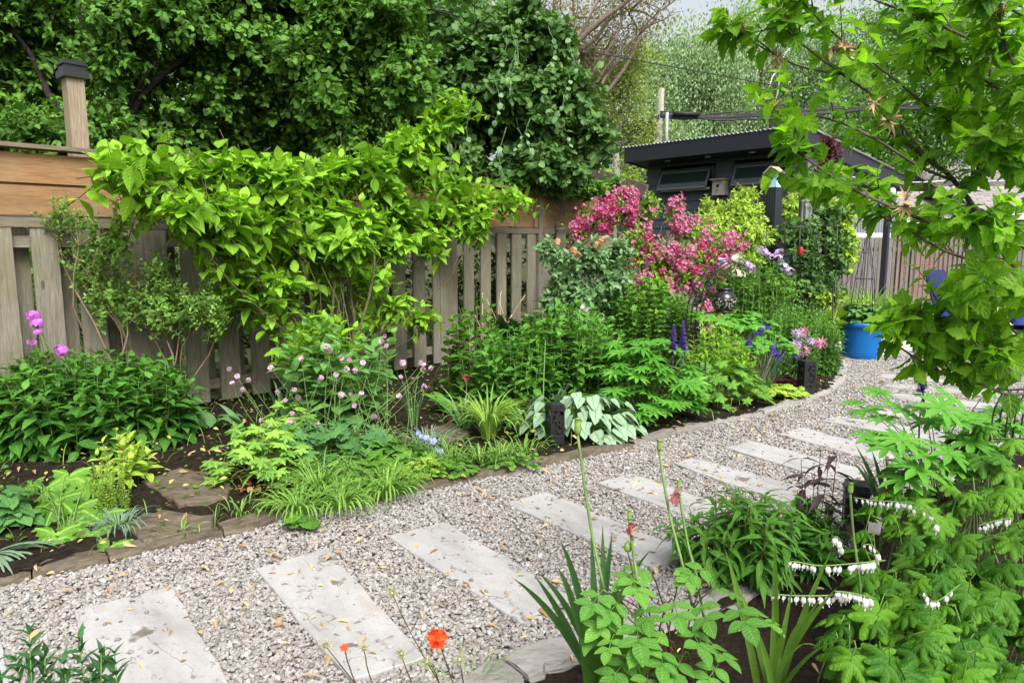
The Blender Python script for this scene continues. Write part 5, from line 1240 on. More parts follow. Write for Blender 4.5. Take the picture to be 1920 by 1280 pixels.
# blue woodland phlox
th = thing('blue_phlox', 'low patch of pale blue star flowers near the stone edging', 'flower', tuple(gx(660, 890)))
bf = [(632, 825), (640, 835), (650, 850), (652, 858), (668, 842), (702, 860), (707, 868), (660, 832), (674, 838), (790, 818), (800, 822), (812, 826), (815, 842), (640, 822), (695, 865), (785, 812), (825, 848), (622, 838)]
pts = [W(x, y, 4.9 + U(-.1, .15)) for x, y in bf]; flowers(th, 'blue_flower', F5, pts, 5, .022, .02, F_BLUE, 2); stalks(th, [(np.array([p[0] + U(-.05, .05), p[1] + U(0, .05), .06]), p) for p in pts], .002)
tuft('pink_stems', 'thin leaning stems and fine blue-green blades near the brown stone', 800, 850, 90, .3, .003, 1.1, M_GREYB, 70, .12)
# big lobed plant bottom-left
c = G(120, 1005, .05); th = thing('big_lobed_plant', 'lime-green plant with large maple-like lobed leaves beside the stone edging', 'plant', tuple(c)); fol, stm = MB(), MB()
LP = [(105, 1000, 3.95, .165), (170, 1000, 4.0, .15), (205, 1025, 3.85, .12), (90, 920, 4.3, .13), (145, 950, 4.2, .15), (60, 905, 4.4, .11), (130, 890, 4.4, .13), (60, 955, 4.2, .12), (170, 905, 4.35, .12), (150, 970, 4.15, .12), (30, 925, 4.3, .10), (200, 960, 4.2, .10), (110, 935, 4.2, .13)]
B = np.array([c + [U(-.05, .05), U(-.05, .1), 0] for _ in LP]); P = np.array([W(x, y, Y - .42) for x, y, Y, s in LP])
rosette(fol, stm, B, P, 'maple', np.array([s for *_, s in LP]) * 1.12, out=np.tile([.1, -1, 0], (len(P), 1)), tilt=1.1, droop=.75, tint=(0, .75), r=.004, up=.8, lift=.2)
fol.build('foliage', M_KIR, th); stm.build('stem', STEMG, th)
c = G(235, 905, .05); clump('young_shrublet', 'small upright shoot with yellow-green oval leaves above the pale sprigs', 'plant', c[0], c[1], .14, .12, .34, 20, M_LIME2, STEMB, 'ovate', .085, 5, start=.3)
c = G(215, 965, .05); clump('feathery_sprigs', 'feathery pale yellow-green sprigs between the lobed leaves and the flat stone', 'plant', c[0], c[1], .11, .11, .32, 34, M_LIME2, tm='tiny', size=.018, k=26, pair=2, dome=.3, tip=.8, start=.15)
tuft('curly_blades', 'pale curly grass-like blades at the foot of the feathery sprigs', 225, 990, 70, .22, .003, 1.9, M_GREYB, 60, .08)
tuft('grey_leaved_plant', 'grey-green blades lying over the first edging stones', -20, 1040, 16, .34, .011, .6, M_GREYB, 20, .05, a0=-1.2, a1=.4)
tuft('grey_leaved_plant', 'curved grey blade rising from the dark soil at the photo edge', -5, 960, 5, .4, .010, 1.8, M_GREYB, 75, .03, a0=-.8, a1=.6)
c = G(15, 985, .05); mound('hellebore', 'dark green divided leaves at the very edge beside the big lobed plant', 'plant', c[0], c[1], .14, .1, .22, 26, M_BLUEG, 'tri', .12)
# weeds on the soil (uncountable)
mb = MB(); n = 2600; pts = []
BP = np.array(LB)
P = np.c_[U(-6, 6, n * 3), U(2.5, 10, n * 3)]; P = P[inside(P, BP)]
P = P[:2600]; keep = []
for p in P:
    d = np.min(np.linalg.norm(EDGE - p, axis=1)); keep.append(U(0, 1) < .85)
P = P[np.array(keep)]; n = len(P); P3 = np.c_[P, np.full(n, .07) + U(0, .05, n)]
mb.scatter(T['round'], P3, RNG.normal(0, 1, (n, 3)) * [1, 1, .2], UP + RNG.normal(0, .35, (n, 3)), U(.015, .045, n), U(0, 1, n))
tag(mb.build('ground_cover', M_MID), 'small green seedlings and weeds scattered over the dark soil', kind='stuff')
P = np.c_[U(-5, 4.6, 3600), U(1.4, 8, 3600)]; P = P[np.abs(P[:, 0] / P[:, 1]) < .85]; n = len(P); mb = MB()
mb.scatter(T['lance'], np.c_[P, np.where(inside(P, GPOLY), .040, .08)], RNG.normal(0, 1, (n, 3)) * [1, 1, .08], UP + RNG.normal(0, .4, (n, 3)), U(.025, .075, n) * (U(0, 1, n) < .5), U(0, 1, n))
tag(mb.build('leaf_litter', leaf_mat('dry_litter', (.30, .17, .08), (.62, .45, .24), 'none', trans=.15)), 'dry tan catkins and curled leaf bits on the gravel and soil', kind='stuff')
WG = [(540, 900, 60, .30, .006), (620, 890, 70, .26, .004), (760, 905, 70, .24, .005), (800, 890, 60, .26, .004), (850, 870, 60, .24, .004), (900, 865, 60, .2, .004), (940, 862, 50, .2, .004), (980, 850, 50, .2, .004), (820, 860, 40, .3, .004), (590, 860, 40, .36, .004), (450, 960, 26, .14, .004), (340, 1000, 14, .1, .004), (700, 850, 50, .34, .004)]
for i, (x, y, n, l, w) in enumerate(WG): tuft('wild_grass', 'thin wild grass tufts filling the bed behind the stone edging', x, y, n, l, w, 1.1, M_STRAP, 66, .16, group='wild grass tufts behind the edging', tint=(0, 1))
for x, y, rx, h, n, m_, t_, sz, lab in ((835, 885, .22, .10, 80, M_MID, 'gera', .04, 'low scalloped weeds by the edging under the daylily tuft'), (960, 870, .22, .09, 80, M_MID, 'round', .04, 'low round-leaved weeds beside the silver plant'), (790, 895, .16, .13, 70, M_LIME2, 'gera', .035, 'small lime-green herb below the pale blue flowers'), (560, 985, .08, .06, 16, M_MID, 'heuch', .05, 'two tiny scalloped leaves over the edging below the cranesbill'), (745, 880, .2, .2, 90, M_MID, 'aqui', .09, 'divided green leaves between the blue flowers and the grasses'), (650, 905, .3, .16, 110, M_BOX, 'pinn', .08, 'fine ferny green weeds among the grasses')):
    c = gx(x, y); mound('low_herb', lab, 'plant', c[0], c[1], rx, rx * .7, h, n, m_, t_, sz, tint=(0, 1))
OLDL = leaf_mat('yellowed_leaf', (.30, .28, .06), (.50, .40, .12), 'none', trans=.2)
mb = MB(); P = np.c_[U(-5, 5, 2400), U(2.6, 9.5, 2400)]; P = P[inside(P, BP)]; n = len(P)
mb.scatter(T['small'], np.c_[P, np.full(n, .075) + U(0, .09, n)], RNG.normal(0, 1, (n, 3)) * [1, 1, .3], UP + RNG.normal(0, .5, (n, 3)), U(.02, .05, n) * (U(0, 1, n) < .5), U(0, 1, n))
tag(mb.build('fallen_leaves', OLDL), 'yellowed fallen leaves and debris under the plants of the fence bed', kind='stuff')
mb = MB(); n = 900; P = np.c_[U(-5, 5, 3000), U(2.6, 9.5, 3000)]; P = P[inside(P, BP)][:n]; n = len(P)
a = U(0, 2 * PI, n); straps(mb, np.c_[P, np.full(n, .05)], a, U(.08, .22, n), .0025, U(.6, 1.4, n), 70, 6, (0, 1))
tag(mb.build('bed_grass', M_STRAP), 'stray grass blades scattered through the fence bed', kind='stuff')
# silver-leaved plant
c = gx(1085, 822); th = mound('brunnera', 'silver heart-leaved plant with dark green veins beside the black lamp', 'plant', c[0], c[1] + .17, .50, .27, .36, 135, M_SILV, 'heart', .125, tint=(.3, .9), tilt=.9, droop=.45, inner=.35)
# box lamps
def box_lamp(c, label, sc_=1., R=np.eye(3)):
    th = thing('box_lamp', label, 'garden lamp', tuple(c), 'black square garden lamps'); c = np.asarray(c, float); w = .115 * sc_; h = .275 * sc_
    mb = MB(); mb.box(c + UP * (h + .008), (w + .012, w + .012, .018), R); mb.box(c + UP * (h + .03), (w, w, .025), R); mb.build('cap', BLK, th, smooth=False)
    mb = MB(); mb.box(c + UP * .04, (w, w, .08), R)
    for sx in (-1, 1):
        for sy in (-1, 1): mb.box(c + R @ np.array([sx * (w / 2 - .006), sy * (w / 2 - .006), .08 + (h - .08) / 2]), (.014, .014, h - .08), R)
    mb.build('frame', BLK, th, smooth=False)
    mb = MB()      # pierced panels: random strips with gaps
    for face in range(4):
        Rf = R @ rotz(face * PI / 2); nx, nz = 7, 11; dx, dz = (w - .012) / nx, (h - .09) / nz
        for i in range(nx):
            for j in range(nz):
                if U(0, 1) < .27: continue
                mb.box(c + Rf @ np.array([-(w - .012) / 2 + dx * (i + .5), -w / 2 + .004, .085 + dz * (j + .5)]), (dx * .98 + .001, .003, dz * .98 + .001), Rf)
    mb.build('pierced_panel', BLK, th, smooth=False)
    mb = MB(); mb.box(c + UP * (h + .044), (w * .6, w * .6, .004), R); mb.build('solar_cell', simple('solar_cell', (.03, .035, .05), .15, .6), th, smooth=False)
    mb = MB(); mb.box(c + UP * (.04 + h / 2), (w * .45, w * .45, h * .7), R); mb.build('inner_tube', simple('smoked_core', (.03, .03, .03), .5), th, smooth=False)
    return th
box_lamp(gx(1040, 830) , 'pierced black square lamp standing in the silver-leaved plant', .98, rotz(.35))
box_lamp(gx(1510, 738), 'black square lamp below the pink and purple flowers near the far bend', 1.1, rotz(.2))
box_lamp(G(1600, 1012, .05), 'black square lamp with a solar top beside the dark purple plant', .98, rotz(-.35))
# leafy mass in the middle
c = gx(960, 800) + [0, .45, 0]
clump('phlox_clump', 'leafy mid green clump in front of the pickets, darker and nearer the fence foot', 'plant', c[0], c[1], .42, .4, .72, 95, M_PHLOX, tm=['ovate2'], size=.13, k=8, dome=.3, group='pointed-leaf clumps of the middle bed', tint=(.2, .8), pitch=(85, 40))
c = gx(1070, 785) + [0, .45, 0]
clump('phlox_clump', 'tall leafy clump with pale yellow-green tips behind the silver-leaved plant', 'plant', c[0], c[1], .50, .42, .92, 150, M_PHLOX, tm=['ovate2'], size=.13, k=8, dome=.3, group='pointed-leaf clumps of the middle bed', tint=(.25, .9), young=.5, pitch=(85, 40))
c = gx(885, 760) + [0, .3, 0]
clump('shade_plant', 'bushy plant with rounded dark leaves at the corner of the fence post', 'plant', c[0], c[1], .26, .25, .95, 46, M_MID, STEMB, 'round', .10, 7, dome=.35, tint=(0, .6))
tuft('broad_leaves', 'broad dark leaves at the foot of the fence post', 845, 775, 7, .3, .05, .7, M_MID, 60, .06)
th = thing('dry_stalks', 'dry straw-coloured stalks standing in front of the pickets', 'dead stems', tuple(gx(930, 720)))
stalks(th, [(W(915 + U(-25, 45), 650, 7.6), W(x, y, 7.6)) for x, y in ((905, 548), (938, 550), (960, 590), (925, 600), (985, 553), (948, 600), (890, 590), (912, 560), (935, 565), (880, 640), (900, 660), (975, 620), (940, 545), (930, 600))], .005, STRAW, .04)
# sword fern
c = gx(1005, 740) + [0, .7, 0]; th = thing('sword_fern', 'dark green fern fronds in the shade between pickets and leafy clump', 'fern', tuple(c)); fo = MB(); n = 16; a = U(PI, 2 * PI, n)
fo.scatter(T['fern'], np.repeat([c], n, 0) + UP * .1, np.c_[np.cos(a) * .45, np.sin(a) * .45, U(.8, 1.1, n)], np.c_[np.cos(a) * -.9, np.sin(a) * -.9, np.full(n, .5)], U(.75, 1.0, n), U(.2, .8, n)); fo.build('frond', M_FERN, th)
# viburnum-like greyish shrub
b = gx(1125, 700) + [0, .8, 0]
shrub('greyish_shrub', 'grey-green shrub with toothed leaves and faded brown flower clusters before the pickets', 'shrub', tuple(b), [(1060, 500, 8.6, 40, 45, .3, 55), (1110, 480, 8.7, 50, 40, .35, 75), (1150, 520, 8.7, 40, 50, .3, 60), (1090, 560, 8.6, 50, 45, .35, 75), (1040, 560, 8.6, 35, 40, .3, 45), (1030, 465, 8.7, 25, 25, .2, 16), (1160, 470, 8.8, 30, 30, .2, 30), (1060, 610, 8.5, 50, 30, .3, 40)],
      M_VIB, BARKD, ['ovate', 'ovflat'], .11, 5, .3, .02, lift=.02, young=.3, tint=(.3, 1))
flowers(bpy.data.objects['greyish_shrub'], 'faded_cluster', F5, [W(x, y, 8.3) for x, y in ((1075, 470), (1082, 478), (1045, 455), (1120, 460), (1128, 452))], 14, .05, .03, fmat('faded_bract', (.45, .22, .12), (.5, .38, .2)), 2)
# white dames rocket
th = thing('white_flowers', 'few small white flower heads beside the greyish shrub', 'flower', tuple(gx(1110, 720) + [0, .5, 0])); pts = [W(x, y, 7.9) for x, y in ((1098, 580), (1102, 590), (1104, 600), (1128, 592), (1130, 600), (1092, 577))]; flowers(th, 'flower_head', F5, pts, 8, .03, .03, F_WHITE, 1); stalks(th, [(np.array([p[0], p[1] + .1, .1]), p) for p in pts], .003)
# weigela
b = gx(1230, 690) + [0, 1.2, 0]
WB = [(1120, 410, 9.6, 42, 32, .35, 45), (1160, 395, 9.7, 38, 32, .35, 45), (1165, 365, 9.7, 22, 16, .2, 12), (1085, 440, 9.5, 18, 30, .2, 16), (1270, 400, 9.6, 14, 30, .2, 16), (1190, 460, 9.6, 45, 50, .4, 50), (1240, 490, 9.6, 50, 40, .4, 60), (1290, 480, 9.5, 50, 45, .4, 65), (1340, 475, 9.5, 45, 35, .4, 55), (1300, 520, 9.3, 55, 35, .35, 60), (1230, 530, 9.3, 50, 28, .35, 45), (1160, 530, 9.3, 40, 30, .3, 30), (1300, 430, 9.7, 45, 25, .35, 30), (1215, 380, 9.8, 30, 30, .3, 24), (1200, 420, 9.8, 30, 25, .3, 24), (1330, 590, 8.9, 25, 30, .2, 12), (1370, 455, 9.6, 25, 22, .25, 14)]
wg = shrub('weigela', 'weigela bush covered in deep pink blossom arching in front of the far pickets', 'shrub', tuple(b), WB, M_LIME, BARK, 'ovate', .075, 5, .35, .016, lift=.08, tint=(0, .7), young=.4)
pts = []
for bb, m in zip(WB, [13, 13, 4, 5, 6, 8, 10, 14, 11, 14, 9, 5, 7, 1, 2, 5, 4]):
    cc, rad = PB(*bb[:6]); P, d = ball(m, cc, rad * 1.02, .25); P[:, 1] = np.where(P[:, 1] > cc[1], 2 * cc[1] - P[:, 1], P[:, 1]); pts += list(P)
fcs = []
flowers(wg, 'blossom_cluster', trum, pts[:98], 28, .07, .028, [F_PINK, fmat('weigela_deep', (.38, .03, .11), (.58, .10, .24))], 3, .8)
mb = MB(); 
for p in pts[98:]: d = nrm(RNG.normal(0, 1, (12, 3))); mb.scatter(trum, p + d * .055, np.cross(d, RNG.normal(0, 1, (12, 3))), d, .034, U(0, 1, 12))
n = 700; src = []
for bb in WB: cc, rad = PB(*bb[:6]); P, d = ball(42 if bb[0] not in (1215, 1200) else 4, cc, rad * 1.05, .3); src.append(P)
P = np.concatenate(src); k = 3; P = np.repeat(P, k, 0) + RNG.normal(0, .035, (len(P) * k, 3)); mb.scatter(trum, P, RNG.normal(0, 1, P.shape), RNG.normal(0, 1, P.shape) + [0, -.6, .3], .029, U(0, 1, len(P)))
tag(mb.build('scattered_blossom', F_PINK, wg), kind='stuff')
# round bush
c = gx(1210, 700) + [0, .55, 0]
clump('round_bush', 'rounded fine-leaved bush, yellow-green above and darker below, in front of the pink blossom', 'bush', c[0], c[1], .62, .5, 1.12, 230, M_MID, STEMG, 'tri', .06, 12, dome=.38, start=.15, young=.7, tint=(0, .45), tip=.9, pitch=(80, 45))
# lupine
c = gx(1215, 800); th = mound('lupine', 'fresh green lupine with fan-like leaves and two violet flower spikes', 'plant', c[0], c[1] + .25, .50, .42, .74, 190, M_LUP, 'lupine', .12, tint=(.2, 1), droop=.2, inner=.3, tilt=.95)
def lupine_spike(parent, a, b, r, mat, n=110, name='flower_spike'):
    mb = MB(); a, b = np.array(a, float), np.array(b, float); t = U(0, 1, n); an = U(0, 2 * PI, n)
    rr = r * (1 - .75 * t ** 1.5); o = np.stack([np.cos(an), np.sin(an), 0 * an], 1)
    mb.scatter(T['lobe'], a + (b - a) * t[:, None], o + UP * (.25 + .6 * t)[:, None], UP - o * .3, rr * U(.85, 1.15, n), np.clip(t + U(-.2, .2, n), 0, 1)); mb.tube([a - (b - a) * .5, b], .004, 5)
    return mb.build(name, mat, parent)
T['lobe'] = compose([(pet, (0, 0, 0), .25, .9, .25), (pet, (0, 0, 0), -.25, .9, .25), (pet, (0, .1, .1), 0, .8, .9)])
lupine_spike(th, W(1262, 666, 5.95), W(1263, 608, 5.95), .05, F_PURP, 150); lupine_spike(th, W(1280, 666, 6.0), W(1281, 601, 6.0), .052, F_PURP, 170)
stalks(th, [(c + [.1, .3, .2], W(1262, 664, 6.35)), (c + [.15, .35, .2], W(1280, 664, 6.4))], .005)
# maple-leaved herb and friends
c = gx(1390, 765); th = mound('lobed_herb', 'green herb with dark-edged maple-like leaves spilling over the pale edging', 'plant', c[0] - .12, c[1] + .2, .45, .3, .42, 120, M_MID, 'maple', .085, tint=(.4, 1), droop=.5, inner=.3)
c = gx(1355, 745) + [0, .25, 0]; clump('leafy_herb', 'bright leafy herb with narrow yellow-green tips behind the thin dark rods', 'plant', c[0], c[1], .34, .3, .75, 110, M_LIME, tm='lance', size=.09, k=9, tint=(.2, .8))
c = gx(1460, 745); mound('lime_ground_leaves', 'low lime-green lobed leaves beside the pale edging', 'plant', c[0], c[1], .33, .16, .13, 150, M_LIME2, 'gera', .05, tint=(.2, 1))
c = gx(1482, 728); mound('dark_heuchera', 'small dark red heuchera among the lime ground leaves', 'plant', c[0], c[1], .15, .11, .12, 70, M_RED, 'heuch', .05)
c = gx(1468, 700); mound('cranesbill', 'soft green scalloped leaves beside the far black lamp', 'plant', c[0], c[1] + .1, .2, .18, .34, 90, M_BLUEG, 'gera', .075, tint=(.5, 1))
for (x, y, Yd, s) in ((1370, 588, 7.9, .33), (1430, 635, 7.4, .36), (1400, 600, 8.1, .25)):
    c = W(x, y, Yd); c0 = np.array([c[0], c[1], .05]); lab = {1370: 'broad flat-topped pleated leaves under the black urn', 1430: 'broad flat-topped pleated leaves nearer the path', 1400: 'pleated leaves between the other two flat-topped clumps'}[x]
    th = thing('umbrella_leaf', lab, 'plant', tuple(c0), 'flat-topped pleated leaf clumps'); fol, stm = MB(), MB(); n = 34
    P = c + np.c_[RNG.normal(0, s * .5, n), RNG.normal(0, s * .5, n), RNG.normal(-.05, .03, n)]; rosette(fol, stm, c0 + np.c_[RNG.normal(0, .05, n), RNG.normal(0, .05, n), np.zeros(n)], P, 'maple', .13, tilt=.25, droop=.12, tint=(.4, 1)); fol.build('foliage', M_LUP, th); stm.build('stem', simple('pale_stem', (.3, .3, .2), .6), th)
# bee-balm mass at the bend
for (x, y, rx, ry, h, n, lab) in ((1530, 712, .42, .36, .82, 150, 'dense leafy clump with fresh tips hiding the bed corner beside the blue pot'), (1440, 690, .45, .4, .95, 150, 'dense leafy clump behind the iris flowers'), (1500, 650, .55, .5, 1.0, 150, 'dense leafy clump below the dark trellis vine')):
    c = gx(x, y) + [0, .5, 0]; clump('beebalm_clump', lab, 'plant', c[0], c[1], rx, ry, h, n, M_PHLOX, tm='lance', size=.10, k=10, dome=.45, group='leafy clumps at the bed bend', young=.6, tint=(.2, .9), pitch=(80, 40))
th = thing('honeysuckle_flowers', 'loose pink and violet tubular flowers hanging above the far black lamp', 'flower', tuple(gx(1505, 720)))
pts = [W(x, y, 7.3 + U(-.1, .1)) for x, y in ((1495, 625), (1510, 622), (1502, 632), (1488, 652), (1497, 660), (1480, 656), (1520, 640), (1532, 643), (1541, 644), (1505, 655), (1492, 645))]; flowers(th, 'flower_head', compose([(T['narrow'], (0, 0, 0), i * 2 * PI / 6, 1, .9) for i in range(6)]), pts, 8, .03, .05, [F_LILAC, fmat('rose_petal', (.6, .2, .35), (.75, .4, .5))], 2); stalks(th, [(np.array([p[0], p[1] + .1, .2]), p) for p in pts], .003)
th = thing('iris_flower', 'deep violet-blue iris flowers on slim stems in front of the leafy clumps', 'flower', tuple(gx(1440, 720)))
pts = [W(x, y, 7.1) for x, y in ((1435, 613), (1428, 620), (1418, 628), (1424, 650), (1450, 655), (1462, 662), (1455, 672), (1413, 655), (1405, 645), (1490, 668))]; flowers(th, 'iris_bloom', pet, pts, 7, .02, .055, F_IRIS, 2, 1); stalks(th, [(gx(1440 + U(-15, 15), 722), p) for p in pts], .004)
tuft('iris_leaves', 'slim iris blades under the violet flowers', 1442, 722, 40, .55, .008, .4, M_IRIS, 78, .12)
# tall lilac / cream flowers
th = thing('meadow_rue', 'tall stems with fluffy lilac and cream flower heads in front of the dark vine', 'flower', tuple(gx(1420, 640)))
L1 = [(1352, 490), (1405, 500), (1398, 495), (1410, 506), (1360, 495), (1435, 472), (1450, 480), (1458, 485), (1440, 478), (1425, 468), (1470, 500), (1480, 508), (1462, 474)]; L2 = [(1385, 480), (1392, 488), (1380, 512), (1390, 515), (1378, 486)]
p1 = [W(x, y, 9.0) for x, y in L1]; p2 = [W(x, y, 9.0) for x, y in L2]; flowers(th, 'flower_head', F5, p1, 12, .06, .026, F_LILAC, 2); flowers(th, 'cream_flower_head', F5, p2, 10, .05, .026, F_CREAM, 1); stalks(th, [(np.array([p[0] + U(-.1, .1), p[1] + .1, .3]), p) for p in p1 + p2], .005)
fo = MB(); B_ = np.array([[p[0], p[1] + .1, .5] for p in p1 + p2]); twigs(fo, None, B_, np.array(p1 + p2) - [0, 0, .1], 6, 'tri', .09, pair=2); fo.build('foliage', M_MID, th)
b = gx(1400, 640) + [0, .8, 0]; shrub('mixed_shrub', 'green bush filling the bed behind the black urn', 'bush', tuple(b), [(1395, 540, 9.6, 60, 50, .4, 110), (1450, 550, 9.6, 50, 50, .4, 90), (1340, 560, 9.8, 50, 45, .4, 70), (1420, 600, 9.3, 60, 35, .4, 70)], M_MID, STEMB, ['ovate'], .09, 6, .35, .015, tint=(.2, .9))
# lime climbers
b = W(1370, 453, 10.8) * [1, 1, 0]; shrub('lime_vine', 'lime-yellow climbing vine heaped in front of the shed wall beside the black post', 'vine', tuple(b), [(1340, 410, 10.8, 40, 25, .35, 80), (1390, 400, 10.8, 45, 35, .4, 110), (1360, 440, 10.7, 60, 35, .4, 130), (1410, 440, 10.6, 45, 40, .4, 110), (1400, 365, 10.9, 30, 15, .2, 28), (1390, 485, 10.5, 50, 30, .35, 80), (1480, 385, 11.4, 25, 30, .3, 50), (1325, 380, 10.9, 14, 22, .1, 7)],
      M_LIME2, STEMB, ['ovate', 'lance'], .09, 6, .3, .02, tint=(.2, .9), young=.3)
b = gx(1530, 615) * [1, 1, 0] + [0, .3, 0]; shrub('trellis_vine', 'dark-leaved climber smothering the wire trellis', 'vine', tuple(b), [(1500, 440, 10.6, 50, 40, .3, 75), (1545, 430, 10.7, 45, 40, .3, 70), (1520, 490, 10.5, 60, 45, .3, 95), (1560, 480, 10.6, 35, 55, .3, 75), (1490, 520, 10.5, 45, 45, .3, 75), (1555, 400, 10.8, 40, 22, .3, 50), (1540, 545, 10.3, 50, 35, .3, 60)],
      M_VINE, BARKD, ['heart', 'ovate'], .09, 5, .3, .02, tint=(.1, 1), young=.5)
shrub('lime_vine', 'yellow-green vine edge around the dark climber near the patio', 'vine', tuple(b + [.3, .2, 0]), [(1580, 420, 10.9, 25, 40, .2, 55), (1590, 470, 10.8, 18, 45, .2, 45), (1560, 385, 11, 40, 14, .2, 40), (1550, 560, 10.2, 35, 20, .2, 40), (1560, 600, 9.8, 30, 22, .2, 30)], M_LIME2, STEMB, ['heart', 'ovate'], .09, 5, .25, .012, young=.3)
c = W(1560, 453, 10.1) * [1, 1, 0]; th = thing('light_fern', 'yellow-green fern fronds between the vine and the blue pot', 'fern', tuple(c)); fo = MB(); n = 16; a = U(0, 2 * PI, n)
fo.scatter(T['fern'], np.repeat([c], n, 0) + UP * .1, np.c_[np.cos(a) * .6, np.sin(a) * .6, U(.7, 1.1, n)], np.c_[np.cos(a) * -.9, np.sin(a) * -.9, np.full(n, .6)], U(.6, .85, n), U(.2, .9, n)); fo.build('frond', M_FERNL, th)
# wire trellis with feeder
th = thing('wire_trellis', 'dark square-patterned wire trellis standing in the climber', 'trellis', tuple(W(1510, 453, 10.1) * [1, 1, 0]))
def bars(parent, segs, r, name, mat=BLK):
    for s in segs:
        mb = MB(); mb.tube([np.asarray(p) for p in s], r, 5); mb.build(name, mat, parent)
Yt = 10.05; X = lambda x, y: W(x, y, Yt)
bars(th, [[X(1436, 428), X(1570, 422)], [X(1570, 422), X(1567, 512)], [X(1500, 424), X(1498, 514)], [X(1437, 428), X(1437, 510)], [X(1490, 514), X(1523, 514)], [X(1510, 441), X(1548, 441), X(1547, 500)], [X(1530, 441), X(1530, 458), X(1567, 458)], [X(1529, 500), X(1529, 478), X(1567, 478)], [X(1472, 426), X(1472, 480), X(1510, 478)], [X(1492, 480), X(1492, 497), X(1523, 497)]], .008, 'wire')
bars(th, [[X(1437, 510), X(1437, 640)], [X(1567, 512), X(1565, 640)]], .010, 'leg')
th = thing('shepherd_hook', 'short black post with a bird feeder hanging in front of the dark climber', 'post', tuple(W(1503, 453, 11.0) * [1, 1, 0])); mb = MB(); q = W(1504, 378, 11.0); mb.tube([q * [1, 1, 0], q], .045, 10); mb.build('post', BLK, th)
th = thing('red_feeder', 'small red cylinder feeder hanging among the dark vine leaves', 'bird feeder', tuple(W(1500, 478, 9.8))); mb = MB(); mb.lathe([(0, 0), (.028, 0), (.032, .01), (.032, .1), (.02, .12), (0, .12)], W(1501, 479, 9.8), 16); mb.build('container', simple('red_plastic', (.25, .008, .008), .5), th); mb = MB(); q = W(1501, 463, 9.8); mb.tube([q, q + UP * .12], .003, 5); mb.build('hanger', BLK, th)
# urn on stand
URN = simple('dark_glazed_urn', (.012, .012, .014), .18, .7, noise=(.05, .045, .04), scale=30)
def urnm():
    m, nt, out = nodes('pierced_urn'); tc = N(nt, 'TexCoord'); vo = N(nt, 'TexVoronoi', i_Scale=34.0); L(nt, tc.outputs['Object'], vo.inputs['Vector']); sp = N(nt, 'SeparateXYZ'); L(nt, tc.outputs['Object'], sp.inputs[0])
    k = math_(nt, 'MULTIPLY', math_(nt, 'LESS_THAN', vo.outputs['Distance'], .38), math_(nt, 'LESS_THAN', sp.outputs[2], .15)); c = mix(nt, k, (.012, .012, .014), (.30, .26, .21)); p = N(nt, 'BsdfPrincipled', i_Roughness=.2); L(nt, c, p.inputs['Base Color']); L(nt, p.outputs[0], out.inputs[0]); return m
c = W(1357, 582, 8.2); th = thing('garden_urn', 'round glossy black urn with a pierced pale pattern round its lower half', 'urn', tuple(c)); mb = MB(); mb.lathe([(0, 0), (.08, 0), (.11, .02), (.138, .07), (.143, .13), (.125, .185), (.09, .215), (.078, .225), (.082, .235), (.095, .245), (.095, .258), (.075, .262), (.07, .22), (0, .2)], c, 40); mb.build('urn_body', urnm(), th)
th = thing('urn_stand', 'slim dark stand holding the glossy urn above the leaves', 'stand', (c[0], c[1], 0.04)); mb = MB(); mb.tube([(c[0], c[1], .02), c - [0, 0, .02]], .02, 8); mb.build('pole', BLK, th); mb = MB(); mb.lathe([(0, -.02), (.1, -.02), (.1, -.002), (0, -.002)], c, 20); mb.build('plate', BLK, th)
# wire arch
th = thing('wire_arch', 'curved black wire plant support arching out of the weigela', 'plant support', tuple(gx(1320, 700))); Ya = 8.0
def arch(dx, dy, r=.009):
    P = [(1297, 660), (1287, 610), (1290, 570), (1303, 535), (1325, 505), (1350, 488), (1368, 486), (1380, 495)]; return [W(x + dx, y + dy, Ya + abs(dx) * .01) for x, y in P]
for dx, dy in ((0, 0), (8, 3), (16, 6), (24, 9)):
    P = np.array(arch(dx, dy)); base = P[0] * [1, 1, 0]; Q = np.concatenate([[base], P]); t = np.linspace(0, len(Q) - 1, 40); Q = np.stack([np.interp(t, range(len(Q)), Q[:, k]) for k in range(3)], 1); mb = MB(); mb.tube(Q, .007, 6); mb.build('wire', BLK, th)
bars(th, [[W(1292, 612, Ya), W(1322, 620, Ya + .2)], [W(1304, 545, Ya), W(1334, 548, Ya + .2)], [W(1310, 660, Ya), W(1345, 662, Ya)]], .007, 'wire')
# thin dark rods
th = thing('plant_rods', 'pair of thin dark rods standing in the leafy herb', 'plant support', tuple(gx(1315, 775))); bars(th, [[gx(1312, 772), W(1312, 678, 6.5)], [gx(1323, 768), W(1323, 675, 6.6)]], .009, 'rod')
th = thing('plant_rods', 'thin dark rod rising at the bed corner beside the blue pot', 'plant support', tuple(gx(1563, 680))); bars(th, [[gx(1562, 685), W(1562, 537, 9.2)]], .011, 'rod')
# lance-flower pale stalk in middle
th = thing('pale_stalk', 'single pale green bare stalk standing behind the near lamp of the silver plant', 'flower', tuple(gx(1018, 820))); stalks(th, [(gx(1018, 815), W(1023, 637, 5.9))], .006, STEMG, .01)
tuft('grey_spear', 'grey-green spear leaves behind the pierced lamp', 1025, 800, 6, .42, .012, .3, M_GREYB, 70, .03, a0=-.6, a1=1)
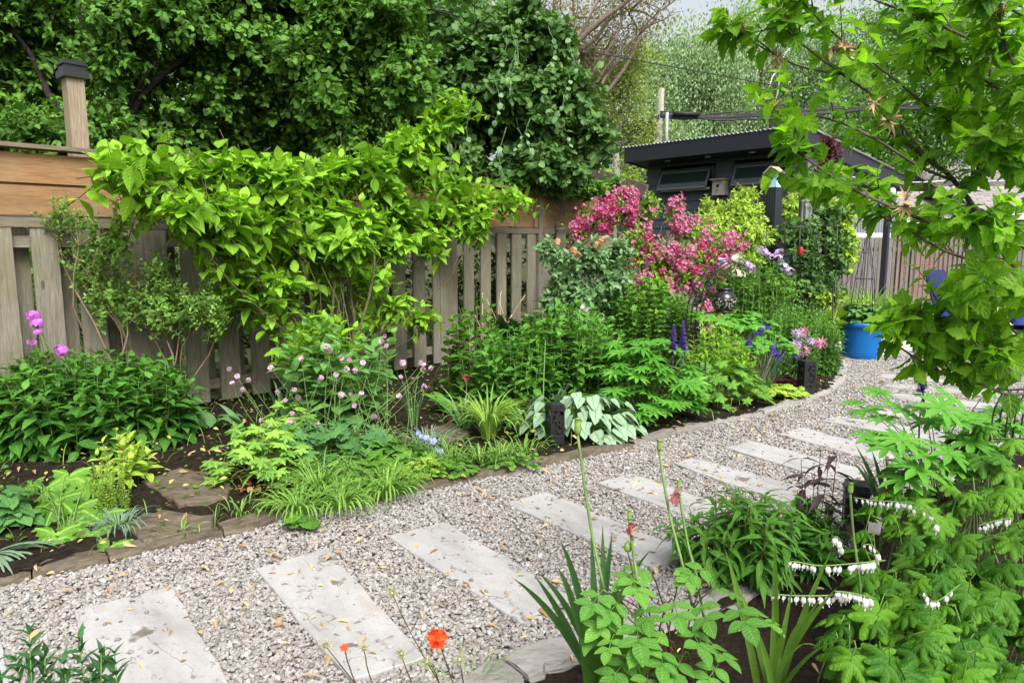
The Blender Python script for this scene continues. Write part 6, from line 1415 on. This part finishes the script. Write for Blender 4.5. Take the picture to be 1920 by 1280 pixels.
# ================================================================== near bed
# hibiscus
b = np.array([2.05, 2.0, .05]); th = thing('hibiscus', 'large-leaved hibiscus overhanging the path, with brown dried seed pods', 'shrub', tuple(b)); fol, stm = MB(), MB()
BR = [([(1990, 760, 2.1), (1930, 560, 2.1), (1860, 440, 2.1), (1790, 340, 2.15), (1740, 300, 2.15), (1660, 240, 2.2)], .016, .007),
      ([(1740, 300, 2.15), (1660, 200, 2.1), (1580, 140, 2.05), (1500, 80, 2.0), (1460, 40, 2.0)], .007, .003),
      ([(1580, 140, 2.05), (1500, 125, 2.05), (1430, 90, 2.05), (1385, 62, 2.05)], .004, .0025),
      ([(1790, 340, 2.15), (1720, 310, 2.05), (1640, 260, 2.0), (1560, 225, 2.0), (1450, 205, 2.0)], .007, .003),
      ([(1860, 440, 2.1), (1780, 430, 2.0), (1700, 400, 1.95), (1600, 355, 1.95), (1530, 310, 1.95), (1500, 290, 1.95)], .009, .0035),
      ([(1700, 400, 1.95), (1650, 360, 2.0), (1590, 345, 2.0), (1530, 340, 2.0)], .005, .003),
      ([(1930, 560, 2.1), (1850, 500, 2.0), (1770, 470, 2.0), (1700, 430, 2.0), (1640, 400, 2.0)], .008, .003),
      ([(1960, 660, 2.1), (1900, 620, 2.0), (1840, 590, 1.95), (1760, 575, 1.95), (1720, 590, 1.95)], .008, .003),
      ([(1970, 720, 2.1), (1900, 740, 2.0), (1840, 720, 1.95), (1780, 705, 1.95), (1700, 660, 1.95), (1680, 640, 1.95)], .008, .003),
      ([(1960, 700, 2.1), (1880, 660, 2.0), (1820, 640, 2.0), (1770, 650, 1.95)], .007, .003),
      ([(1990, 600, 2.1), (1960, 420, 2.1), (1905, 290, 2.15), (1870, 200, 2.2), (1850, 90, 2.2), (1830, 10, 2.2), (1800, -60, 2.2)], .015, .006),
      ([(1850, 90, 2.2), (1790, 60, 2.1), (1720, 30, 2.05), (1640, 0, 2.0), (1590, -30, 2.0)], .007, .003),
      ([(1870, 200, 2.2), (1800, 180, 2.15), (1740, 130, 2.1), (1720, 40, 2.1)], .007, .003),
      ([(1905, 290, 2.15), (1850, 250, 2.1), (1800, 240, 2.1), (1740, 200, 2.1)], .007, .003),
      ([(1990, 420, 2.1), (1940, 340, 2.0), (1900, 300, 1.95), (1850, 280, 1.95)], .007, .003),
      ([(1740, 200, 2.1), (1640, 120, 2.05), (1560, 60, 2.0), (1510, 10, 2.0), (1480, -20, 2.0)], .005, .003),
      ([(1990, 500, 2.0), (1930, 470, 1.9), (1880, 440, 1.85), (1820, 420, 1.85)], .008, .003),
      ([(2000, 640, 2.0), (1950, 560, 1.85), (1900, 540, 1.8), (1850, 550, 1.8)], .008, .003),
      ([(2000, 300, 2.0), (1950, 180, 1.95), (1900, 120, 1.9), (1880, 60, 1.9)], .008, .003),
      ([(1905, 290, 2.15), (1840, 330, 2.1), (1780, 370, 2.1), (1740, 420, 2.1)], .006, .003),
      ([(1950, 480, 2.1), (1890, 520, 2.0), (1840, 560, 1.95), (1800, 600, 1.95), (1760, 620, 1.95)], .006, .003),
      ([(2000, 220, 2.1), (1930, 200, 2.0), (1860, 160, 2.0), (1800, 120, 2.0), (1760, 90, 2.0)], .007, .003),
      ([(2000, 380, 2.0), (1950, 250, 1.9), (1930, 160, 1.85)], .007, .003),
      ([(2010, 560, 2.0), (1960, 620, 1.85), (1910, 680, 1.85), (1860, 690, 1.85)], .007, .003),
      ([(2010, 120, 2.0), (1960, 60, 1.95), (1900, 20, 1.9), (1840, -10, 1.9)], .008, .003)]
tips = []
def smoothpath(P, n=24):
    P = np.asarray(P); t = np.linspace(0, len(P) - 1, n); i = np.minimum(t.astype(int), len(P) - 2); f = (t - i)[:, None]
    Q = np.concatenate([[2 * P[0] - P[1]], P, [2 * P[-1] - P[-2]]]); p0, p1, p2, p3 = Q[i], Q[i + 1], Q[i + 2], Q[i + 3]
    return .5 * ((2 * p1) + (-p0 + p2) * f + (2 * p0 - 5 * p1 + 4 * p2 - p3) * f ** 2 + (-p0 + 3 * p1 - 3 * p2 + p3) * f ** 3)
T0, T1 = [], []
for P, r0, r1 in BR:
    Q = smoothpath([W(*p) for p in P]); stm.tube(Q, np.linspace(r0, r1, len(Q)) * .68, 7)
    d = nrm(Q[-1] - Q[-3]); tips.append(Q[-1]); T0.append(Q[-4]); T1.append(Q[-1] + d * .05)
    for _ in range(2): T0.append(Q[-3]); T1.append(Q[-2] + nrm(d + RNG.normal(0, .7, 3)) * .08)
    for k in range(5, len(Q), 1):
        d = nrm(Q[min(k + 1, len(Q) - 1)] - Q[k - 1]); sx = 960 + F * Q[k][0] / Q[k][1]
        if U(0, 1) > np.clip((sx - 1400) / 800, .20, .52): continue
        dd = nrm(-np.array([.35, .1, -.6]) * .9 + RNG.normal(0, .6, 3) + d * .6); ln = U(.04, .14); T0.append(Q[k]); T1.append(Q[k] + dd * ln)
for q in [(2000, 760, 2.1), (1990, 600, 2.1), (2010, 300, 2.05)]: pass
for q0, q1 in ((b, W(1990, 760, 2.1)), (W(1990, 760, 2.1), W(1990, 600, 2.1)), (W(1990, 600, 2.1), W(2000, 300, 2.05)), (W(2000, 300, 2.05), W(2010, 100, 2.0))): limb(stm, q0, q1, .03, .02, .03, 8, 8)
T0, T1 = np.array(T0), np.array(T1)
twigs(fol, stm, T0, T1, 4, 'hib', .060, pitch=(80, 28), start=.2, lift=.05, pair=2, up=.55, droop=.3, tint=(0, .75), tip=.75, r=.002, young=.35, svar=.35)
fol.build('foliage', M_HIB, th); stm.build('branch', simple('hibiscus_bark', (.05, .04, .03), .85, .2, noise=(.13, .10, .075), scale=40, bump=.4), th)
podm = simple('dried_pod', (.28, .17, .08), .8, noise=(.45, .33, .18), scale=40)
podp = [W(1388, 62, 2.04), W(1456, 105, 2.04), W(1735, 20, 2.08), W(1560, 85, 2.03), W(1450, 208, 1.98), W(1640, 190, 2.0), W(1668, 225, 2.0), W(1870, 30, 1.9), W(1700, 380, 1.93), W(1580, 90, 2.0)]
flowers(th, 'seed_pod', compose([(T['narrow'], (0, 0, 0), i * 2 * PI / 7, .8 + .05 * i, 1.25) for i in range(7)]), podp, 4, .005, .034, podm, 2, 1)

# bleeding heart: one big plant, several crowns
def bh(name, label, c, blobs, n_per, size, mat=M_BLEED, group=None, tm='bleed'):
    th = thing(name, label, 'plant', tuple(c), group); fol, stm = MB(), MB(); c = np.asarray(c, float)
    for (px, py, Y, rx, ry, rd) in blobs:
        cc, rad = PB(px, py, Y, rx, ry, rd); P, d = ball(n_per, cc, rad, .4); P[:, 2] = np.maximum(P[:, 2], .1)
        B = cc * [1, 1, 0] + np.c_[RNG.normal(0, .07, n_per), RNG.normal(.1, .07, n_per), np.full(n_per, .05)]
        rosette(fol, stm, B, P, tm, size, out=(P - cc) * 1.2 + np.array([-.07, -.10, 0]), tilt=.8, droop=.5, tint=(0, .9), r=.003, svar=.35)
    fol.build('foliage', mat, th); stm.build('stem', STEMG, th); return th
c = np.array([1.85, 2.35, .05])
BH = bh('bleeding_heart', 'large mass of soft green divided leaves hung with rows of white heart-shaped flowers', c,
        [(1715, 950, 2.8, 40, 35, .2), (1740, 905, 3.0, 60, 40, .25), (1820, 870, 3.0, 90, 50, .3), (1900, 830, 3.0, 70, 60, .3), (1700, 1010, 2.6, 90, 60, .25), (1800, 990, 2.6, 90, 60, .25), (1900, 960, 2.6, 80, 70, .25), (1660, 1065, 2.45, 45, 40, .2), (1740, 1090, 2.3, 80, 60, .2), (1840, 1080, 2.3, 90, 60, .2), (1920, 1100, 2.3, 60, 80, .2), (1700, 1160, 2.1, 60, 50, .2), (1790, 1180, 2.0, 90, 50, .2), (1880, 1190, 2.0, 80, 60, .2), (1620, 1210, 1.95, 60, 40, .15), (1700, 1250, 1.9, 90, 50, .15), (1820, 1260, 1.85, 90, 40, .15), (1920, 1260, 1.85, 60, 50, .15)], 13, .125)
heart = MB(); a = np.linspace(0, 2 * PI, 21)[:-1]
def heart_mesh(mb, o, s, tilt=0):
    rows = [(0, .001), (.1, .3), (.3, .62), (.55, .78), (.8, .6), (.95, .3), (1.08, .16), (1.25, .2), (1.42, .1), (1.5, .02)]   # hanging down, flattened
    v = []; seg = 12
    for t, r in rows:
        for k in range(seg):
            x = math.cos(k / seg * 2 * PI); y = math.sin(k / seg * 2 * PI); notch = .14 * abs(x) * (1 if t < .35 else 0)
            v.append((o[0] + x * r * s * .62, o[1] + y * r * s * .4, o[2] - t * s + notch * s * 2))
    f = [[i * seg + j, i * seg + (j + 1) % seg, (i + 1) * seg + (j + 1) % seg, (i + 1) * seg + j] for i in range(len(rows) - 1) for j in range(seg)]
    mb.add(np.array(v), np.array(f))
def raceme(parent, path, n, s, src=[]):
    P = smoothpath([W(*p) for p in path], 30); mb = MB(); mb.tube(P, .0022, 5); mb.build('flower_stalk', STEMG, parent)
    o = np.array(parent['_o'])
    for i in range(n):
        k = 3 + int((29 - 4) * i / max(n - 1, 1)); q = P[min(k, 29)]
        if len(src) < 3:
            mb = MB(); heart_mesh(mb, q - UP * .007, s); mb.tube([q, q - UP * .008], .0008, 4); src.append(mb.build('heart_flower', F_WHITE, parent, origin=q - o))
        else:
            c_ = src[int(U(0, 3))].copy(); COL.objects.link(c_); c_.parent = parent; c_.location = Vector(q - o + [0, U(-.004, .004), U(-.004, .001)]); c_.rotation_euler = (U(-.3, .3), U(-.3, .3), U(-1.2, 1.2)); c_.scale = [(1.1 - .5 * i / n) * U(.8, 1.1)] * 3
raceme(BH, [(1660, 1050, 2.0), (1600, 1056, 1.95), (1540, 1060, 1.95), (1500, 1054, 1.95), (1480, 1052, 1.95)], 18, 0.0192)
raceme(BH, [(1640, 1050, 2.05), (1625, 1054, 2.0), (1604, 1056, 2.0)], 6, 0.0192)
raceme(BH, [(1600, 1112, 1.95), (1545, 1116, 1.9), (1490, 1116, 1.9), (1447, 1113, 1.9)], 16, 0.0163)
raceme(BH, [(1640, 1122, 1.95), (1618, 1116, 1.9), (1590, 1110, 1.9), (1565, 1108, 1.9)], 12, 0.0178)
raceme(BH, [(1800, 1095, 2.1), (1760, 1125, 2.05), (1742, 1122, 2.0), (1733, 1108, 2.0)], 8, 0.0163)
raceme(BH, [(1720, 945, 2.6), (1680, 940, 2.5), (1640, 938, 2.5), (1600, 932, 2.5)], 13, 0.0192)
raceme(BH, [(1580, 1030, 2.1), (1572, 1008, 2.1), (1562, 1006, 2.1)], 4, .018)
raceme(BH, [(1650, 1040, 2.1), (1635, 1022, 2.1), (1622, 1020, 2.1)], 4, .018)
raceme(BH, [(1900, 970, 2.3), (1870, 975, 2.3), (1835, 985, 2.3)], 10, 0.0192)
raceme(BH, [(1760, 985, 2.5), (1740, 960, 2.5), (1712, 952, 2.5)], 4, .018)

# near lupine
c = G(1755, 935, .05); th = thing('lupine', 'near lupine with one dark violet spike and wide star-shaped leaves over the slabs', 'plant', tuple(c)); fol, stm = MB(), MB()
LPn = [(1645, 735, 3.4, .08), (1600, 755, 3.4, .06), (1625, 770, 3.3, .09), (1690, 770, 3.2, .095), (1655, 785, 3.2, .07), (1730, 765, 3.2, .10), (1765, 765, 3.1, .11), (1795, 790, 3.1, .11), (1745, 790, 3.2, .09), (1780, 745, 3.3, .08), (1640, 822, 3.1, .11), (1690, 825, 3.05, .11), (1665, 840, 3.0, .10), (1735, 855, 3.0, .11), (1780, 850, 3.0, .1), (1720, 880, 2.95, .11), (1820, 830, 3.1, .1), (1835, 790, 3.2, .08), (1700, 900, 2.95, .1), (1790, 880, 3, .1), (1840, 860, 3, .1)]
P = np.array([W(x, y, Y) for x, y, Y, s in LPn]); rosette(fol, stm, c + np.c_[RNG.normal(0, .05, len(P)), RNG.normal(0, .05, len(P)), np.zeros(len(P))], P, 'lupine', np.array([s for *_, s in LPn]) * 1.25, tilt=.5, droop=.15, tint=(.3, .9), r=.0035, lift=.06)
n = 26; P, d = ball(n, W(1870, 800, 3.6), (.28, .25, .2), .5); rosette(fol, stm, c + [.3, .4, 0], P, 'lupine', .09, tint=(.4, 1))
fol.build('foliage', M_LUP, th); stm.build('stem', STEMG, th)
lupine_spike(th, W(1731, 738, 3.15), W(1727, 700, 3.15), .035, F_IRIS, 42); stalks(th, [(c, W(1731, 738, 3.15))], .005, STEMG, .02)
th = thing('wire_basket', 'curved black wire basket frame over pale-edged leaves beside the hibiscus', 'plant support', tuple(G(1890, 830, .05)))
for i in range(6):
    x = 1858 + i * 14; P = [W(x - 2, 822, 3.4 + .03 * i), W(x + 6, 770, 3.4 + .03 * i), W(x + 24, 732, 3.4 + .03 * i)]; mb = MB(); mb.tube(smoothpath(P, 12), .004, 6); mb.build('wire', BLK, th)
bars(th, [[W(1868, 730, 3.4), W(1990, 728, 3.6)], [W(1850, 822, 3.4), W(1960, 822, 3.5)]], .006, 'wire')
for x in (1856, 1935): bars(th, [[W(x, 822, 3.42), G(x, 870, .05) * [0, 0, 0] + W(x, 822, 3.42) * [1, 1, 0] + [0, 0, .03]]], .006, 'leg')
# lance-leaved clump
c = G(1395, 1085, .05); clump('lance_clump', 'clump of dark glossy lance-shaped leaves between the rose and the purple plant', 'plant', c[0], c[1], .15, .13, .43, 34, M_PHLOX, STEMR, 'lance2', .13, 9, dome=.25, spread=1.45, start=.2, pitch=(80, 45), droop=.4, tint=(.3, 1))
c = G(1330, 1060, .05); clump('lance_clump', 'lower glossy leaves leaning toward the gravel beside the taller clump', 'plant', c[0], c[1], .1, .1, .3, 14, M_PHLOX, STEMR, 'lance2', .12, 7, spread=1.6, start=.2, pitch=(80, 45), droop=.4)
c = G(1535, 1050, .05); clump('purple_plant', 'small plant with dusky purple drooping leaves beside the solar-topped lamp', 'plant', c[0], c[1], .07, .06, .62, 7, M_PURP, simple('dark_stem', (.03, .015, .02), .5), 'lance2', .13, 5, dome=.3, spread=1.9, start=.4, pitch=(80, 40), droop=.5)
c = G(1500, 1060, .05); clump('green_filler', 'green leaves around the foot of the purple plant', 'plant', c[0], c[1], .16, .14, .3, 34, M_PHLOX, tm='lance', size=.11, k=7)
# iris fans
def fan(name, label, px, py, blades, mat, w=.016, tint=(.2, .8), z=.05):
    """blades: list of tip pixels with the distance and a bend"""
    c = G(px, py, z); th = thing(name, label, 'plant', tuple(c)); mb = MB()
    for i, b in enumerate(blades):
        tip = W(b[0], b[1], b[2]); bend = b[3] if len(b) > 3 else .08; base = c + [U(-.03, .03), U(-.02, .02), 0]; n = 12
        d = tip - base; side = nrm(np.cross(d, np.array([0, 1, .2]))); tv = np.linspace(0, 1, n)
        P = base + d * tv[:, None] + UP * (4 * tv * (1 - tv) * bend)[:, None] + side * 0
        Tn = nrm(np.gradient(P, axis=0)); sd_ = nrm(np.cross(Tn, np.array([U(-.3, .3), 1, .1]))); nn = np.cross(sd_, Tn)
        ww = (b[4] if len(b) > 4 else w) * np.where(tv < .2, .8 + tv, 1) * np.maximum(1 - tv ** 3.2, .03)
        v = np.stack([P - sd_ * ww[:, None], P + nn * (ww * .3)[:, None], P + sd_ * ww[:, None]], 1).reshape(-1, 3)
        f = [[3 * k + q, 3 * k + q + 1, 3 * k + q + 4, 3 * k + q + 3] for k in range(n - 1) for q in (0, 1)]
        mb.add(v, np.array(f), np.array([(q / 2, t) for t in tv for q in range(3)]), U(*tint))
    mb.build('blades', mat, th); return th
fan('iris_fan', 'fan of blue-green iris blades leaning left over the slab and boulders', 1115, 1255, [(962, 1083, 1.95, .04), (1002, 1078, 2.0, .03), (1008, 1072, 2.05, .05), (1050, 1012, 2.1, .06), (1045, 1062, 2.0, .05), (1108, 1000, 2.1, .02), (1130, 985, 2.1, .02), (1148, 998, 2.1, .02), (1060, 1095, 2.0, .03), (1175, 1060, 2.0, .05), (1220, 1030, 2.0, .06), (1080, 1130, 1.95, .02)], M_IRIS, .014)
fan('tulip_leaf', 'broad fleshy curled tulip leaves at the foot of the rose', 1130, 1330, [(1105, 1150, 1.75, .05, .05), (1240, 1180, 1.75, .05, .05), (1290, 1230, 1.75, .06, .04), (1095, 1230, 1.65, .12, .045), (1200, 1260, 1.65, .1, .05), (1165, 1130, 1.8, .03, .035)], M_ROSE, .04, (.5, 1))
fan('iris_fan', 'yellow-tipped strap blades standing over the dark soil before the white hearts', 1440, 1330, [(1453, 1010, 1.75, .03), (1487, 1095, 1.75, .02), (1505, 1165, 1.72, .08), (1560, 1030, 1.8, .04), (1570, 1100, 1.78, .04), (1540, 1120, 1.75, .05), (1385, 1100, 1.75, .03), (1450, 1130, 1.7, .02), (1360, 1030, 1.9, .04), (1420, 1180, 1.7, .02), (1600, 1200, 1.7, .07), (1470, 1180, 1.68, .04), (1530, 1210, 1.66, .08)], M_STRAP, .012)
fan('iris_fan', 'grey-green blades rising between the black lamp and the near lupine', 1670, 1000, [(1605, 835, 2.9, .03), (1635, 845, 2.95, .03), (1615, 870, 2.85, .02), (1660, 850, 2.9, .02), (1600, 865, 2.9, .04), (1690, 900, 2.8, .02), (1640, 905, 2.8, .02)], M_GREYB, .014)
# tulip seed stalks
th = thing('tulip_stalk', 'tall bare tulip stalk topped with a green seed pod, the tallest one', 'flower', tuple(G(1125, 1245, .05)))
def pod(parent, px, py, Y, l, r, mat=POD, name='seed_pod'):
    q = W(px, py, Y); mb = MB(); mb.lathe([(0, 0), (r * .8, l * .06), (r, l * .3), (r * .95, l * .75), (r * .75, l * .95), (r * 1.1, l), (0, l * 1.03)], q, 10); return mb.build(name, mat, parent)
def tul(label, bpx, pts, l=.036, r=.0075, petal=None):
    th = thing('tulip_stalk', label, 'flower', tuple(G(*bpx, .05))); base = G(*bpx, .05); P = smoothpath([base] + [W(*p) for p in pts], 20); mb = MB(); mb.tube(P, .0042, 7); mb.build('flower_stalk', STEMG, th)
    q = pts[-1]; pod(th, q[0], q[1], q[2], l, r)
    if petal: flowers(th, 'withered_petal', pet, [W(*petal)], 9, .008, .028, F_TULIP, 1, 1.2)
bpy.data.objects.remove(th)
tul('tall bare tulip stalk with a green seed pod reaching over the nearest slabs', (1160, 1290), [(1135, 1120, 1.9), (1108, 990, 1.95), (1083, 815, 2.0)], .05, .010)
tul('bare tulip stalk with a green pod, second tallest, over the path slabs', (1330, 1290), [(1290, 1100, 2.0), (1255, 960, 2.1), (1236, 845, 2.2)], .036)
tul('tulip stalk still holding one magenta petal', (1340, 1290), [(1310, 1100, 2.0), (1290, 1020, 2.05), (1272, 918, 2.1)], .03, .006, (1266, 930, 2.08))
tul('tulip stalk with a brown and pink withered flower', (1210, 1300), [(1200, 1130, 1.85), (1188, 1040, 1.85), (1180, 975, 1.87)], .03, .006, (1181, 995, 1.86))
tul('tulip stalk with a pale yellow-green pod before the solar-topped lamp', (1620, 1260), [(1612, 1100, 2.2), (1600, 1000, 2.2), (1594, 925, 2.2)], .036, .009)
# rose
c = G(1250, 1300, .05); th = thing('rose_bush', 'low rose bush with light green leaves, reddish stems and one round bud', 'plant', tuple(c)); fol, stm = MB(), MB()
RP = [(1180, 1075, 1.85, .12), (1130, 1105, 1.8, .12), (1215, 1060, 1.9, .11), (1165, 1120, 1.8, .11), (1280, 1065, 1.9, .1), (1330, 1060, 1.9, .1), (1260, 1120, 1.8, .12), (1310, 1125, 1.8, .12), (1380, 1130, 1.85, .12), (1400, 1140, 1.85, .1), (1190, 1160, 1.75, .12), (1150, 1190, 1.7, .11), (1230, 1170, 1.75, .12), (1290, 1170, 1.75, .12), (1240, 1210, 1.7, .12), (1180, 1230, 1.7, .12), (1280, 1230, 1.7, .12), (1320, 1200, 1.75, .1), (1215, 1260, 1.65, .12), (1270, 1265, 1.65, .12), (1340, 1100, 1.9, .1), (1150, 1150, 1.78, .1), (1350, 1240, 1.7, .1), (1210, 1130, 1.8, .1)]
P = np.array([W(x, y, Y) for x, y, Y, s in RP]); rosette(fol, stm, c + np.c_[RNG.normal(0, .05, len(P)), RNG.normal(0, .04, len(P)), np.zeros(len(P))], P, 'rose', np.array([s for *_, s in RP]) * 1.15, tilt=.8, droop=.15, tint=(.3, .9), r=.003)
fol.build('foliage', M_ROSE, th); stm.build('stem', STEMR, th)
mb = MB(); mb.lathe([(0, 0), (.008, .003), (.0125, .012), (.010, .022), (.004, .03), (0, .032)], W(1177, 1034, 1.87), 12); mb.build('bud', POD, th); stalks(th, [(W(1200, 1130, 1.86), W(1177, 1034, 1.87))], .0028, STEMR, .03)
# orange geum
def geum(label, bpx, tip, Y, size, orange=True, n=7):
    base = G(*bpx, .05); th = thing('geum' if orange else 'fuzzy_seed_head', label, 'flower', tuple(base)); t_ = W(tip[0], tip[1], Y); stalks(th, [(base, t_)], .0022, STEMR, .03)
    if orange: flowers(th, 'bloom', F5, [t_], n, size * .4, size, F_ORANGE, 1)
    else:
        mb = MB(); k = 46; d = nrm(RNG.normal(0, 1, (k, 3)) + UP * .4); mb.tubes(np.stack([t_ + d * .004, t_ + d * .012, t_ + d * size * U(.7, 1.1, k)[:, None]], 1), np.array([.0009, .0005, .0003])[None] * np.ones((k, 1)), 3); mb.lathe([(0, -.006), (.006, -.002), (.006, .003), (0, .007)], t_, 8); mb.build('seed_head', simple('fuzzy_seed', (.22, .25, .08), .7, noise=(.4, .38, .22), scale=80), th)
geum('bright orange-red flower with layered petals, the fuller one', (860, 1330), (820, 1196), 1.75, .026, True, 14)
geum('small half-open orange flower leaning on a thin stem', (700, 1340), (645, 1212), 1.75, .012, True, 4)
for x, y, bx, lab in ((735, 1112, 870, 'tallest fuzzy seed head standing above the second slab'), (683, 1216, 760, 'fuzzy seed head beside the small orange flower'), (752, 1225, 820, 'fuzzy seed head midway between the two orange flowers'), (800, 1240, 830, 'fuzzy seed head just below the fuller orange flower'), (610, 1210, 720, 'faint fuzzy seed head nearest the second slab edge'), (862, 1236, 880, 'fuzzy seed head between the fuller orange flower and the boulders')): geum(lab, (bx, 1350), (x, y), 1.75, .026, False)
tuft('grass_wisps', 'thin grass wisps between the orange flowers and the boulders', 880, 1290, 20, .22, .002, .9, M_STRAP, 60, .12)
# dark foliage at the lower-left corner
c = G(120, 1400, .02); th = thing('lily_shoots', 'dark green whorled shoots rising at the bottom edge over the nearest slab', 'plant', (c[0], c[1], 0)); fol, stm = MB(), MB()
S1 = np.array([W(x, y, 1.75) for x, y in ((55, 1190), (150, 1200), (190, 1225), (215, 1225), (85, 1230), (30, 1240), (120, 1245), (-20, 1230), (170, 1260))]); S0 = S1 * [1, 1, 0] + np.c_[RNG.normal(0, .03, len(S1)), RNG.normal(0, .03, len(S1)), np.full(len(S1), .0)]
twigs(fol, stm, S0, S1, 12, 'lance', .085, pitch=(80, 25), start=.35, lift=0, pair=3, up=.25, droop=.15, tint=(0, .5), tip=.5, r=.003)
fol.build('foliage', leaf_mat('dark_glossy_leaf', (.02, .07, .03), (.06, .17, .045), 'pin', trans=.2), th); stm.build('stem', STEMG, th)
# clean up bookkeeping
for o in bpy.data.objects:
    if '_o' in o: del o['_o']
print('objects', len(bpy.data.objects), 'tris', sum(len(m.polygons) for m in bpy.data.meshes))
